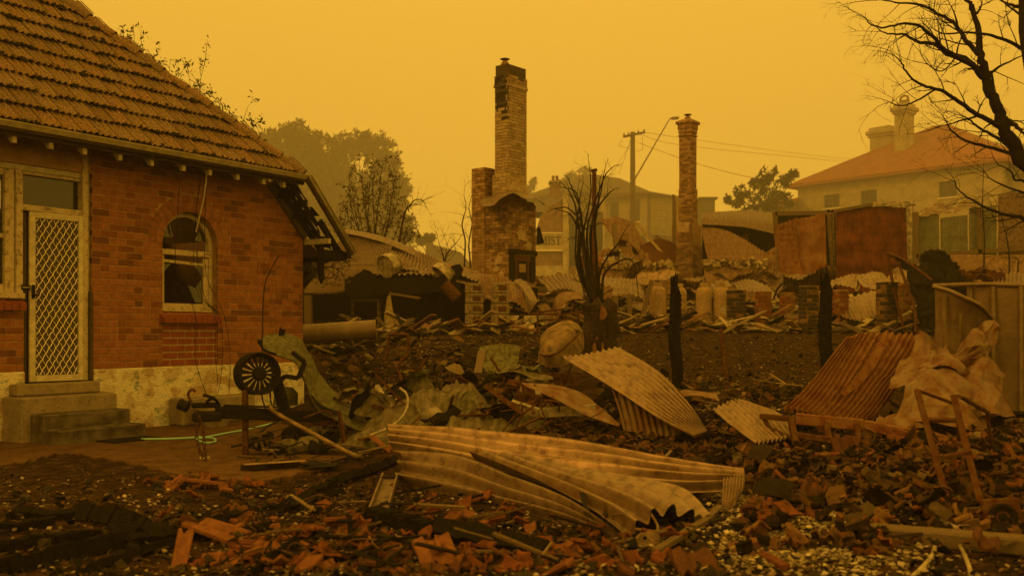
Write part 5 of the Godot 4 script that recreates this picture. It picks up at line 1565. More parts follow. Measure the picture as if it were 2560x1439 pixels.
	b.prism(pl, -z - 0.4, -z)
	add.call(b, "wall", "far_brick", sp)
	b = B.new()
	var s0 := W(1180, 626, z); var s1 := W(1407, 583, z)
	b.box(Vector3(s0.x, s0.y, -z + 0.002), Vector3(s1.x, s1.y, -z + 0.06))
	add.call(b, "name_board", "white_wall", sp)
	for q in [[581, 584], [624, 628]]:
		b = B.new()
		s0 = W(1180, q[1], z); s1 = W(1407, q[0], z)
		b.box(Vector3(s0.x, s0.y, -z + 0.002), Vector3(s1.x, s1.y, -z + 0.1))
		add.call(b, "moulding", "far_trim", sp)
	mat("sign_ink", lin(0.05, 0.04, 0.035), 0.8)
	var lt2 := W(1342, 600, z - 0.07)
	var tx := letters("CHEMIST", 0.62, Transform3D.IDENTITY, M.sign_ink, sp, "lettering", 0.02, "Droid Serif")
	var bb2 := tx.mesh.get_aabb()
	var right := W(1402, 612, z - 0.07)
	var wide := (1402.0 - 1350.0) / F * z / 4.0 * 7.25
	var hgt := (612.0 - 590.0) / F * z
	var sx := wide / bb2.size.x
	var sy := hgt / bb2.size.y
	tx.transform = inv * Transform3D(Basis.from_scale(Vector3(sx, sy, 1)), Vector3(right.x - bb2.end.x * sx, right.y - bb2.position.y * sy, right.z))
	b = B.new()
	s0 = W(1180, 760, z); s1 = W(1407, 664, z)
	b.box(Vector3(s0.x, s0.y, -z + 0.002), Vector3(s1.x, s1.y, -z + 0.05))
	add.call(b, "rendered_dado", "white_wall", sp)
	b = B.new()
	s0 = W(1407, 770, z); s1 = W(1421, 482, z)
	b.bbox(Vector3(s0.x, s0.y, -z - 0.3), Vector3(s1.x, s1.y, -z + 0.2), 0.03)
	add.call(b, "pilaster", "white_wall", sp)
	# glazed side under an awning
	for k in 4:
		var x0 := 1421.0 + k * 22
		b = B.new()
		s0 = W(x0 + 2, 665, z); s1 = W(x0 + 20, 560, z)
		b.box(Vector3(s0.x, s0.y, -z - 0.02), Vector3(s1.x, s1.y, -z))
		add.call(b, "shop_pane", "dark_glass", sp)
		b = B.new()
		s0 = W(x0 + 20, 700, z); s1 = W(x0 + 24, 560, z)
		b.box(Vector3(s0.x, s0.y, -z - 0.05), Vector3(s1.x, s1.y, -z + 0.06))
		add.call(b, "mullion", "white_wall", sp)
	b = B.new()
	s0 = W(1421, 770, z); s1 = W(1509, 665, z)
	b.box(Vector3(s0.x, s0.y, -z - 0.05), Vector3(s1.x, s1.y, -z + 0.04))
	add.call(b, "stall_riser", "far_brick", sp)
	b = B.new()
	s0 = W(1421, 560, z); s1 = W(1509, 530, z)
	b.box(Vector3(s0.x, s0.y, -z - 0.1), Vector3(s1.x, s1.y, -z + 0.05))
	add.call(b, "fascia", "far_roof", sp)
	# hipped roof and its stack behind the parapet
	b = B.new()
	var y0: float = W(1350, 520, 50).y
	b.hexa([W(1300, 530, 47), W(1500, 530, 47), W(1500, 545, 56), W(1300, 545, 56), W(1368, 492, 51), W(1420, 492, 51), W(1420, 493, 53), W(1368, 493, 53)])
	add.call(b, "roof", "far_roof", sp)
	b = B.new()
	s0 = W(1375, 510, 51); s1 = W(1402, 458, 51)
	b.bbox(Vector3(s0.x, s0.y, -51.6), Vector3(s1.x, s1.y, -50.9), 0.03)
	b.bbox(Vector3(s0.x - 0.06, s1.y, -51.66), Vector3(s1.x + 0.06, s1.y + 0.12, -50.84), 0.03)
	add.call(b, "chimney", "far_brick", sp)
	for q in [1383, 1393]:
		b = B.new()
		b.lathe([[0.09, 0], [0.07, 0.3], [0.09, 0.32], [0.06, 0.32]], 8, Transform3D(Basis.IDENTITY, W(q, 455, 51.2)))
		add.call(b, "chimney_pot", "far_brick", sp)
	# ---- weatherboard hotel
	z = 62.0
	var wb := thing("weatherboard_building", "two storey weatherboard building with hipped roof and dark verandah", "building", on(1600, z))
	inv = wb.transform.affine_inverse()
	# two faces meeting at a corner: front px 1545..1622 turning back left, side 1622..1760
	var cn := Vector3((1622 - CX) / F * z, 0, -z)
	wb.position = Vector3(cn.x, 0, cn.z)
	wb.rotation.y = deg_to_rad(42)
	inv = Transform3D.IDENTITY
	# local: side face runs along +x (to the right and back), front face along -z... origin at the corner
	var yt := CH + (HY - 486) * z / F
	var yb := CH + (HY - 586) * z / F
	b = B.new()
	b.box(Vector3(0, yb, -4.2), Vector3(5.2, yt, 0))
	b.box(Vector3(-1.6, yb - 0.1, -7.5), Vector3(6.5, yt + 0.2, -4.2))
	pool(b, "wall", M.white_wall, wb)
	b = B.new()
	var y := yb
	while y < yt - 0.1: # lapped boards
		b.hexa([Vector3(-0.05, y, 0.05), Vector3(5.2, y, 0.05), Vector3(5.2, y, 0), Vector3(-0.05, y, 0), Vector3(-0.01, y + 0.19, 0.012), Vector3(5.2, y + 0.19, 0.012), Vector3(5.2, y + 0.19, 0), Vector3(-0.01, y + 0.19, 0)])
		b.hexa([Vector3(-0.05, y, 0.05), Vector3(0, y, 0.05), Vector3(0, y, -4.2), Vector3(-0.05, y, -4.2), Vector3(-0.012, y + 0.19, 0.012), Vector3(0, y + 0.19, 0.012), Vector3(0, y + 0.19, -4.2), Vector3(-0.012, y + 0.19, -4.2)])
		y += 0.2
	tag(pool(b, "weatherboards", M.white_wall, wb), "", "", "", "stuff")
	for q in [[0, 2.6, 3.4], [1, -1.2, -0.7], [1, -3.2, -2.5]]:
		var wn2 := Node3D.new()
		wn2.name = "window"
		wb.add_child(wn2, true)
		var yy0 := yb + 0.9
		var yy1 := yt - 0.25
		b = B.new()
		if q[0] == 0: b.box(Vector3(q[1], yy0, 0.02), Vector3(q[2], yy1, 0.08))
		else: b.box(Vector3(-0.08, yy0, q[1]), Vector3(-0.02, yy1, q[2]))
		pool(b, "pane", M.dark_glass, wn2)
		b = B.new()
		if q[0] == 0: b.box(Vector3(q[1] - 0.1, yy0 - 0.12, 0.0), Vector3(q[2] + 0.1, yy0, 0.14))
		else: b.box(Vector3(-0.14, yy0 - 0.12, q[1] - 0.1), Vector3(0, yy0, q[2] + 0.1))
		pool(b, "sill", M.far_trim, wn2)
	b = B.new()
	b.box(Vector3(-0.1, yb, -0.02), Vector3(0.06, yt, 0.1))
	pool(b, "corner_board", M.timber, wb)
	# bay roof, main hipped roof
	b = B.new()
	b.hexa([Vector3(-0.4, yt, -4.4), Vector3(5.5, yt, -4.4), Vector3(5.5, yt, 0.4), Vector3(-0.4, yt, 0.4), Vector3(-0.4, yt + 0.45, -4.4), Vector3(5.5, yt + 0.45, -4.4), Vector3(5.5, yt + 0.06, 0.4), Vector3(-0.4, yt + 0.12, 0.4)])
	pool(b, "bay_roof", M.tin_dull, wb)
	b = B.new()
	var ye := yt + 0.45
	b.hexa([Vector3(-2.6, ye, -9.5), Vector3(7.4, ye, -9.5), Vector3(7.4, ye, -3.6), Vector3(-2.6, ye, -3.6), Vector3(1.0, ye + 1.7, -7.0), Vector3(4.0, ye + 1.7, -7.0), Vector3(4.0, ye + 1.7, -6.0), Vector3(1.0, ye + 1.7, -6.0)])
	b.box(Vector3(-2.62, ye - 0.16, -9.5), Vector3(7.42, ye - 0.004, -3.58))
	pool(b, "roof", M.far_roof, wb)
	# verandah below: deck edge, dark recess and posts with brackets
	b = B.new()
	b.box(Vector3(-0.3, yb - 0.2, -4.2), Vector3(6.2, yb, 0.3))
	pool(b, "verandah_beam", M.far_roof, wb)
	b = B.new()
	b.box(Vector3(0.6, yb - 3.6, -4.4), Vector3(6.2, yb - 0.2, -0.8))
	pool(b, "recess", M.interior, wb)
	for x in [0.0, 1.9, 3.8]:
		b = B.new()
		b.box(Vector3(x - 0.09, yb - 3.6, 0.0), Vector3(x + 0.09, yb - 0.2, 0.18))
		b.prism(PackedVector2Array([Vector2(x - 0.5, yb - 0.2), Vector2(x + 0.5, yb - 0.2), Vector2(x + 0.3, yb - 0.34), Vector2(x + 0.1, yb - 0.75), Vector2(x - 0.1, yb - 0.75), Vector2(x - 0.3, yb - 0.34)]), 0.05, 0.11)
		pool(b, "verandah_post", M.far_trim, wb)
	# pale arched gable piece left of the bay
	z = 60.0
	b = B.new()
	for q in [[1488, 1510]]:
		s0 = W(1484, 590, z); s1 = W(1514, 505, z)
		b.box(Vector3(s0.x, s0.y, -z - 0.4), Vector3(s0.x + 0.3, s1.y, -z))
		b.box(Vector3(s1.x - 0.3, s0.y, -z - 0.4), Vector3(s1.x, s1.y, -z))
		b.prism(arc((s0.x + s1.x) / 2, s1.y, (s1.x - s0.x) / 2, 0.0, PI, 12), -z - 0.4, -z)
	b.box(Vector3(s0.x - 4.0, on(1490, z).y - 0.3, -z - 0.5), Vector3(s1.x + 1.0, s0.y, -z - 0.1))
	tag(pool(b, "arched_parapet", M.white_wall, self), "pale arched parapet piece left of the weatherboard building", "parapet")
	# corrugated block right of it
	b = B.new()
	s0 = W(1752, 560, 58); s1 = W(1788, 497, 58)
	b.bbox(Vector3(s0.x, s0.y - 2.0, -60), Vector3(s1.x, s1.y, -58), 0.02)
	b.box(Vector3(s0.x - 0.1, s1.y, -60.1), Vector3(s1.x + 0.15, s1.y + 0.1, -57.85))
	tag(pool(b, "iron_annex", M.fence_tin, self), "small flat roofed iron annex right of the slim chimney", "annex")
	# ---- hazy roofs in the gap left of the cream chimney
	for q in [[1060, 1185, 606, 668, 48.0, "long hazy roof with a verandah left of the cream chimney"], [990, 1075, 628, 668, 56.0, "small hazy gabled roof behind the shed ridge"]]:
		var hz := thing("hazy_house", q[5], "house", on((q[0] + q[1]) / 2, q[4]))
		inv = hz.transform.affine_inverse()
		b = B.new()
		b.hexa([W(q[0], q[3] - 8, q[4]), W(q[1], q[3], q[4]), W(q[1] - 10, q[3], q[4] + 7), W(q[0] + 4, q[3] - 8, q[4] + 7), W(q[0] + 6, q[2], q[4] + 3.3), W(q[1] - 34, q[2] + 24, q[4] + 3.3), W(q[1] - 34, q[2] + 24, q[4] + 3.5), W(q[0] + 6, q[2], q[4] + 3.5)])
		pool(b, "roof", M.far_roof, hz).transform = inv
		b = B.new()
		s0 = W(q[0] + 4, q[3] + 50, q[4] + 1); s1 = W(q[1] - 14, q[3] - 2, q[4] + 1)
		b.box(Vector3(s0.x, s0.y, -q[4] - 6), Vector3(s1.x, s1.y, -q[4] - 1))
		pool(b, "wall", M.far_brick, hz).transform = inv
		for k in 3:
			b = B.new()
			var c := lerpf(q[0] + 25, q[1] - 30, k / 2.0)
			s0 = W(c - 6, q[3] + 20, q[4] + 0.95); s1 = W(c + 6, q[3] + 4, q[4] + 0.95)
			b.box(Vector3(s0.x, s0.y, -q[4] - 0.99), Vector3(s1.x, s1.y, -q[4] - 0.94))
			pool(b, "window", M.dark_glass, hz).transform = inv
	# ---- power pole with street lamp
	z = 55.0
	var pp := thing("power_pole", "timber power pole with one crossarm and an angled street lamp", "power pole", Vector3((1582 - CX) / F * z, 0, -z))
	var PY := func(py): return CH + (HY - py) * z / F
	b = B.new()
	b.tube([Vector3(0, on(1582, z).y - 0.5, 0), Vector3(0, PY.call(330), 0)], [0.19, 0.13], 10)
	pool(b, "pole", M.timber, pp)
	b = B.new()
	b.beam(Vector3(-0.55, PY.call(343), 0.13), Vector3(0.68, PY.call(331.5), 0.13), 0.1, 0.12)
	pool(b, "crossarm", M.timber, pp)
	for x in [-0.5, -0.25, 0.3, 0.62]:
		b = B.new()
		b.lathe([[0.03, 0], [0.05, 0.05], [0.03, 0.1], [0.045, 0.14], [0, 0.16]], 8, Transform3D(Basis.IDENTITY, Vector3(x, PY.call(338 - x * 9) + 0.05, 0.13)))
		pool(b, "insulator", M.tin_dull, pp)
	b = B.new()
	b.tube([Vector3(0.05, PY.call(452), 0.15), Vector3(2.0, PY.call(302), 0.3), Vector3(2.15, PY.call(297), 0.3)], [0.05, 0.035, 0.03], 6)
	pool(b, "lamp_arm", M.tin_dull, pp)
	b = B.new()
	b.lathe([[0, -0.28], [0.06, -0.24], [0.1, 0], [0.08, 0.18], [0, 0.24]], 12, Transform3D(Basis(Vector3(0, 0, 1), -1.5), Vector3(2.33, PY.call(298), 0.3)))
	pool(b, "lamp_head", M.tin_dull, pp)
	for q in [[[1613, 331, 55], [1760, 352, 60], [2000, 384, 70], [2300, 415, 84]], [[1596, 334, 55], [1700, 362, 58], [2000, 393, 66], [2300, 420, 78]], [[1590, 354, 55], [1700, 395, 52], [1800, 425, 50], [1900, 448, 48], [1985, 462, 52]], [[1576, 362, 55], [1545, 410, 58], [1530, 440, 62]], [[1578, 345, 55], [1560, 400, 58], [1548, 434, 61]], [[1606, 340, 55], [1606, 372, 55.2], [1592, 378, 55.2]], [[1558, 350, 55], [1548, 362, 55], [1575, 372, 55]]]:
		b = B.new()
		b.tube(smooth(line(q), 20), [0.011], 4)
		tag(pool(b, "power_line", M.black_metal, self), "thin sagging cable strung from the timber power pole", "cable", "power lines")
	# slim vent pipe behind the tree stump
	b = B.new()
	z = 20.0
	b.tube([on(1484, z), W(1486, 430, z)], [0.045], 8)
	b.tube([W(1478, 427, z), W(1493, 424, z)], [0.035], 6)
	tag(pool(b, "vent_pipe", M.rust_dark, self), "straight slim vent pipe with a short cross cap behind the tree stump", "pipe")

# ================= trees
func twig(b: B, p: Vector3, d: Vector3, l: float, r: float, lv: int, bend := 0.35, kids := 4, tips = null) -> void:
	var n := 4
	var pts := [p]
	var dd := d.normalized()
	var turn := rv(bend)
	for i in n:
		dd = (dd + turn * 0.35 + rv(bend * 0.35)).normalized()
		pts.append(pts[-1] + dd * l / n)
	b.tube(pts, [r, r * 0.8, r * 0.62, r * 0.45, r * 0.22], 5 if r > 0.008 else 4, false)
	if tips != null: tips.append([pts[-1], dd, pts[2]])
	if lv <= 0: return
	for k in kids:
		var t := R(0.25, 0.98)
		var i := int(t * n)
		var at: Vector3 = pts[i].lerp(pts[mini(i + 1, n)], t * n - i)
		var side := dd.cross(rv(1.0)).normalized()
		twig(b, at, dd * R(0.5, 0.9) + side * R(0.5, 0.95) + Vector3(0, 0.12, 0), l * R(0.35, 0.62), r * 0.5, lv - 1, bend, kids, tips)
func limb(b: B, pts: Array, r0: float, r1: float, lv := 2, every := 5, tl := 0.45) -> void:
	var p := smooth(pts, pts.size() * 3)
	var rr := []
	for i in p.size():
		rr.append(lerpf(r0, r1, float(i) / (p.size() - 1)))
		if i > 0 and i < p.size() - 1: p[i] += rv(r0 * 0.25)
	b.tube(p, rr, 7, true)
	if lv > 0:
		for i in range(2, p.size(), every):
			var d: Vector3 = (p[mini(i + 1, p.size() - 1)] - p[i - 1]).normalized()
			var s := d.cross(Vector3(R(-0.3, 0.3), R(-0.3, 0.3), 1)).normalized() * (1 if rng.randf() < 0.5 else -1)
			twig(b, p[i], d * 0.6 + s * R(0.5, 1.0) + Vector3(0, 0.1, R(-0.3, 0.3)), tl * R(0.4, 1.1), maxf(rr[i] * 0.4, 0.003), lv, 0.5, 3)
		twig(b, p[-1], p[-1] - p[-2], tl * 0.6, r1, lv, 0.4, 3)
func leaf(b: B, p: Vector3, s: float, d := Vector3.ZERO) -> void:
	var a := (d + rv(1.0)).normalized() if d != Vector3.ZERO else rv(1.0).normalized()
	var c := a.cross(rv(1.0)).normalized()
	b.tri(p, p + a * s + c * s * 0.28, p + a * s * 0.5 - c * s * 0.3)
	b.tri(p + a * s + c * s * 0.28, p + a * s * 1.5, p + a * s * 0.5 - c * s * 0.3)
# crown of many small leaf faces gathered in clumps round lobes [px, py, radius px]
func crown_tree(called: String, label: String, base: Vector3, z: float, lobes: Array, dens: float, size: float, m: String, group := "", spread := 1.0) -> void:
	var t := thing(called, label, "tree", base, 0, group)
	var wd := B.new()
	var lf := B.new()
	var hub := Vector3(0, (CH + (HY - lobes[0][1]) * z / F - base.y) * 0.45, 0)
	wd.tube(smooth([Vector3.ZERO, hub * 0.5 + rv(0.2), hub], 6), [size * 1.1, size * 0.8, size * 0.65], 8)
	for q in lobes:
		var zz: float = z + R(-1, 1) * spread * q[2] * z / F
		var c := W(q[0], q[1], zz) - base
		var r: float = q[2] * z / F
		wd.tube(smooth([hub, hub.lerp(c, 0.55) + rv(r * 0.3), c + Vector3(0, r * 0.3, 0)], 6), [size * 0.6, size * 0.4, size * 0.12], 5)
		var cl := int(10 + r * r * 3.0 * dens)
		for k in cl:
			var d := rv(1.0).normalized()
			var cc := c + d * r * pow(rng.randf(), 0.45) * Vector3(1, 0.92, 1)
			if k % 4 == 0: wd.tube([c, c.lerp(cc, 0.5) + rv(0.15), cc], [size * 0.12, size * 0.08, size * 0.03], 4, false)
			var cr2 := r * R(0.12, 0.3)
			for i in 30: leaf(lf, cc + rv(1.0).normalized() * cr2 * pow(rng.randf(), 0.5), size * R(0.5, 1.2))
	pool(wd, "trunk", M.bark, t)
	pool(lf, "crown", M[m], t)
func build_trees() -> void:
	var b: B
	crown_tree("gum_tree", "broad dense hazy gum tree behind the house gable", on(725, 75), 75, [[700, 362, 54], [748, 350, 46], [795, 372, 46], [655, 380, 50], [682, 430, 60], [745, 420, 66], [800, 440, 55], [700, 500, 66], [775, 505, 70], [735, 570, 76], [815, 560, 66], [640, 420, 50], [840, 500, 55], [850, 610, 60], [780, 620, 60]], 6.5, 0.3, "leaf_far", "hazy gum trees")
	crown_tree("gum_tree", "tall hazy gum tree with sky gaps behind the burnt shrub", on(925, 78), 78, [[852, 372, 42], [898, 362, 38], [938, 368, 46], [968, 408, 40], [1000, 470, 34], [842, 425, 38], [872, 440, 34], [925, 450, 30], [975, 462, 44], [905, 490, 42], [985, 510, 40], [935, 520, 52], [885, 550, 56], [970, 560, 52], [1005, 560, 32], [920, 600, 56], [990, 610, 44]], 6.5, 0.28, "leaf_far", "hazy gum trees")
	crown_tree("small_tree", "faint round tree far behind the vent pipe", on(1450, 100), 100, [[1430, 448, 20], [1462, 434, 20], [1415, 462, 16], [1448, 470, 24]], 4.0, 0.26, "leaf_far", "faint far trees")
	crown_tree("small_tree", "faint leaning conifer tip right of the cream chimney", on(1330, 90), 90, [[1326, 468, 12], [1334, 455, 8], [1322, 484, 14]], 0.7, 0.24, "leaf_far", "faint far trees")
	crown_tree("small_tree", "low hazy bush in the gap beside the shed ridge", on(1080, 60), 60, [[1075, 595, 16], [1050, 600, 14], [1020, 590, 20]], 3.0, 0.2, "leaf_far", "faint far trees")
	crown_tree("bushy_tree", "loose leafy tree left of the cream rendered house", on(1915, 50), 50, [[1922, 442, 26], [1900, 462, 24], [1962, 452, 20], [1985, 432, 10], [1855, 482, 18], [1925, 490, 36], [1880, 512, 36], [1960, 498, 30], [1840, 506, 16], [1920, 530, 40], [1822, 500, 8]], 6.0, 0.15, "leaf_far")
	# burnt shrub behind the shed: upright stems with a few leaves
	var sh := thing("burnt_shrub", "tall scorched shrub with many upright stems behind the shed ridge", "shrub", on(935, 27.5))
	var st := B.new()
	var lf := B.new()
	var tips := []
	for q in [[872, 440], [882, 478], [905, 425], [925, 430], [938, 418], [957, 402], [968, 450], [985, 428], [1000, 470], [865, 520], [850, 545], [893, 500], [915, 480], [950, 480], [975, 500], [1010, 530], [1028, 560], [1045, 575], [838, 560]]:
		var e := W(q[0], q[1], 27.5 + R(-0.8, 0.8)) - sh.position
		var p := smooth([Vector3(R(-0.3, 0.3), 0, R(-0.2, 0.2)), e * 0.45 + Vector3(e.x * -0.15, 0, 0) + rv(0.12), e * 0.8 + rv(0.1), e], 12)
		st.tube(p, [0.035, 0.03, 0.025, 0.02, 0.018, 0.016, 0.014, 0.012, 0.01, 0.008, 0.007, 0.006, 0.004], 5)
		for i in range(5, 13):
			for k in 2: twig(st, p[i], rv(1.0) + Vector3(0, 1.1, 0), R(0.15, 0.5), 0.007, 1, 0.3, 2, tips)
	for t in tips:
		for k in 2: leaf(lf, t[0].lerp(t[2], R(0, 1)) + rv(0.05), R(0.04, 0.09))
	pool(st, "stems", M.bark, sh)
	pool(lf, "leaves", M.leaf_dead, sh)
	# drooping dead sapling beside it
	sh = thing("drooping_sapling", "thin dead sapling arching over right of the scorched shrub", "sapling", on(995, 26.0))
	st = B.new()
	limb(st, line([[990, 640, 26], [1002, 580, 26], [1012, 530, 26], [1035, 502, 26], [1055, 500, 26], [1066, 518, 26]]).map(func(p): return p - sh.position), 0.035, 0.006, 1, 2, 0.5)
	for k in 9:
		twig(st, W(1020 + k * 4, 515 - k * 1.6, 26) - sh.position, Vector3(0.9, R(-0.1, 0.4), R(-0.3, 0.3)), R(0.4, 0.8), 0.006, 0, 0.6)
	pool(st, "stems", M.bark, sh)
	# leafy branches rising behind the tiled roof
	sh = thing("roof_side_tree", "sparse leafy branches rising behind the tiled roof", "tree", Vector3(-8.2, 0, -24.5))
	st = B.new()
	lf = B.new()
	tips = []
	for q in [[332, 62], [300, 92], [352, 105], [372, 130], [388, 150], [425, 148], [448, 172], [470, 180], [512, 150], [500, 205], [525, 235], [548, 262], [590, 290], [612, 286], [640, 308], [655, 322], [312, 110]]:
		var z := 24.5 + R(-1.2, 1.2)
		var e := W(q[0], q[1], z) - sh.position
		var root := Vector3(e.x * 0.45, e.y * 0.55, e.z * 0.3)
		st.tube(smooth([Vector3(0, 0, 0), root * 0.6, root], 5), [0.09, 0.06, 0.05], 5)
		var p := smooth([root, root.lerp(e, 0.5) + rv(0.15), root.lerp(e, 0.8) + rv(0.1), e], 10)
		st.tube(p, [0.045, 0.03, 0.02, 0.014, 0.006], 5)
		for i in range(3, 11): twig(st, p[i], rv(1.0) + Vector3(0, 0.7, 0), R(0.2, 0.5), 0.008, 1, 0.35, 3, tips)
	for t in tips:
		for k in 2: leaf(lf, t[0].lerp(t[2], R(0, 1)) + rv(0.05), R(0.05, 0.1))
	pool(st, "branches", M.bark, sh)
	pool(lf, "leaves", M.leaf, sh)
	# spreading bush under the broken eave
	sh = thing("eave_bush", "scorched bush with curled leaves under the broken eave", "bush", on(762, 17.2))
	st = B.new()
	lf = B.new()
	tips = []
	for q in [[[752, 720], [775, 698], [800, 690], [825, 696]], [[752, 715], [770, 685], [800, 660], [840, 650], [868, 655]], [[752, 712], [768, 668], [790, 645], [830, 632]], [[752, 712], [765, 650], [785, 630], [800, 618]], [[755, 690], [790, 672], [830, 668], [850, 678]], [[752, 700], [760, 660], [772, 640]]]:
		var pts := []
		for w in q: pts.append(W(w[0], w[1], 17.2 + R(-0.25, 0.25)) - sh.position)
		var p := smooth(pts, 10)
		st.tube(p, [0.035, 0.03, 0.026, 0.022, 0.018, 0.014, 0.011, 0.009, 0.007, 0.005, 0.004], 5)
		for i in range(3, 11):
			for k in 2: twig(st, p[i], rv(1.0) + (p[i] - p[i - 1]).normalized(), R(0.1, 0.26), 0.006, 1, 0.4, 3, tips)
	st.tube(smooth([Vector3(-0.1, 0, 0), Vector3(-0.06, 0.5, 0), W(752, 712, 17.2) - sh.position], 6), [0.05], 6)
	for t in tips:
		leaf(lf, t[0] + rv(0.03), R(0.03, 0.06))
	pool(st, "branches", M.bark, sh)
	pool(lf, "leaves", M.leaf_dead, sh)
	# bare wavy saplings left of the cream chimney and dead stalks
	for q in [[1168, 30.0, [[1160, 690], [1163, 600], [1155, 560], [1165, 520], [1160, 490]], "bare wavy sapling left of the cream chimney"], [1176, 30.5, [[1178, 690], [1172, 610], [1180, 560], [1172, 520], [1180, 486]], "second bare wavy sapling touching the cream chimney"], [1112, 24.0, [[1110, 690], [1112, 650], [1120, 630], [1142, 605]], "forked dead stalk standing behind the torn shed roof"], [1106, 24.4, [[1110, 680], [1108, 640], [1098, 610]], "thin dead stalk beside the forked one behind the shed"], [2460, 28.5, [[2460, 700], [2462, 600], [2458, 520], [2460, 430]], "straight thin sapling before the ochre garden wall"], [2525, 28.0, [[2525, 690], [2522, 620], [2510, 560], [2490, 500]], "crooked thin sapling before the ochre garden wall"], [2548, 27.6, [[2545, 690], [2548, 650], [2540, 645]], "short forked dead plant on the curled sheet"]]:
		sh = thing("dead_sapling", q[3], "sapling", on(q[0], q[1]))
		st = B.new()
		var pts := [Vector3.ZERO]
		for w in q[2]: pts.append(W(w[0], w[1], q[1]) - sh.position)
		limb(st, pts, 0.035, 0.008, 2, 2, 0.8)
		pool(st, "stems", M.bark, sh)
	# ---- bare tree on the right
	var z0 := 9.0
	sh = thing("bare_tree", "large leafless burnt tree with sweeping black branches at the yard's right edge", "tree", Vector3((2720 - CX) / F * z0, gh((2720 - CX) / F * z0, z0) - 0.05, -z0))
	var Q := func(a: Array, oy := 0.0, dz := 0.0):
		var o := []
		for i in a.size(): o.append(W(1860 + a[i][0] / 3.597, oy + a[i][1] / 3.597, z0 + dz * i / a.size()) - sh.position)
		return o
	b = B.new()
	var tr: Array = [Vector3.ZERO, W(2690, 1000, z0) - sh.position, W(2640, 640, z0) - sh.position, W(2580, 440, z0) - sh.position]
	tr.append_array(Q.call([[2480, 1380], [2390, 1230], [2320, 1070], [2245, 900], [2190, 770], [2165, 640], [2130, 480], [2110, 300], [2085, 120], [2010, 0], [1960, -120]]))
	limb(b, tr, 0.085, 0.012, 0)
	limb(b, [W(2640, 640, z0) - sh.position, W(2600, 300, z0 - 0.3) - sh.position, W(2562, 120, z0 - 0.4) - sh.position, W(2548, -40, z0 - 0.4) - sh.position], 0.05, 0.026, 2, 4, 0.6)
	pool(b, "trunk", M.bark, sh)
	var Ls := [[[[2165, 640], [2080, 600], [1960, 510], [1830, 480], [1700, 390], [1560, 370], [1450, 310], [1310, 300], [1220, 265]], 0, 0.5, 0.042],
		[[[2150, 700], [2060, 590], [1900, 495], [1800, 440], [1740, 360], [1660, 300], [1600, 240], [1480, 210], [1350, 230], [1220, 245], [1130, 210], [1090, 155]], 0, -0.5, 0.034],
		[[[2110, 490], [1990, 350], [1920, 240], [1840, 170], [1720, 110], [1600, 45], [1400, 25], [1250, 0], [1100, 5]], 0, 0.3, 0.032],
		[[[2580, 470], [2518, 440], [2380, 370], [2200, 305], [2020, 290], [1800, 300], [1700, 250]], 0, -0.6, 0.03],
		[[[2330, 1160], [2180, 1070], [2040, 990], [1940, 910], [1840, 840], [1730, 795], [1620, 770], [1520, 710], [1440, 600], [1410, 550], [1355, 500]], 0, -0.4, 0.034],
		[[[1735, 798], [1600, 880], [1500, 930], [1410, 950], [1340, 930], [1290, 905]], 0, 0.1, 0.014],
		[[[2470, 1400], [2280, 1340], [2080, 1290], [1950, 1240], [1870, 1170], [1820, 1090], [1775, 1020]], 0, 0.4, 0.026],
		[[[2400, 1330], [2250, 1220], [2120, 1150], [2050, 1090], [1980, 1040], [1890, 1020]], 0, 0.5, 0.024],
		[[[2200, 655], [2235, 650], [2300, 600], [2440, 530], [2560, 470]], 0, 0.2, 0.026],
		[[[2240, 830], [2235, 650]], 0, 0.0, 0.036],
		[[[2090, 1050], [1960, 1080], [1880, 1110], [1760, 1140], [1640, 1180]], 0, 0.3, 0.014],
		[[[2620, 1080], [2500, 1020], [2400, 1000], [2250, 960], [2120, 900], [2000, 830], [1920, 760], [1895, 680]], 260, 0.3, 0.03],
		[[[2600, 760], [2518, 690], [2440, 680], [2400, 600], [2290, 540], [2240, 460]], 260, -0.3, 0.018],
		[[[2600, 840], [2518, 800], [2340, 730], [2220, 670], [2160, 600]], 260, 0.2, 0.018],
		[[[2350, 1060], [2440, 1130], [2500, 1180], [2600, 1300]], 0, -0.2, 0.04],
		[[[1900, 520], [1840, 600], [1760, 640], [1660, 580], [1600, 500], [1590, 450]], 0, 0.2, 0.01],
		[[[2060, 40], [2090, 120]], 0, 0.0, 0.02], [[[2100, 120], [2140, 40], [2150, -30]], 0, 0.2, 0.016],
		[[[1930, 250], [1900, 130], [1840, 10]], 0, -0.2, 0.014], [[[2500, 60], [2400, 40], [2260, -20]], 0, 0.2, 0.03]]
	for q in Ls:
		b = B.new()
		limb(b, Q.call(q[0], q[1], q[2]), q[3] * 0.72, maxf(q[3] * 0.12, 0.003), 2 if q[0].size() > 2 else 0, 3, 0.42)
		pool(b, "limb", M.bark, sh)
	# ---- burnt stump with sprouting shoots
	z0 = 15.2
	var base := on(1492, z0)
	sh = thing("burnt_stump", "thick charred stump with orange scars and tall bare shoots", "tree stump", base)
	b = B.new()
	var rows := []
	for j in 19:
		var y := j / 18.0 * (W(1490, 735, z0).y - base.y) - 0.1
		var row := []
		for i in 25:
			var a := TAU * i / 24
			var rr := 0.24 + 0.05 * sin(a * 3.0 + y * 2.0) + 0.16 * wn.get_noise_3d(cos(a) * 16.0, y * 30.0, sin(a) * 16.0) + 0.06 * (1.0 - j / 18.0)
			if j == 18: rr *= 0.6
			row.append(Vector3(cos(a) * rr * 0.95, y + (0.06 * sin(a * 5.0) if j == 18 else 0.0), sin(a) * rr))
		rows.append(row)
	b.grid(rows)
	pool(b, "bole", M.burnt_bark, sh)
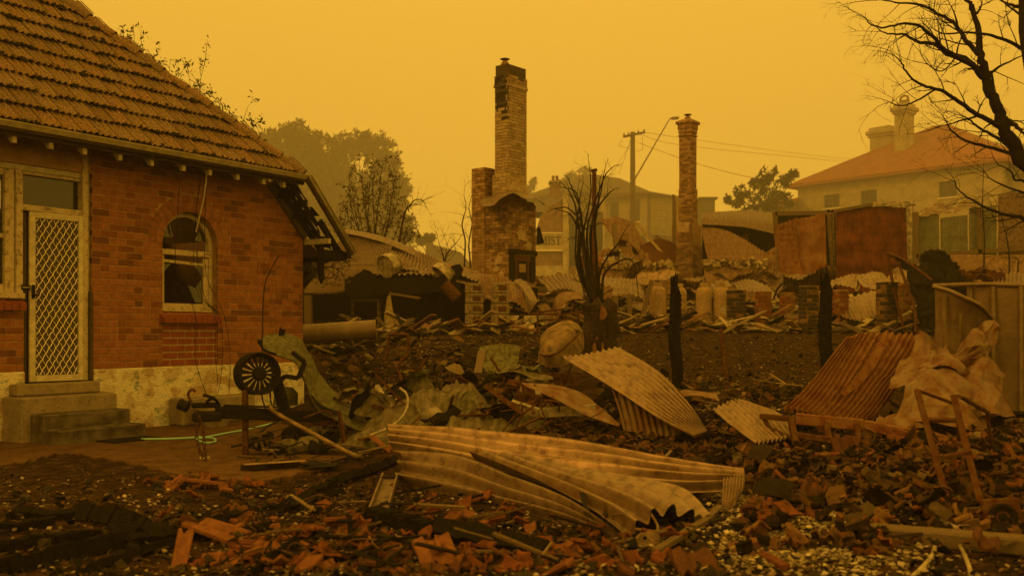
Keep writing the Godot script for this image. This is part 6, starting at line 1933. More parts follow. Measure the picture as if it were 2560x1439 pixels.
	for q in [[0.05, 0.78, 0.11, 0.13], [-0.06, 0.2, 0.05, 0.2], [0.07, 0.12, 0.03, 0.26], [-0.02, 0.45, 0.03, 0.09], [0.0, 0.05, 0.025, 0.16], [-0.12, 0.3, 0.03, 0.12]]:
		var o := PackedVector2Array()
		for k in 9: o.append(Vector2(q[0] + cos(TAU * k / 9) * q[2] * R(0.6, 1.0), q[1] + sin(TAU * k / 9) * q[3] * R(0.6, 1.0)))
		b = B.new()
		b.prism(o, 0.16, 0.262)
		pool(b, "bare_wood_scar", M.orange_wood, sh)
	for q in [[[1478, 745], [1450, 690], [1440, 640], [1442, 560], [1450, 500], [1455, 470]], [[1480, 745], [1455, 680], [1448, 600], [1452, 540], [1440, 480], [1415, 470]], [[1482, 745], [1462, 660], [1458, 590], [1470, 530], [1478, 470], [1473, 410]], [[1484, 745], [1470, 640], [1468, 570], [1490, 500], [1512, 440], [1535, 415]], [[1490, 748], [1478, 640], [1480, 560], [1495, 500], [1500, 450]], [[1494, 748], [1492, 650], [1488, 560], [1500, 490], [1512, 425]], [[1474, 745], [1446, 660], [1446, 560], [1430, 490], [1408, 460]], [[1476, 745], [1450, 640], [1455, 560], [1420, 520], [1392, 520]], [[1480, 745], [1462, 620], [1440, 560], [1425, 535], [1398, 524]], [[1486, 745], [1476, 600], [1490, 530], [1520, 485], [1538, 472]], [[1500, 748], [1498, 690], [1520, 640], [1545, 610], [1560, 580]], [[1505, 750], [1510, 690], [1535, 660], [1580, 650], [1596, 730]], [[1478, 740], [1460, 600], [1450, 520], [1430, 470], [1420, 445]]]:
		b = B.new()
		var pts := []
		for w in q: pts.append(W(w[0], w[1], z0 + R(-0.2, 0.2)) - base)
		limb(b, pts, 0.024, 0.006, 1, 3, 0.3)
		pool(b, "shoot", M.bark, sh)
	# ---- charred posts in the yard
	for q in [[1688, 1692, 716, 975, 12.9, 0.062, "slender charred post with a spiked crown before the gas cylinders"], [2064, 2066, 702, 935, 13.4, 0.07, "scaly charred palm trunk standing behind the rusty sheet"]]:
		var zz: float = q[4]
		var bp := on(q[1], zz)
		var top := W(q[0] - (2 if q[0] < 1700 else 0), q[2], zz)
		sh = thing("charred_palm", q[6], "post", bp, 0, "charred trunks in the yard")
		b = B.new()
		rows = []
		for j in 91:
			var t := j / 90.0
			var c := (top - bp) * t + Vector3(0.012 * sin(t * 9.0), -0.05 * (1 - t), 0)
			var row := []
			for i in 33:
				var a := TAU * i / 32
				var rr: float = q[5] * (1.0 + 0.12 * sin(PI * minf(t * 1.2, 1.0)) - (0.3 * smoothstep(0.9, 1.0, t))) + 0.016 * absf(sin(a * 4.0 + t * 70.0) * sin(a * 4.0 - t * 70.0)) + 0.03 * wn.get_noise_3d(cos(a) * 30.0, t * 60.0, sin(a) * 30.0)
				row.append(c + Vector3(cos(a) * rr, 0, sin(a) * rr))
			rows.append(row)
		b.grid(rows)
		pool(b, "stem", M.char, sh)
		b = B.new()
		for k in 16:
			var a := R(0, TAU)
			var s: Vector3 = Vector3(cos(a), 0, sin(a)) * q[5] * R(0.2, 0.75)
			var l := R(0.06, 0.15) * (1.6 if k == 3 or k == 9 else 1.0)
			b.tube([top - bp + s - Vector3(0, 0.06, 0), top - bp + s * 1.25 + Vector3(0, l * 0.6, 0), top - bp + s * (1.5 if l > 0.16 else 1.1) + Vector3(0, l, 0)], [0.014, 0.009, 0.002], 4)
		pool(b, "spikes", M.char, sh)
	b = B.new()
	b.beam(on(1818, 14.0, -0.1), W(1803, 822, 14.2), 0.04, 0.05)
	tag(pool(b, "leaning_stake", M.rust_dark, self), "thin leaning steel stake in the scorched lawn", "stake")

# ================= burnt boat on its trailer
func build_boat() -> void:
	var b: B
	var tr := thing("boat_trailer", "burnt boat trailer with drawbar, coupling, hanging chain and wheel rim", "trailer", G(613, 1138))
	var inv := tr.transform.affine_inverse()
	var add := func(bb: B, called, m, par = null):
		var o := pool(bb, called, M[m], tr if par == null else par)
		if par == null: o.transform = inv
		return o
	b = B.new()
	b.beam(W(540, 1030, 9.45), W(900, 1046, 10.9), 0.07, 0.12, 0.0, 0.008)
	add.call(b, "drawbar", "black_metal")
	b = B.new()
	b.beam(W(560, 1013, 9.5), W(705, 1018, 10.0), 0.03, 0.02)
	add.call(b, "brake_rod", "black_metal")
	# coupling
	b = B.new()
	b.bbox(Vector3(-0.14, -0.09, -0.05), Vector3(0.13, 0.0, 0.05), 0.02, Transform3D(Basis(Vector3.UP, 0.5), W(518, 1030, 9.4)))
	b.beam(W(478, 1013, 9.35), W(550, 1012, 9.5), 0.06, 0.05, 0.0, 0.012)
	add.call(b, "coupling", "black_metal")
	b = B.new()
	b.lathe([[0.0, -0.05], [0.05, -0.05], [0.058, -0.03], [0.05, 0.0], [0.058, 0.03], [0.05, 0.05], [0.0, 0.05]], 14, Transform3D(Basis(Vector3(0, 0, 1), 1.2), W(458, 1013, 9.35)))
	add.call(b, "ball_housing", "black_metal")
	b = B.new()
	b.tube(smooth(line([[478, 1005, 9.35], [470, 990, 9.35], [472, 978, 9.35], [482, 973, 9.35], [487, 980, 9.35]]), 10), [0.014], 6)
	add.call(b, "hook", "rust_dark")
	b = B.new()
	b.tube(smooth(line([[515, 1005, 9.4], [528, 996, 9.4], [540, 1000, 9.45], [548, 1018, 9.5]]), 10), [0.016], 6)
	b.bbox(Vector3(-0.06, -0.012, -0.03), Vector3(0.06, 0.014, 0.03), 0.01, Transform3D(Basis(Vector3(0, 0, 1), -0.3), W(522, 991, 9.4)))
	add.call(b, "lever", "black_metal")
	# chains of links
	for c in [[[500, 1042], [508, 1090], [512, 1130], [514, 1150]], [[498, 1040], [490, 1080], [496, 1120], [510, 1148]]]:
		var chn := Node3D.new()
		chn.name = "chain"
		tr.add_child(chn, true)
		var p := smooth(c.map(func(q): return W(q[0], q[1], 9.32)), 12)
		for i in 12:
			b = B.new()
			var d: Vector3 = (p[i + 1] - p[i]).normalized()
			var s := d.cross(Vector3(0, 0, 1)).normalized() if i % 2 else Vector3(0, 0, 1)
			var m: Vector3 = (p[i] + p[i + 1]) / 2
			var l: float = (p[i + 1] - p[i]).length() * 0.72
			var ring := []
			for k in 11:
				var a := TAU * k / 10
				ring.append(m + d * cos(a) * l + s * sin(a) * 0.015)
			b.tube(ring, [0.0055], 5, false)
			pool(b, "link", M.rust_dark, chn).transform = inv
	b = B.new()
	b.bbox(Vector3(-0.05, 0, -0.03), Vector3(0.05, 0.045, 0.03), 0.015, Transform3D(Basis(Vector3.UP, 0.6), G(512, 1152)))
	add.call(b, "shackle", "tub")
	# jockey stand
	b = B.new()
	var gp := G(613, 1138)
	b.beam(gp - Vector3(0, 0.05, 0), W(612, 975, 9.75), 0.055, 0.055, 0.0, 0.006)
	add.call(b, "jockey_stand", "rust_dark")
	b = B.new()
	b.tube([W(612, 977, 9.75), W(622, 968, 9.75)], [0.012], 5)
	add.call(b, "stand_handle", "rust_dark")
	# winch post, bracket and the wheel rim carried on it
	b = B.new()
	b.beam(W(712, 1030, 10.15), W(690, 950, 10.0), 0.1, 0.09, 0.0, 0.01)
	add.call(b, "winch_post", "black_metal")
	for q in [[[690, 960], [712, 940]], [[712, 940], [745, 945]], [[745, 945], [762, 905]], [[762, 905], [730, 880]]]:
		b = B.new()
		b.beam(W(q[0][0], q[0][1], 10.0), W(q[1][0], q[1][1], 10.0), 0.045, 0.045)
		add.call(b, "bracket_bar", "black_metal")
	var wh := Node3D.new()
	wh.name = "wheel_rim"
	tr.add_child(wh)
	wh.transform = inv * Transform3D(Basis(Vector3(0.55, 0.05, 0.83).cross(Vector3.UP).normalized(), Vector3(0.55, 0.05, 0.83).normalized(), Vector3(0.55, 0.05, 0.83).cross(Vector3.UP).normalized().cross(Vector3(0.55, 0.05, 0.83).normalized())), W(642, 934, 9.9))
	b = B.new()
	b.lathe([[0.19, -0.1], [0.215, -0.1], [0.215, -0.085], [0.185, -0.07], [0.175, 0.0], [0.185, 0.07], [0.215, 0.085], [0.215, 0.1], [0.2, 0.1], [0.175, 0.06], [0.165, 0.0], [0.175, -0.07], [0.19, -0.1]], 32)
	pool(b, "rim_barrel", M.black_metal, wh)
	for k in 16:
		b = B.new()
		var a := TAU * k / 16
		var a2 := TAU * (k + 0.68) / 16
		var r0 := Vector3(cos(a), 0, sin(a)); var r1 := Vector3(cos(a2), 0, sin(a2))
		b.hexa([r0 * 0.07 + Vector3(0, 0.055, 0), r1 * 0.07 + Vector3(0, 0.055, 0), r1 * 0.18 + Vector3(0, 0.045, 0), r0 * 0.18 + Vector3(0, 0.045, 0), r0 * 0.07 + Vector3(0, 0.07, 0), r1 * 0.07 + Vector3(0, 0.07, 0), r1 * 0.18 + Vector3(0, 0.06, 0), r0 * 0.18 + Vector3(0, 0.06, 0)])
		pool(b, "spoke", M.black_metal, wh)
	b = B.new()
	b.lathe([[0.0, 0.09], [0.05, 0.09], [0.075, 0.07], [0.075, 0.055], [0.0, 0.055]], 18)
	pool(b, "hub", M.black_metal, wh)
	for k in 3:
		b = B.new()
		b.tube([W(652 + k * 22, 965, 10.0), W(656 + k * 20, 1000, 10.0), W(664 + k * 18, 1022, 10.0)], [0.012, 0.008, 0.01], 5)
		add.call(b, "hanging_strap", "black_metal")
	# road wheel further back
	var rw := Node3D.new()
	rw.name = "road_wheel"
	tr.add_child(rw, true)
	rw.transform = inv * Transform3D(Basis(Vector3(0, 0, 1), PI / 2).rotated(Vector3.UP, -0.9), W(1352, 1042, 11.2))
	b = B.new()
	b.lathe([[0.2, -0.08], [0.25, -0.09], [0.27, -0.05], [0.27, 0.05], [0.25, 0.09], [0.2, 0.08], [0.2, -0.08]], 24)
	pool(b, "tyre", M.rust_dark, rw)
	b = B.new()
	b.lathe([[0.2, -0.07], [0.17, 0.0], [0.06, 0.02], [0.05, 0.05], [0.0, 0.05]], 20)
	pool(b, "rim", M.rust_dark, rw)
	for s in [0.0, 0.55]:
		b = B.new()
		b.beam(W(880, 1040 - s * 40, 10.8 + s), W(1420, 1028 - s * 50, 11.6 + s * 1.6), 0.06, 0.09)
		add.call(b, "chassis_rail", "black_metal")
	# ---- melted hull
	var hl := thing("burnt_boat_hull", "melted green boat hull slumped over the trailer with upturned bow", "boat", G(900, 1085))
	inv = hl.transform.affine_inverse()
	var nt := net([[[647, 848, 10.1], [672, 838, 10.3], [705, 836, 10.5], [745, 845, 10.7], [778, 880, 10.9], [806, 935, 11.0], [858, 995, 11.1], [940, 1050, 11.0], [1010, 1080, 10.8]], [[650, 862, 10.0], [676, 862, 10.1], [708, 868, 10.2], [742, 885, 10.35], [772, 925, 10.5], [798, 970, 10.6], [842, 1015, 10.6], [915, 1060, 10.5], [985, 1088, 10.4]], [[658, 876, 10.0], [682, 884, 10.0], [710, 894, 10.1], [735, 908, 10.2], [757, 950, 10.3], [778, 1000, 10.35], [815, 1035, 10.35], [885, 1062, 10.3], [950, 1085, 10.2]]])
	pool(sheet_mesh(nt, 60, 16, {"dent": 0.07, "df": 1.6, "thick": 0.012}), "bow_skin", M.hull_green, hl).transform = inv
	nt = net([[[740, 905, 10.25], [760, 950, 10.3], [785, 1000, 10.35], [830, 1035, 10.3]], [[762, 900, 10.9], [800, 950, 11.2], [850, 1000, 11.3], [900, 1040, 11.2]]])
	pool(sheet_mesh(nt, 20, 10, {"dent": 0.1, "df": 2.0}), "inner_skin", M.soot, hl).transform = inv
	nt = net([[[762, 895, 10.9], [800, 935, 11.0], [860, 990, 11.1], [960, 1050, 11.0]], [[772, 1010, 10.4], [812, 1030, 10.5], [880, 1045, 10.5], [960, 1070, 10.4]]])
	pool(sheet_mesh(nt, 30, 12, {"dent": 0.12, "df": 1.6}), "side_skin", M.hull, hl).transform = inv
	b = B.new()
	b.tube(smooth(line([[647, 850, 10.0], [652, 862, 9.98], [662, 876, 9.96], [690, 886, 9.98]]), 10), [0.02, 0.028, 0.022, 0.014], 6)
	pool(b, "bow_cap", M.char, hl).transform = inv
	b = B.new()
	b.prism(PackedVector2Array([Vector2(-0.03, 0), Vector2(0.03, 0), Vector2(0.045, 0.07), Vector2(0.01, 0.06), Vector2(-0.015, 0.09)]), -0.012, 0.012, Transform3D(Basis(Vector3.UP, 0.4), W(703, 838, 10.4)))
	pool(b, "cleat", M.char, hl).transform = inv
	# slumped remains: a crusted mound
	var rows := []
	for j in 34:
		var row := []
		for i in 70:
			var u := i / 69.0
			var v := j / 33.0
			var px := lerpf(840, 1400, u)
			var z := lerpf(10.0, 12.4, v)
			var x := (px - CX) / F * z
			var k := sin(PI * u) * sin(PI * v)
			var up := pow(maxf(k, 0.0), 0.55) * (0.3 + 0.26 * (1.0 - u)) * (1.0 + 0.8 * wn.get_noise_2d(x * 22.0, z * 22.0)) + 0.12 * k * wn.get_noise_2d(x * 70.0, z * 70.0)
			row.append(Vector3(x, gh(x, z) + up - 0.03, -z))
		rows.append(row)
	b = B.new()
	b.grid(rows)
	pool(b, "crusted_remains", M.hull, hl).transform = inv
	for k in 70: # curled skins of resin and matting lying on it
		var c := W(R(850, 1390), R(940, 1050), R(10.3, 12.2))
		c.y = gh(c.x, -c.z) + R(0.12, 0.48)
		var u := Vector3(R(-1, 1), R(-0.5, 0.5), R(-0.6, 0.6)).normalized() * R(0.06, 0.26)
		var v := u.cross(rv(1.0)).normalized() * R(0.06, 0.16)
		var s := [[c - u - v, c - v + rv(0.06), c + u - v], [c - u + v * 0.2 + rv(0.05), c + rv(0.08), c + u + rv(0.05)], [c - u + v, c + v + rv(0.06), c + u + v]]
		pool(sheet_mesh(s, 5, 4, {"dent": 0.09, "df": 3.0, "crease": true}), "curled_skin", M[["hull", "rust_dark", "fibro", "char", "hull_green", "char", "black_metal"][k % 7]], hl).transform = inv
	var tg := B.new()
	for k in 150: # burnt wire, pipe ends and splinters sticking out of the wreck
		var p := W(R(800, 1420), R(900, 1060), R(10.0, 12.4))
		p.y = gh(p.x, -p.z) + R(0.02, 0.4)
		var d := Vector3(R(-1, 1), R(-0.35, 0.6), R(-0.7, 0.7)).normalized() * R(0.1, 0.55)
		if k % 2: tg.tube(smooth([p, p + d * 0.5 + rv(0.1), p + d], 7), [R(0.004, 0.012)], 5)
		else: tg.beam(p, p + d, R(0.012, 0.06), R(0.006, 0.03), R(0, 3))
	tag(pool(tg, "tangled_scrap", M.rust_dark, hl), "", "", "", "stuff").transform = inv
	# ---- loose things round it
	b = B.new()
	b.tube(smooth(line([[655, 900, 10.0], [655, 830, 10.0], [658, 740, 10.0], [668, 690, 10.0], [697, 638, 10.0]]), 20), [0.008, 0.006], 5)
	tag(pool(b, "bent_antenna", M.black_metal, self), "thin bent antenna rod rising above the boat's bow", "antenna")
	b = B.new()
	b.tube(smooth(line([[672, 1014, 9.9], [690, 1032, 9.8], [780, 1082, 9.3], [880, 1135, 8.9], [905, 1140, 8.8]]), 20), [0.022, 0.024, 0.026, 0.022, 0.02], 7)
	tag(pool(b, "rusty_rod", M.tank, self), "long rusty rod sloping from the drawbar down to the tile rubble", "rod")
	b = B.new()
	b.tube(smooth(line([[1000, 970, 10.6], [1016, 985, 10.4], [1018, 1015, 10.2], [1000, 1048, 10.0], [965, 1072, 9.8], [925, 1088, 9.6]]), 24), [0.014], 7)
	tag(pool(b, "hoop_pipe", M.tub, self), "pale curved hoop of pipe left of the twisted iron sheets", "pipe")
	b = B.new()
	b.tube(smooth(line([[962, 918, 12.6], [958, 905, 12.5], [968, 880, 12.5], [971, 842, 12.5], [978, 835, 12.5], [1014, 836, 12.5], [1020, 842, 12.5], [1021, 880, 12.5], [1010, 896, 12.5], [1000, 905, 12.5], [992, 925, 12.5]]), 50), [0.02], 7)
	tag(pool(b, "tubular_handle", M.rust_dark, self), "upright bent tubular handle standing behind the boat wreck", "handle")
	# steering wheel
	var sw := thing("steering_wheel", "burnt spoked steering wheel lying behind the boat wreck", "steering wheel", W(1062, 955, 12.0))
	sw.rotation = Vector3(0.35, 0.3, 0)
	var ring := []
	for k in 25: ring.append(Vector3(cos(TAU * k / 24) * 0.19, 0, sin(TAU * k / 24) * 0.19))
	b = B.new()
	b.tube(ring, [0.011], 6, false)
	pool(b, "rim", M.black_metal, sw)
	for k in 4:
		b = B.new()
		b.tube([Vector3.ZERO, Vector3(cos(k * TAU / 4 + 0.4) * 0.19, 0, sin(k * TAU / 4 + 0.4) * 0.19)], [0.009], 5)
		pool(b, "spoke", M.black_metal, sw)
	b = B.new()
	b.tube([Vector3(0, -0.12, 0), Vector3(0, 0.1, 0)], [0.022, 0.012], 6)
	pool(b, "column", M.black_metal, sw)
	# dented green panel and the rounded dented tank
	tin("dented green metal panel propped left of the dented tank", [[[1200, 868, 12.8], [1245, 862, 12.8], [1300, 866, 12.9]], [[1198, 900, 12.6], [1248, 905, 12.55], [1296, 900, 12.7]], [[1215, 930, 12.3], [1250, 928, 12.2], [1288, 926, 12.3]]], 0, "hull_green", {"dent": 0.09, "df": 1.4}, "dented_sheet", 14, 20)
	tin("wavy strip of burnt metal lying below the dented green panel", [[[1240, 922, 12.0], [1290, 915, 12.0], [1340, 935, 12.0], [1380, 942, 12.0]], [[1245, 935, 11.7], [1290, 930, 11.7], [1340, 952, 11.7], [1385, 950, 11.7]]], 0, "hull", {"dent": 0.05}, "metal_strip", 8, 30)
	for q in [[[1300, 925, 11.9], [1285, 980, 11.5], "short scorched stake leaning by the boat's stern"], [[1205, 880, 12.7], [1195, 935, 12.3], "upturned charred board left of the dented green panel"]]:
		b = B.new()
		b.beam(W(q[0][0], q[0][1], q[0][2]), W(q[1][0], q[1][1], q[1][2]), 0.05 if q[0][0] == 1300 else 0.1, 0.05)
		tag(pool(b, "scorched_stake", M.timber, self), q[2], "stake")
	b = B.new()
	b.beam(W(1248, 1000, 10.9), W(1350, 1032, 10.6), 0.06, 0.09, 0.2)
	b.beam(W(1350, 1032, 10.6), W(1490, 1022, 10.4), 0.06, 0.1, 0.1)
	tag(pool(b, "bent_rail", M.tub, self), "bent ochre metal rail lying over the trailer wheel", "rail")
	var tk := thing("dented_tank", "dented rounded metal tank with a ribbed top beside the burnt stump", "tank", on(1400, 13.2))
	inv = tk.transform.affine_inverse()
	nt = net([[[1352, 868, 13.2], [1358, 840, 13.4], [1385, 812, 13.6], [1415, 803, 13.7], [1440, 812, 13.7], [1450, 825, 13.7]], [[1350, 880, 13.0], [1362, 858, 12.9], [1392, 835, 12.9], [1420, 822, 13.0], [1440, 822, 13.2], [1452, 832, 13.4]], [[1350, 884, 12.95], [1368, 886, 12.75], [1396, 876, 12.75], [1425, 852, 12.85], [1444, 835, 13.1], [1453, 838, 13.35]], [[1349, 905, 13.0], [1372, 915, 12.8], [1400, 915, 12.8], [1428, 902, 12.9], [1446, 885, 13.1], [1454, 870, 13.35]]])
	pool(sheet_mesh(nt, 40, 34, {"dent": 0.07, "df": 1.4, "thick": 0.01}), "shell", M.tank, tk).transform = inv
	b = B.new()
	b.tube(smooth(line([[1349, 885, 12.92], [1368, 889, 12.7], [1397, 879, 12.7], [1427, 854, 12.8], [1446, 836, 13.05]]), 20), [0.014], 6)
	pool(b, "seam", M.rust_dark, tk).transform = inv
	for k in 6:
		b = B.new()
		b.tube([W(1424 + k * 4, 808 + k * 2, 13.55), W(1430 + k * 4, 822 + k * 1.5, 13.1)], [0.007], 5)
		pool(b, "vent_rib", M.black_metal, tk).transform = inv
	b = B.new()
	b.bbox(Vector3(-0.26, -0.1, -0.3), Vector3(0.25, 0.18, 0.1), 0.05)
	pool(b, "underside", M.rust_dark, tk)
	# burnt lumps between stand and rod
	for k in 16:
		var p := G(R(610, 860), R(1085, 1135))
		b = B.new()
		var r := R(0.06, 0.16)
		var rows2 := []
		for j in 7:
			var row := []
			for i in 11:
				var d := Vector3(cos(TAU * i / 10) * sin(PI * j / 6), cos(PI * j / 6) * 0.7, sin(TAU * i / 10) * sin(PI * j / 6))
				row.append(d * r * (1.0 + 0.7 * wn.get_noise_3d(d.x * 14.0 + k * 31.0, d.y * 14.0, d.z * 14.0)))
			rows2.append(row)
		b.grid(rows2)
		var o := tag(put(b.mesh(), "charred_lump", M.char if k % 3 else M.hull, self), "charred lump of melted plastic on the concrete beside the trailer", "debris", "charred lumps under the drawbar")
		o.position = p + Vector3(0, r * 0.35, 0)
	# rounded hull fragment leaning on the plinth
	b = B.new()
	b.lathe([[0.0, 0.2], [0.07, 0.19], [0.12, 0.13], [0.13, 0.0], [0.0, 0.0]], 14, Transform3D(Basis.IDENTITY, W(714, 1012, 10.6)), 0.1)
	tag(pool(b, "hull_fragment", M.hull_green, self), "rounded greenish fragment standing behind the winch post", "debris")
	# green hose and the mat by the steps
	var hp := []
	for q in [[352, 1098], [420, 1097], [470, 1095], [500, 1093], [532, 1096], [538, 1103], [522, 1107], [502, 1104], [492, 1098], [520, 1092], [570, 1082], [620, 1073], [680, 1058], [720, 1046]]:
		var p := W(q[0], q[1], 1.0)
		var t := (CH - 0.03) / (CH - p.y)
		hp.append(Vector3(p.x * t, 0.032, -t))
	b = B.new()
	b.tube(smooth(hp, 90), [0.0125], 7)
	tag(pool(b, "garden_hose", M.hose, self), "pale green garden hose looped on the concrete by the steps", "hose")
	b = B.new()
	b.bbox(Vector3(-0.32, 0, -0.17), Vector3(0.32, 0.015, 0.17), 0.006)
	var dm := tag(put(b.mesh(), "door_mat", M.soot, self), "black rubber mat at the foot of the concrete steps", "mat")
	dm.transform = Transform3D(Basis(HU, Vector3.UP, HW), Vector3(-3.208, 0.02, -15.03) + HU * -3.85 + HW * 1.16)

# ================= twisted iron and other things in the foreground
func build_front() -> void:
	var b: B
	tin("large twisted roofing sheet with broad ribs, upper fold of the foreground pile", [[[962, 1064, 8.75], [966, 1085, 8.6], [974, 1120, 8.45]], [[1150, 1070, 8.6], [1150, 1105, 8.35], [1160, 1150, 8.1]], [[1400, 1092, 8.2], [1405, 1140, 7.9], [1420, 1200, 7.5]], [[1640, 1142, 7.6], [1650, 1175, 7.4], [1680, 1222, 7.2]], [[1868, 1184, 7.2], [1864, 1195, 7.1], [1862, 1216, 7.0]]], 4.0, "tin", {"amp": 0.036, "saw": true, "dent": 0.025, "df": 0.7, "jag": 0.012, "seg": 14}, "roofing_sheet", 44)
	tin("lower left flap of the twisted sheets with long horizontal ribs", [[[1008, 1128, 8.3], [996, 1160, 8.15], [990, 1205, 8.05]], [[1150, 1134, 7.95], [1130, 1180, 7.7], [1130, 1238, 7.45]], [[1270, 1182, 7.35], [1260, 1225, 7.15], [1270, 1268, 6.95]], [[1420, 1245, 6.75], [1410, 1275, 6.6], [1420, 1306, 6.42]], [[1560, 1342, 5.98], [1555, 1346, 5.98], [1552, 1352, 5.96]]], 3.0, "tin_dull", {"amp": 0.036, "saw": true, "dent": 0.025, "df": 0.7, "jag": 0.012, "seg": 14}, "roofing_sheet", 40)
	tin("right flap of the twisted sheets narrowing to a torn tube", [[[1168, 1140, 7.92], [1280, 1142, 7.95], [1420, 1165, 7.85]], [[1320, 1198, 7.2], [1440, 1192, 7.15], [1570, 1200, 7.3]], [[1465, 1272, 6.6], [1590, 1240, 6.5], [1700, 1228, 6.9]], [[1566, 1346, 5.95], [1660, 1280, 6.05], [1772, 1300, 6.35]]], 5.0, "tin", {"amp": 0.036, "saw": true, "dent": 0.025, "df": 0.7, "jag": 0.012, "seg": 12}, "roofing_sheet", 40)
	tin("dark curled end under the right flap of twisted sheets", [[[1566, 1346, 6.1], [1600, 1295, 6.25], [1650, 1262, 6.4], [1690, 1290, 6.3]], [[1580, 1350, 6.3], [1605, 1310, 6.5], [1645, 1290, 6.6], [1680, 1310, 6.5]]], 0, "tin_dull", {"dent": 0.04}, "curled_iron", 8, 24)
	tin("finely ribbed torn corner at the right end of the twisted sheets", [[[1808, 1196, 7.05], [1838, 1190, 7.05], [1866, 1182, 7.1]], [[1806, 1245, 6.8], [1832, 1240, 6.8], [1858, 1225, 6.9]], [[1804, 1292, 6.6], [1822, 1280, 6.62], [1838, 1258, 6.7]]], 7, "tin", {"amp": 0.008, "dent": 0.02}, "corrugated_sheet", 10)
	tin("long pale corrugated sheet leaning on the stump", [[[1408, 892, 11.2], [1475, 884, 11.7], [1547, 868, 12.2]], [[1530, 966, 10.5], [1590, 948, 10.9], [1645, 925, 11.3]], [[1650, 1046, 9.9], [1690, 1028, 10.1], [1722, 1004, 10.4]], [[1738, 1088, 9.5], [1755, 1083, 9.55], [1770, 1078, 9.6]]], 10, "tin", {"amp": 0.024, "dent": 0.03, "df": 0.6, "seg": 8}, "corrugated_sheet", 26)
	tin("short corrugated sheet end showing behind the long pale sheet", [[[1572, 897, 11.9], [1642, 962, 11.5]], [[1560, 930, 12.2], [1628, 990, 11.8]]], 5.5, "tin", {"amp": 0.02}, "corrugated_sheet", 4)
	tin("dark corrugated sheet standing under the long pale sheet", [[[1528, 968, 10.7], [1610, 992, 10.6], [1690, 1050, 10.4]], [[1548, 1030, 10.5], [1620, 1040, 10.4], [1695, 1070, 10.25]], [[1560, 1085, 10.3], [1630, 1088, 10.2], [1700, 1090, 10.15]]], 9, "tin_old", {"amp": 0.014, "dent": 0.04}, "corrugated_sheet", 12)
	tin("long curled gutter-like strip in front of the trailer wheel", [[[1302, 955, 10.7], [1380, 962, 10.75], [1455, 982, 10.7], [1505, 1020, 10.45], [1548, 1058, 10.15]], [[1306, 960, 10.5], [1385, 985, 10.45], [1458, 1015, 10.4], [1508, 1042, 10.2], [1548, 1062, 10.05]], [[1312, 966, 10.45], [1392, 1002, 10.3], [1462, 1036, 10.2], [1512, 1055, 10.1], [1548, 1066, 10.0]]], 0, "tin_old", {"dent": 0.02}, "curled_strip", 14, 40)
	tin("broad rusty corrugated sheet sloping beside the grey panels", [[[2122, 838, 10.9], [2180, 820, 11.3], [2270, 828, 11.4], [2340, 830, 11.4]], [[2058, 915, 10.3], [2130, 902, 10.55], [2230, 902, 10.65], [2300, 905, 10.7]], [[2000, 985, 9.6], [2080, 982, 9.75], [2165, 985, 9.85], [2240, 978, 9.95]], [[1950, 1030, 9.15], [2030, 1042, 9.15], [2110, 1050, 9.25], [2185, 1045, 9.4]]], 17, "rust", {"amp": 0.02, "dent": 0.11, "df": 0.8, "jag": 0.05, "seg": 7}, "corrugated_sheet", 26)
	tin("torn rusty lip curling out of the broad rusty sheet", [[[2212, 832, 11.15], [2220, 830, 11.2]], [[2180, 890, 10.5], [2200, 895, 10.55]], [[2135, 945, 9.95], [2155, 958, 10.0]], [[2105, 985, 9.6], [2112, 990, 9.6]]], 0, "rust", {"dent": 0.03}, "torn_lip", 20, 5)
	tin("pale corrugated sheet curved in front of the bent metal frame", [[[1782, 1024, 9.5], [1835, 1004, 9.9], [1875, 1010, 10.0]], [[1830, 1062, 9.0], [1890, 1046, 9.35], [1955, 1040, 9.5]], [[1890, 1108, 8.65], [1945, 1098, 8.8], [1995, 1088, 9.0]]], 10, "tin", {"amp": 0.02, "dent": 0.03}, "corrugated_sheet", 16)
	tin("small dark curled sheet between the long pale sheet and the lawn", [[[1665, 985, 10.9], [1720, 968, 11.2], [1790, 975, 11.2]], [[1675, 1005, 10.5], [1735, 985, 10.7], [1800, 1000, 10.7]]], 0, "tin_old", {"dent": 0.07}, "curled_sheet", 10, 20)
	# bent metal frame
	var fr := thing("steel_rack", "bent channel steel frame lying below the broad rusty sheet", "frame", G(2050, 1125))
	var inv := fr.transform.affine_inverse()
	for q in [[[1903, 1040, 9.2], [1992, 1048, 8.9], 0.06, 0.05], [[1990, 1046, 8.9], [2160, 1062, 8.7], 0.09, 0.1], [[2160, 1062, 8.7], [2310, 1092, 8.5], 0.09, 0.09], [[1978, 1050, 8.9], [1990, 1108, 8.7], 0.05, 0.08], [[2066, 1058, 8.8], [2076, 1112, 8.6], 0.05, 0.07], [[2142, 1062, 8.7], [2150, 1110, 8.55], 0.05, 0.07], [[1988, 1086, 8.75], [2160, 1112, 8.5], 0.06, 0.05], [[1910, 1045, 9.2], [1925, 1070, 9.1], 0.04, 0.03], [[1925, 1070, 9.1], [1985, 1098, 8.9], 0.04, 0.03]]:
		b = B.new()
		b.beam(W(q[0][0], q[0][1], q[0][2]), W(q[1][0], q[1][1], q[1][2]), q[2], q[3], 0.0, 0.006)
		pool(b, "channel", M.rust if q[3] > 0.08 else M.rust_dark, fr).transform = inv
	# ---- wrecked garden shed
	var sh := thing("garden_shed", "wrecked grey metal garden shed with seamed panels standing at the right", "shed", on(2460, 10.4))
	inv = sh.transform.affine_inverse()
	var xs := [2425, 2482, 2552, 2622, 2700]
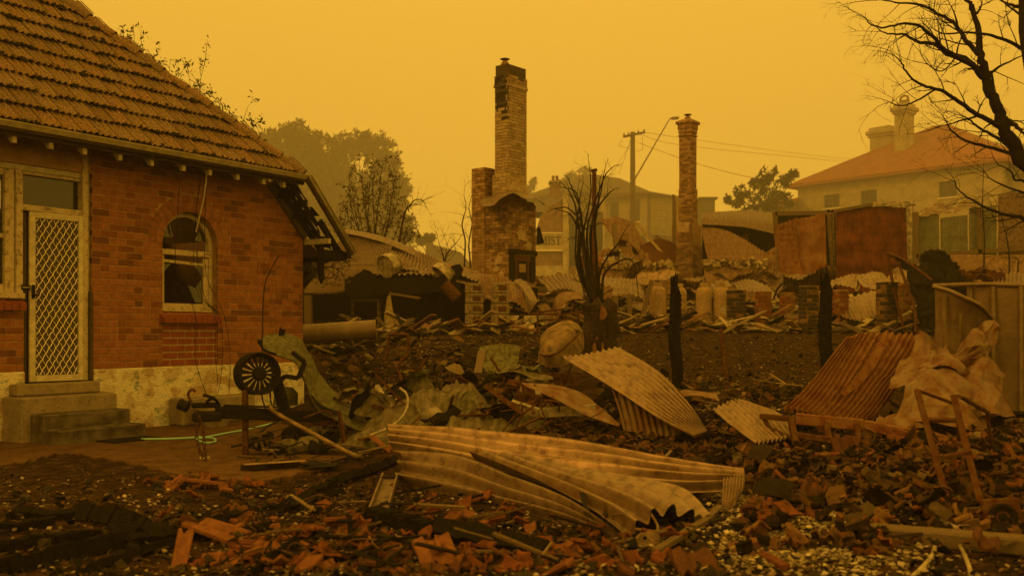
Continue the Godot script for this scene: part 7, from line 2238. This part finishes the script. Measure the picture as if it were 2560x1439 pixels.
	for k in 4:
		b = sheet_mesh(net([[[xs[k], 716, 10.9 - k * 0.15], [xs[k + 1], 716, 10.75 - k * 0.15]], [[xs[k], 880, 10.9 - k * 0.15], [xs[k + 1], 880, 10.75 - k * 0.15]], [[xs[k], 1075, 10.8 - k * 0.15], [xs[k + 1], 1075, 10.7 - k * 0.15]]]), 10, 14, {"dent": 0.04, "df": 0.5})
		pool(b, "wall_panel", M.shed_skin, sh).transform = inv
		b = B.new()
		b.beam(W(xs[k], 716, 10.86 - k * 0.15), W(xs[k], 1070, 10.76 - k * 0.15), 0.05, 0.04)
		pool(b, "seam", M.shed_skin, sh).transform = inv
	b = B.new()
	b.tube(line([[2333, 714, 10.95], [2425, 711, 10.8], [2470, 710, 10.75], [2560, 713, 10.55], [2700, 716, 10.3]]), [0.028], 6)
	pool(b, "top_rail", M.shed_skin, sh).transform = inv
	var nt := net([[[2337, 722, 10.6], [2372, 732, 10.4], [2410, 748, 10.3], [2450, 768, 10.3], [2478, 795, 10.4]], [[2336, 800, 10.6], [2370, 810, 10.45], [2410, 815, 10.4], [2445, 820, 10.4], [2470, 825, 10.45]], [[2333, 960, 10.6], [2365, 960, 10.5], [2400, 950, 10.45], [2430, 930, 10.45], [2460, 900, 10.45]]])
	pool(sheet_mesh(nt, 30, 14, {"dent": 0.05, "df": 0.8}), "folded_panel", M.shed_skin, sh).transform = inv
	b = B.new()
	b.tube(smooth(line([[2335, 716, 10.6], [2375, 727, 10.38], [2412, 744, 10.28], [2452, 764, 10.28], [2482, 796, 10.4]]), 20), [0.022], 6)
	pool(b, "bent_rail", M.shed_skin, sh).transform = inv
	for q in [[2362, 735, 960], [2402, 752, 955]]:
		b = B.new()
		b.beam(W(q[0], q[1], 10.4), W(q[0] - 6, q[2], 10.42), 0.03, 0.03)
		pool(b, "seam", M.shed_skin, sh).transform = inv
	# crumpled cladding heaped before it
	for q in [[[[[2395, 840, 10.1], [2440, 800, 10.1], [2485, 800, 10.2], [2490, 840, 10.2]], [[2380, 870, 9.9], [2430, 850, 9.7], [2470, 850, 9.8], [2488, 880, 10.0]], [[2350, 880, 9.9], [2400, 905, 9.7], [2450, 890, 9.7], [2480, 915, 9.9]], [[2345, 900, 9.9], [2395, 935, 9.8], [2440, 930, 9.8], [2470, 930, 9.9]]], "upper crumpled cladding heap against the garden shed"], [[[[2345, 880, 9.9], [2365, 850, 9.9], [2392, 880, 9.8], [2410, 920, 9.8]], [[2330, 920, 9.7], [2360, 900, 9.6], [2400, 915, 9.5], [2415, 950, 9.6]], [[2290, 925, 9.6], [2340, 925, 9.4], [2385, 935, 9.4], [2405, 960, 9.5]]], "peaked fold of crumpled cladding beside the rusty sheet"], [[[[2300, 930, 9.6], [2340, 925, 9.5], [2390, 940, 9.4], [2440, 990, 9.5]], [[2275, 980, 9.3], [2330, 965, 9.1], [2395, 985, 9.1], [2455, 1020, 9.3]], [[2240, 1040, 9.0], [2320, 1020, 8.9], [2400, 1030, 8.9], [2470, 1060, 9.1]], [[2225, 1075, 8.9], [2320, 1060, 8.8], [2410, 1080, 8.8], [2480, 1085, 9.0]]], "tent-like crumpled cladding sheet with black hollow underneath"], [[[[2400, 930, 9.9], [2450, 870, 9.9], [2478, 880, 10.0]], [[2430, 1000, 9.7], [2470, 960, 9.6], [2490, 960, 9.8]], [[2470, 1060, 9.5], [2490, 1050, 9.5], [2500, 1045, 9.6]]], "upright folded cladding strip in front of the shed's seam"], [[[[2300, 838, 10.6], [2340, 846, 10.5], [2372, 862, 10.3]], [[2262, 905, 10.1], [2310, 900, 9.9], [2352, 905, 9.8]], [[2228, 980, 9.6], [2285, 975, 9.4], [2330, 985, 9.4]]], "grey folded sheet lying over the right edge of the rusty sheet"], [[[[2420, 905, 9.8], [2462, 900, 9.7], [2500, 935, 9.8]], [[2410, 970, 9.4], [2460, 965, 9.2], [2505, 990, 9.4]], [[2430, 1045, 9.1], [2480, 1040, 9.0], [2530, 1050, 9.2]]], "dented cladding sheet slumped at the foot of the garden shed"], [[[[2200, 1040, 9.1], [2260, 1030, 9.2], [2310, 1040, 9.2]], [[2190, 1075, 8.8], [2250, 1072, 8.7], [2320, 1082, 8.8]]], "low crumpled sheet end beside the steel rack"]]:
		tin(q[1], q[0], 0, "tin_old", {"dent": 0.15, "df": 1.3, "crease": true}, "crumpled_cladding", 9, 10)
	b = B.new()
	b.beam(W(2396, 920, 9.55), W(2478, 1068, 9.2), 0.04, 0.03)
	tag(pool(b, "black_bar", M.black_metal, self), "straight black bar leaning across the crumpled cladding", "bar")
	b = B.new()
	b.tube(smooth(line([[2440, 1062, 9.4], [2500, 1045, 9.4], [2540, 1035, 9.2], [2600, 1040, 9.0]]), 12), [0.03], 6)
	tag(pool(b, "burnt_tube", M.char, self), "charred tube lying at the foot of the garden shed", "tube")
	# ---- step ladder frame close to the camera
	var ld := thing("step_ladder", "rusty folding step ladder frame standing in the rubble", "ladder", G(2400, 1345))
	inv = ld.transform.affine_inverse()
	for q in [[[2294, 975, 7.3], [2392, 1335, 6.4], 0.045, "rail"], [[2385, 988, 7.1], [2478, 1360, 6.2], 0.045, "rail"], [[2294, 975, 7.3], [2395, 1012, 7.6], 0.04, "top_bar"], [[2400, 990, 7.15], [2470, 1030, 7.7], 0.04, "top_bar"], [[2318, 1050, 7.1], [2402, 1050, 6.95], 0.045, "rung"], [[2362, 1142, 6.8], [2430, 1128, 6.7], 0.045, "rung"], [[2395, 1012, 7.6], [2405, 1200, 8.0], 0.03, "rear_leg"], [[2470, 1030, 7.7], [2490, 1210, 8.0], 0.03, "rear_leg"]]:
		b = B.new()
		b.beam(W(q[0][0], q[0][1], q[0][2]), W(q[1][0], q[1][1], q[1][2]), q[2], q[2] * 0.6, 0.3, 0.004)
		pool(b, q[3], M.rust_dark, ld).transform = inv
	# ---- long thin rods, pipes and strips in the heap
	for q in [[[[2012, 1214], [2020, 1190], [2034, 1176], [2080, 1177], [2128, 1180], [2145, 1195], [2152, 1216]], 0.014, "rust_dark", "U-shaped rusty pipe lying across the rubble below the metal frame"], [[[2165, 1214], [2222, 1150], [2262, 1122], [2310, 1130]], 0.016, "rust_dark", "curved dark pipe rising out of the rubble beside the ladder"], [[[2140, 1135], [2170, 1092], [2210, 1056], [2245, 1052], [2280, 1085], [2325, 1125]], 0.014, "timber", "arched pale lath over the end of the metal frame"], [[[2260, 1055], [2330, 1078], [2420, 1085], [2500, 1070], [2575, 1060]], 0.012, "timber", "long thin lath lying in front of the crumpled cladding"], [[[1972, 1160], [1985, 1115], [2000, 1105]], 0.012, "black_metal", "short black rod standing under the metal frame"], [[[2345, 1320], [2340, 1360], [2330, 1390], [2300, 1425], [2270, 1450]], 0.013, "tub", "pale melted rod curving down below the ladder"], [[[2400, 1360], [2412, 1385], [2425, 1420], [2430, 1450]], 0.012, "tub", "short pale rod lying beside the long scorched beam"], [[[2350, 1135], [2400, 1180], [2425, 1205]], 0.02, "pale_timber", "pale splintered batten crossing behind the ladder"], [[[2345, 1300], [2400, 1322], [2460, 1330]], 0.018, "tub", "pale pipe stub lying at the ladder's foot"]]:
		b = B.new()
		var pts := []
		for w in q[0]:
			var gpt := G(w[0], minf(w[1] + 10, 1438.0))
			pts.append(W(w[0], w[1], -gpt.z - 0.05))
		b.tube(smooth(pts, 24), [q[1]], 6)
		tag(pool(b, "bent_rod", M[q[2]], self), q[3], "rod")
	# ---- burnt loudspeaker frame
	var sp := thing("burnt_speaker", "small burnt loudspeaker driver in a square frame at the rubble's edge", "speaker", G(2515, 1335))
	sp.rotation = Vector3(-0.25, -0.3, 0.1)
	b = B.new()
	b.bbox(Vector3(-0.11, -0.02, -0.1), Vector3(0.11, 0.22, 0.0), 0.012)
	pool(b, "box", M.rust_dark, sp)
	b = B.new()
	b.lathe([[0.085, 0.0], [0.085, 0.015], [0.07, 0.016], [0.03, -0.01], [0.025, 0.006], [0.0, 0.012]], 22, Transform3D(Basis(Vector3.RIGHT, PI / 2), Vector3(0, 0.1, 0.004)))
	pool(b, "cone", M.black_metal, sp)
	# ---- cast bracket and strip at the tip of the twisted sheets
	var cb := thing("cast_bracket", "pale cast metal bracket with a round hole at the tip of the twisted sheets", "bracket", G(1615, 1385))
	inv = cb.transform.affine_inverse()
	var o := PackedVector2Array()
	for q in [[1590, 1345], [1602, 1334], [1625, 1330], [1648, 1335], [1650, 1350], [1640, 1365], [1638, 1385], [1622, 1388], [1605, 1372], [1592, 1362]]: o.append(Vector2(W(q[0], q[1], 5.75).x, W(q[0], q[1], 5.75).y))
	b = B.new()
	b.prism(o, -5.78, -5.73)
	pool(b, "plate", M.tank, cb).transform = inv
	b = B.new()
	b.lathe([[0.012, 0.0], [0.019, 0.0], [0.02, 0.008], [0.013, 0.009]], 14, Transform3D(Basis(Vector3.RIGHT, PI / 2), W(1612, 1344, 5.725)))
	pool(b, "boss", M.tank, cb).transform = inv
	b = B.new()
	b.lathe([[0.0, 0.001], [0.012, 0.001]], 14, Transform3D(Basis(Vector3.RIGHT, PI / 2), W(1612, 1344, 5.728)))
	pool(b, "hole", M.soot, cb).transform = inv
	b = B.new()
	b.tube(smooth(line([[1590, 1322, 5.85], [1615, 1325, 5.82], [1640, 1328, 5.8], [1645, 1315, 5.9], [1632, 1290, 6.0], [1620, 1275, 6.1]]), 16), [0.009, 0.008], 6)
	pool(b, "lug", M.tank, cb).transform = inv
	b = B.new()
	var pp := []
	for q in [[1640, 1392], [1680, 1368], [1720, 1340], [1765, 1315], [1800, 1280]]:
		pp.append(G(q[0], q[1]) + Vector3(0, 0.03, 0))
	for k in pp.size() - 1: b.beam(pp[k], pp[k + 1] + (pp[k + 1] - pp[k]) * 0.04, 0.05, 0.03)
	tag(pool(b, "bowed_batten", M.timber, self), "bowed scorched batten lying right of the cast bracket", "batten")
	# ---- channel and angle trims on the left
	b = B.new()
	var c0 := G(945, 1300); var c1 := G(975, 1215)
	for s in [-1, 0, 1]:
		var off := Vector3(0.06 * s, 0.05 if s != 0 else 0.02, 0)
		b.beam(c0 + off, c1 + off + Vector3(0, 0.03, 0), 0.012 if s != 0 else 0.12, 0.06 if s != 0 else 0.008)
	tag(pool(b, "gutter_channel", M.tin_dull, self), "short metal gutter channel under the left end of the twisted sheets", "gutter")
	b = B.new()
	c0 = G(604, 1182); c1 = G(755, 1172)
	b.prism(PackedVector2Array([Vector2(-0.08, 0.0), Vector2(-0.05, 0.075), Vector2(0.09, 0.09), Vector2(0.1, 0.08), Vector2(-0.045, 0.06), Vector2(-0.07, 0.0)]), -(c1 - c0).length() / 2, (c1 - c0).length() / 2, Transform3D(Basis.looking_at((c1 - c0).normalized(), Vector3.UP), (c0 + c1) / 2))
	tag(pool(b, "ridge_trim", M.tin, self), "pale folded metal trim lying at the edge of the concrete", "metal trim")
	tin("dark flat metal plate behind the pale folded trim", [[[752, 1158, 8.9], [800, 1150, 9.2], [845, 1153, 9.2]], [[760, 1172, 8.7], [800, 1168, 8.8], [840, 1166, 8.9]]], 0, "black_metal", {"dent": 0.02}, "metal_plate", 6, 12)
	# ---- charred timbers
	var tl := [[[20, 1300], [195, 1300], 0.09], [[190, 1296], [340, 1326], 0.13], [[-20, 1334], [130, 1318], 0.08], [[330, 1322], [440, 1352], 0.1], [[-20, 1390], [240, 1348], 0.1], [[230, 1350], [345, 1334], 0.09], [[-20, 1445], [300, 1372], 0.12], [[290, 1374], [445, 1352], 0.1], [[452, 1345], [560, 1305], 0.07], [[555, 1306], [700, 1270], 0.06], [[690, 1274], [850, 1236], 0.06], [[700, 1296], [835, 1216], 0.09], [[830, 1222], [985, 1162], 0.1], [[915, 1300], [1070, 1342], 0.14], [[1065, 1340], [1360, 1392], 0.13], [[640, 1440], [730, 1372], 0.09], [[470, 1352], [530, 1342], 0.06], [[200, 1442], [430, 1368], 0.07], [[2190, 1300], [2260, 1330], 0.07], [[590, 1340], [680, 1322], 0.05], [[1840, 1345], [1905, 1290], 0.08], [[1960, 1330], [1980, 1270], 0.07]]
	for k in tl.size():
		var q = tl[k]
		var a := G(q[0][0], q[0][1]); var e := G(q[1][0], minf(q[1][1], 1444.0))
		b = B.new()
		var n := maxi(6, int((e - a).length() / 0.07))
		var pts := []
		var rr := []
		for i in n + 1:
			var p := a.lerp(e, float(i) / n)
			p.y = maxf(gh(p.x, -p.z), lerpf(a.y, e.y, float(i) / n)) + q[2] * 0.32
			pts.append(p + rv(0.012))
			rr.append(q[2] * 0.55 * R(0.7, 1.1) * (0.55 if i == 0 or i == n else 1.0))
		for i in n:
			var j0: Vector3 = pts[i]; var j1: Vector3 = pts[i + 1]
			b.beam(j0 - (j1 - j0) * 0.15, j1 + (j1 - j0) * 0.15, rr[i] * 1.7, rr[i] * 1.4, 0.3 + k * 0.7)
		var where: String = "on the black soil before the steps" if q[0][0] < 450 else ("among the tile shards left of the twisted sheets" if q[0][0] < 900 else ("in front of the twisted sheets" if q[0][0] < 1500 else "on the pale ash right of the twisted sheets"))
		tag(pool(b, "charred_timber", M.char, self), ("long " if (e - a).length() > 0.75 else "short ") + ("thick " if q[2] >= 0.1 else ("slender " if q[2] > 0.065 else "thin ")) + "charred timber lying " + where, "timber", "charred timbers in the foreground")
	b = B.new()
	var t0 := G(2170, 1352); var t1 := G(2600, 1400)
	b.beam(t0 + Vector3(0, 0.05, 0), t1 + Vector3(0, 0.07, 0), 0.11, 0.1, 0.1, 0.012)
	tag(pool(b, "scorched_beam", M.timber, self), "long brown scorched beam lying below the ladder", "beam")
	b = B.new()
	t0 = G(1885, 1385); t1 = G(1965, 1444)
	b.beam(t0 + Vector3(0, 0.02, 0), t1 + Vector3(0, 0.05, 0), 0.05, 0.03, 0.2, 0.004)
	tag(pool(b, "terracotta_strip", M.terra1, self), "narrow terracotta strip at the near edge of the pale ash", "tile")

# ================= broken tiles, ash and charcoal
func shard_mesh(w: float, l: float, rib: bool) -> ArrayMesh:
	var rows := []
	var sk := R(-0.25, 0.25)
	for j in 3:
		var row := []
		for i in 6:
			var x := (i / 5.0 - 0.5) * w
			var z := (j / 2.0 - 0.5) * l
			var y := (0.026 if rib and (i == 1 or i == 4) else 0.0) + 0.014 * cos(i * 1.1)
			row.append(Vector3(x + R(-0.07, 0.07) * w + (j - 1) * w * sk, y, z + R(-0.1, 0.1) * l))
		rows.append(row)
	var b := B.new()
	var th := 0.02
	for j in 2:
		for i in 5:
			b.quad(rows[j][i], rows[j][i + 1], rows[j + 1][i + 1], rows[j + 1][i])
			b.quad(rows[j][i] - Vector3(0, th, 0), rows[j + 1][i] - Vector3(0, th, 0), rows[j + 1][i + 1] - Vector3(0, th, 0), rows[j][i + 1] - Vector3(0, th, 0))
	var rim := []
	for i in 6: rim.append(rows[0][i])
	rim.append(rows[1][5])
	for i in 6: rim.append(rows[2][5 - i])
	rim.append(rows[1][0])
	for k in rim.size():
		var p: Vector3 = rim[k]; var q: Vector3 = rim[(k + 1) % rim.size()]
		b.quad(p, p - Vector3(0, th, 0), q - Vector3(0, th, 0), q)
	return b.mesh()
func build_debris() -> void:
	var shards := []
	for k in 18: shards.append(shard_mesh(R(0.08, 0.22), R(0.07, 0.2), k % 3 != 0))
	# zones: px range, py range, weight, label
	var zones := [[400, 1010, 1215, 1440, 70, "broken terracotta tile piece on the black soil left of the twisted sheets"], [900, 1720, 1330, 1442, 64, "broken terracotta tile piece in front of the twisted sheets"], [1000, 1500, 1255, 1340, 24, "broken terracotta tile piece just below the twisted sheets' lower flap"], [1320, 1960, 1085, 1160, 56, "broken roof tile piece in the rubble bed behind the twisted sheets"], [1860, 2560, 1075, 1330, 76, "broken roof tile piece in the rubble heap round the ladder"], [350, 640, 1200, 1232, 14, "terracotta piece lying on the soil near the concrete edge"]]
	var pieces := 0
	for zn in zones:
		for k in zn[4]:
			var p := G(R(zn[0], zn[1]), R(zn[2], zn[3]))
			if zn[0] == 400 and rng.randf() < 0.5: p = G(R(560, 1000), R(1290, 1440))
			var m: int = [0, 1, 2, 5, 0, 5, 1][rng.randi() % 7] if zn[0] < 1300 else [1, 2, 3, 3, 2, 3, 4, 0][rng.randi() % 8]
			var o := put(shards[rng.randi() % shards.size()], "tile_fragment", M["terra%d" % m], self)
			var heap := R(0.01, 0.05) + (R(0.0, 0.1) if zn[0] >= 1300 else 0.0)
			o.transform = Transform3D(Basis.from_euler(Vector3(R(-0.55, 0.55), R(0, TAU), R(-0.55, 0.55))).scaled(Vector3(R(0.4, 0.9), R(0.7, 1.0), R(0.4, 0.9))), p + Vector3(0, heap, 0))
			tag(o, ["orange ", "brick red ", "dull red ", "dusty brown ", "sooty dark ", "bright orange "][m] + zn[5], "tile", "broken roof tiles")
			pieces += 1
	# a few nearly whole tiles
	for q in [[455, 1395, 0.3, 0.3, "nearly whole ribbed terracotta tile at the near edge of the soil"], [548, 1348, 0.9, 0.25, "large cracked terracotta tile beside a charcoal lump"], [1745, 1432, 0.2, 0.2, "large flat terracotta tile at the near edge below the pale ash"], [958, 1122, 1.2, 0.5, "orange ribbed tile resting by the left end of the twisted sheets"], [2125, 1150, 0.1, 1.1, "square brown tile standing on edge under the metal frame"], [440, 1222, 0.05, 0.1, "long terracotta ridge piece on the soil"], [520, 1222, 1.4, 0.1, "pale edged terracotta length beside the ridge piece"], [1090, 1405, 0.6, 0.3, "thick orange tile chunk before the charred beam"], [2160, 1385, 0.4, 0.2, "worn tile slab on the ash below the ladder"]]:
		var o := put(shard_mesh(0.24, 0.3, true) if q[0] > 530 or q[0] < 440 else shard_mesh(0.08, 0.4, false), "large_tile_piece", M.terra5 if q[0] < 1500 else M.terra2, self)
		o.transform = Transform3D(Basis.from_euler(Vector3(q[3], q[2], R(-0.15, 0.15))), G(q[0], q[1]) + Vector3(0, 0.05, 0))
		tag(o, q[4], "tile")
	# the rest of the shards, and crumbs of every kind: too many to count
	var scatter := func(called: String, label: String, cat: String, mesh: Mesh, m: Material, n: int, spots: Array, s0: float, s1: float, cols: Array, lift: float, tilt: float):
		var mm := MultiMesh.new()
		mm.transform_format = MultiMesh.TRANSFORM_3D
		mm.use_colors = true
		mm.mesh = mesh
		mm.instance_count = n
		for i in n:
			var sp: Array = spots[i % spots.size()]
			var p := G(R(sp[0], sp[1]), R(sp[2], sp[3]))
			var cl := wn.get_noise_2d(p.x * 28.0, p.z * 28.0)
			if cl < -0.05: p = G(R(sp[0], sp[1]), R(sp[2], sp[3]))
			mm.set_instance_transform(i, Transform3D(Basis.from_euler(Vector3(R(-tilt, tilt), R(0, TAU), R(-tilt, tilt))).scaled(Vector3.ONE * R(s0, s1)), p + Vector3(0, R(-0.005, lift), 0)))
			mm.set_instance_color(i, cols[rng.randi() % cols.size()] * R(0.7, 1.2))
		var o := MultiMeshInstance3D.new()
		o.multimesh = mm
		o.material_override = m
		o.name = numbered(called)
		add_child(o)
		tag(o, label, cat, "", "stuff")
	mat("chip", Color.WHITE, 0.95, T.grime, 4.0, {"vc": true})
	var tile_cols := [Color(0.17, 0.065, 0.028), Color(0.14, 0.065, 0.03), Color(0.1, 0.055, 0.028), Color(0.075, 0.046, 0.025), Color(0.2, 0.105, 0.046), Color(0.03, 0.02, 0.013), Color(0.022, 0.016, 0.011)]
	scatter.call("tile_rubble", "bed of small broken roof tile bits across the yard", "rubble", shard_mesh(0.14, 0.11, true), M.chip, 2000, [[1300, 1980, 1078, 1185], [1860, 2850, 1060, 1400], [1900, 2580, 1060, 1300], [1340, 1900, 1080, 1150]], 0.35, 1.0, tile_cols, 0.12, 0.9)
	scatter.call("tile_crumbs", "small terracotta crumbs on the soil before the twisted sheets", "rubble", shard_mesh(0.1, 0.08, true), M.chip, 420, [[560, 1010, 1230, 1440], [900, 1850, 1320, 1600]], 0.25, 0.8, tile_cols, 0.03, 0.5)
	var chip := B.new()
	chip.hexa([Vector3(-0.5, 0, -0.4), Vector3(0.4, 0, -0.5), Vector3(0.5, 0, 0.3), Vector3(-0.3, 0, 0.5), Vector3(-0.4, 0.16, -0.3), Vector3(0.3, 0.2, -0.4), Vector3(0.4, 0.14, 0.2), Vector3(-0.2, 0.2, 0.4)])
	scatter.call("ash_flakes", "pale ash flakes and plaster crumbs strewn over the ground", "ash", chip.mesh(), M.chip, 11000, [[1750, 2500, 1230, 1580], [1780, 2250, 1220, 1420], [1800, 2200, 1230, 1430], [1300, 2800, 1080, 1560], [650, 1750, 1230, 1600], [820, 1350, 900, 1080], [760, 1350, 836, 900], [-250, 900, 1200, 1600], [1500, 2100, 840, 1080]], 0.008, 0.034, [Color(0.42, 0.32, 0.2), Color(0.3, 0.22, 0.13), Color(0.2, 0.14, 0.08), Color(0.12, 0.085, 0.05), Color(0.5, 0.4, 0.26)], 0.03, 0.5)
	scatter.call("plaster_crumbs", "bright bed of plaster crumbs right of the twisted sheets' torn end", "ash", chip.mesh(), M.chip, 4200, [[1760, 2320, 1235, 1445], [1800, 2200, 1225, 1400], [1850, 2150, 1240, 1330]], 0.01, 0.045, [Color(0.5, 0.39, 0.24), Color(0.38, 0.28, 0.17), Color(0.26, 0.18, 0.1), Color(0.58, 0.47, 0.3), Color(0.1, 0.07, 0.04)], 0.035, 0.6)
	scatter.call("charcoal_crumbs", "black charcoal crumbs strewn over soil and rubble", "charcoal", chip.mesh(), M.chip, 2600, [[-250, 1000, 1210, 1600], [900, 1900, 1240, 1600], [1300, 2800, 1080, 1560], [820, 1400, 900, 1080], [1500, 2400, 840, 1060]], 0.02, 0.09, [Color(0.02, 0.017, 0.014), Color(0.035, 0.028, 0.02), Color(0.06, 0.045, 0.03)], 0.03, 1.0)
	scatter.call("soil_crumbs", "fine brown crumbs and cinders covering the foreground soil", "soil", chip.mesh(), M.chip, 9000, [[-250, 2800, 1170, 1600], [0, 1750, 1190, 1450], [600, 2560, 1090, 1450], [1500, 2150, 845, 1080]], 0.012, 0.04, [Color(0.09, 0.05, 0.025), Color(0.05, 0.03, 0.016), Color(0.14, 0.08, 0.04), Color(0.025, 0.017, 0.01)], 0.015, 0.8)
	var brk := B.new()
	brk.hexa([Vector3(-0.5, -0.3, -0.4), Vector3(0.45, -0.35, -0.5), Vector3(0.5, -0.3, 0.35), Vector3(-0.4, -0.3, 0.5), Vector3(-0.42, 0.25, -0.3), Vector3(0.3, 0.35, -0.42), Vector3(0.42, 0.2, 0.3), Vector3(-0.35, 0.3, 0.34)])
	scatter.call("masonry_chunks", "rough broken brick and mortar chunks mixed into the rubble", "rubble", brk.mesh(), M.chip, 1500, [[1300, 1980, 1078, 1185], [1860, 2850, 1060, 1400], [1900, 2580, 1060, 1300], [820, 1420, 900, 1080], [1500, 2000, 960, 1080]], 0.02, 0.1, [Color(0.12, 0.06, 0.03), Color(0.08, 0.05, 0.027), Color(0.2, 0.14, 0.075), Color(0.03, 0.021, 0.014), Color(0.15, 0.068, 0.03), Color(0.02, 0.015, 0.01)], 0.1, 1.5)
	var scrap := sheet_mesh([[Vector3(-0.5, 0, -0.3), Vector3(0, 0.12, -0.36), Vector3(0.5, 0.02, -0.28)], [Vector3(-0.46, 0.1, 0), Vector3(0.05, 0.22, 0.02), Vector3(0.5, 0.0, 0.05)], [Vector3(-0.5, 0.0, 0.32), Vector3(-0.05, 0.05, 0.3), Vector3(0.44, 0.14, 0.26)]], 6, 5, {"dent": 0.16, "df": 0.8, "crease": true})
	scatter.call("scrap_plates", "small buckled metal plates strewn through wreck and rubble", "scrap", scrap.mesh(), M.chip, 340, [[820, 1420, 890, 1085], [1860, 2700, 1050, 1330], [1300, 2000, 1070, 1180], [1080, 1450, 850, 960], [1500, 1760, 950, 1080], [780, 1080, 850, 960]], 0.08, 0.27, [Color(0.2, 0.14, 0.075), Color(0.1, 0.065, 0.035), Color(0.035, 0.025, 0.016), Color(0.13, 0.07, 0.032), Color(0.02, 0.016, 0.012)], 0.16, 0.8)
	var lath := B.new()
	lath.box(Vector3(-0.5, -0.02, -0.035), Vector3(0.5, 0.02, 0.035))
	scatter.call("splintered_laths", "charred laths and splinters lying through the rubble", "timber", lath.mesh(), M.chip, 800, [[1300, 2000, 1075, 1185], [1860, 2850, 1060, 1400], [820, 1420, 890, 1085], [700, 1750, 1240, 1442], [1080, 1420, 850, 960], [1500, 2000, 950, 1080], [620, 960, 1080, 1180], [1300, 1960, 1080, 1170]], 0.08, 0.45, [Color(0.018, 0.014, 0.01), Color(0.04, 0.03, 0.02), Color(0.13, 0.085, 0.045), Color(0.22, 0.15, 0.08), Color(0.025, 0.02, 0.014)], 0.12, 0.35)
	var wire := B.new()
	wire.tube(smooth([Vector3(-0.5, 0, 0), Vector3(-0.2, 0.1, 0.16), Vector3(0.1, 0.22, -0.05), Vector3(0.3, 0.08, 0.12), Vector3(0.5, -0.02, 0)], 14), [0.012], 5)
	scatter.call("loose_wire", "bent rusty wires poking out of the rubble", "wire", wire.mesh(), M.chip, 160, [[1300, 2000, 1075, 1185], [1860, 2850, 1060, 1400], [820, 1420, 890, 1085], [560, 1000, 1220, 1442]], 0.12, 0.45, [Color(0.03, 0.022, 0.015), Color(0.12, 0.07, 0.035)], 0.1, 0.7)
	var straw := B.new()
	straw.tube([Vector3(-0.5, 0, 0), Vector3(0, 0.06, 0.05), Vector3(0.5, 0, 0)], [0.012], 4)
	scatter.call("dead_grass", "short scorched grass stalks lying on the soil", "grass", straw.mesh(), M.chip, 3200, [[0, 620, 1150, 1300], [1550, 2130, 840, 990], [1080, 1650, 845, 930], [-250, 500, 1160, 1500], [1600, 2130, 840, 900]], 0.03, 0.12, [Color(0.2, 0.14, 0.07), Color(0.1, 0.07, 0.04), Color(0.05, 0.036, 0.022), Color(0.3, 0.22, 0.11)], 0.02, 0.5)
const SKY_TOP := Color(0.955, 0.74, 0.268)
const SKY_HORIZON := Color(0.9, 0.67, 0.21)
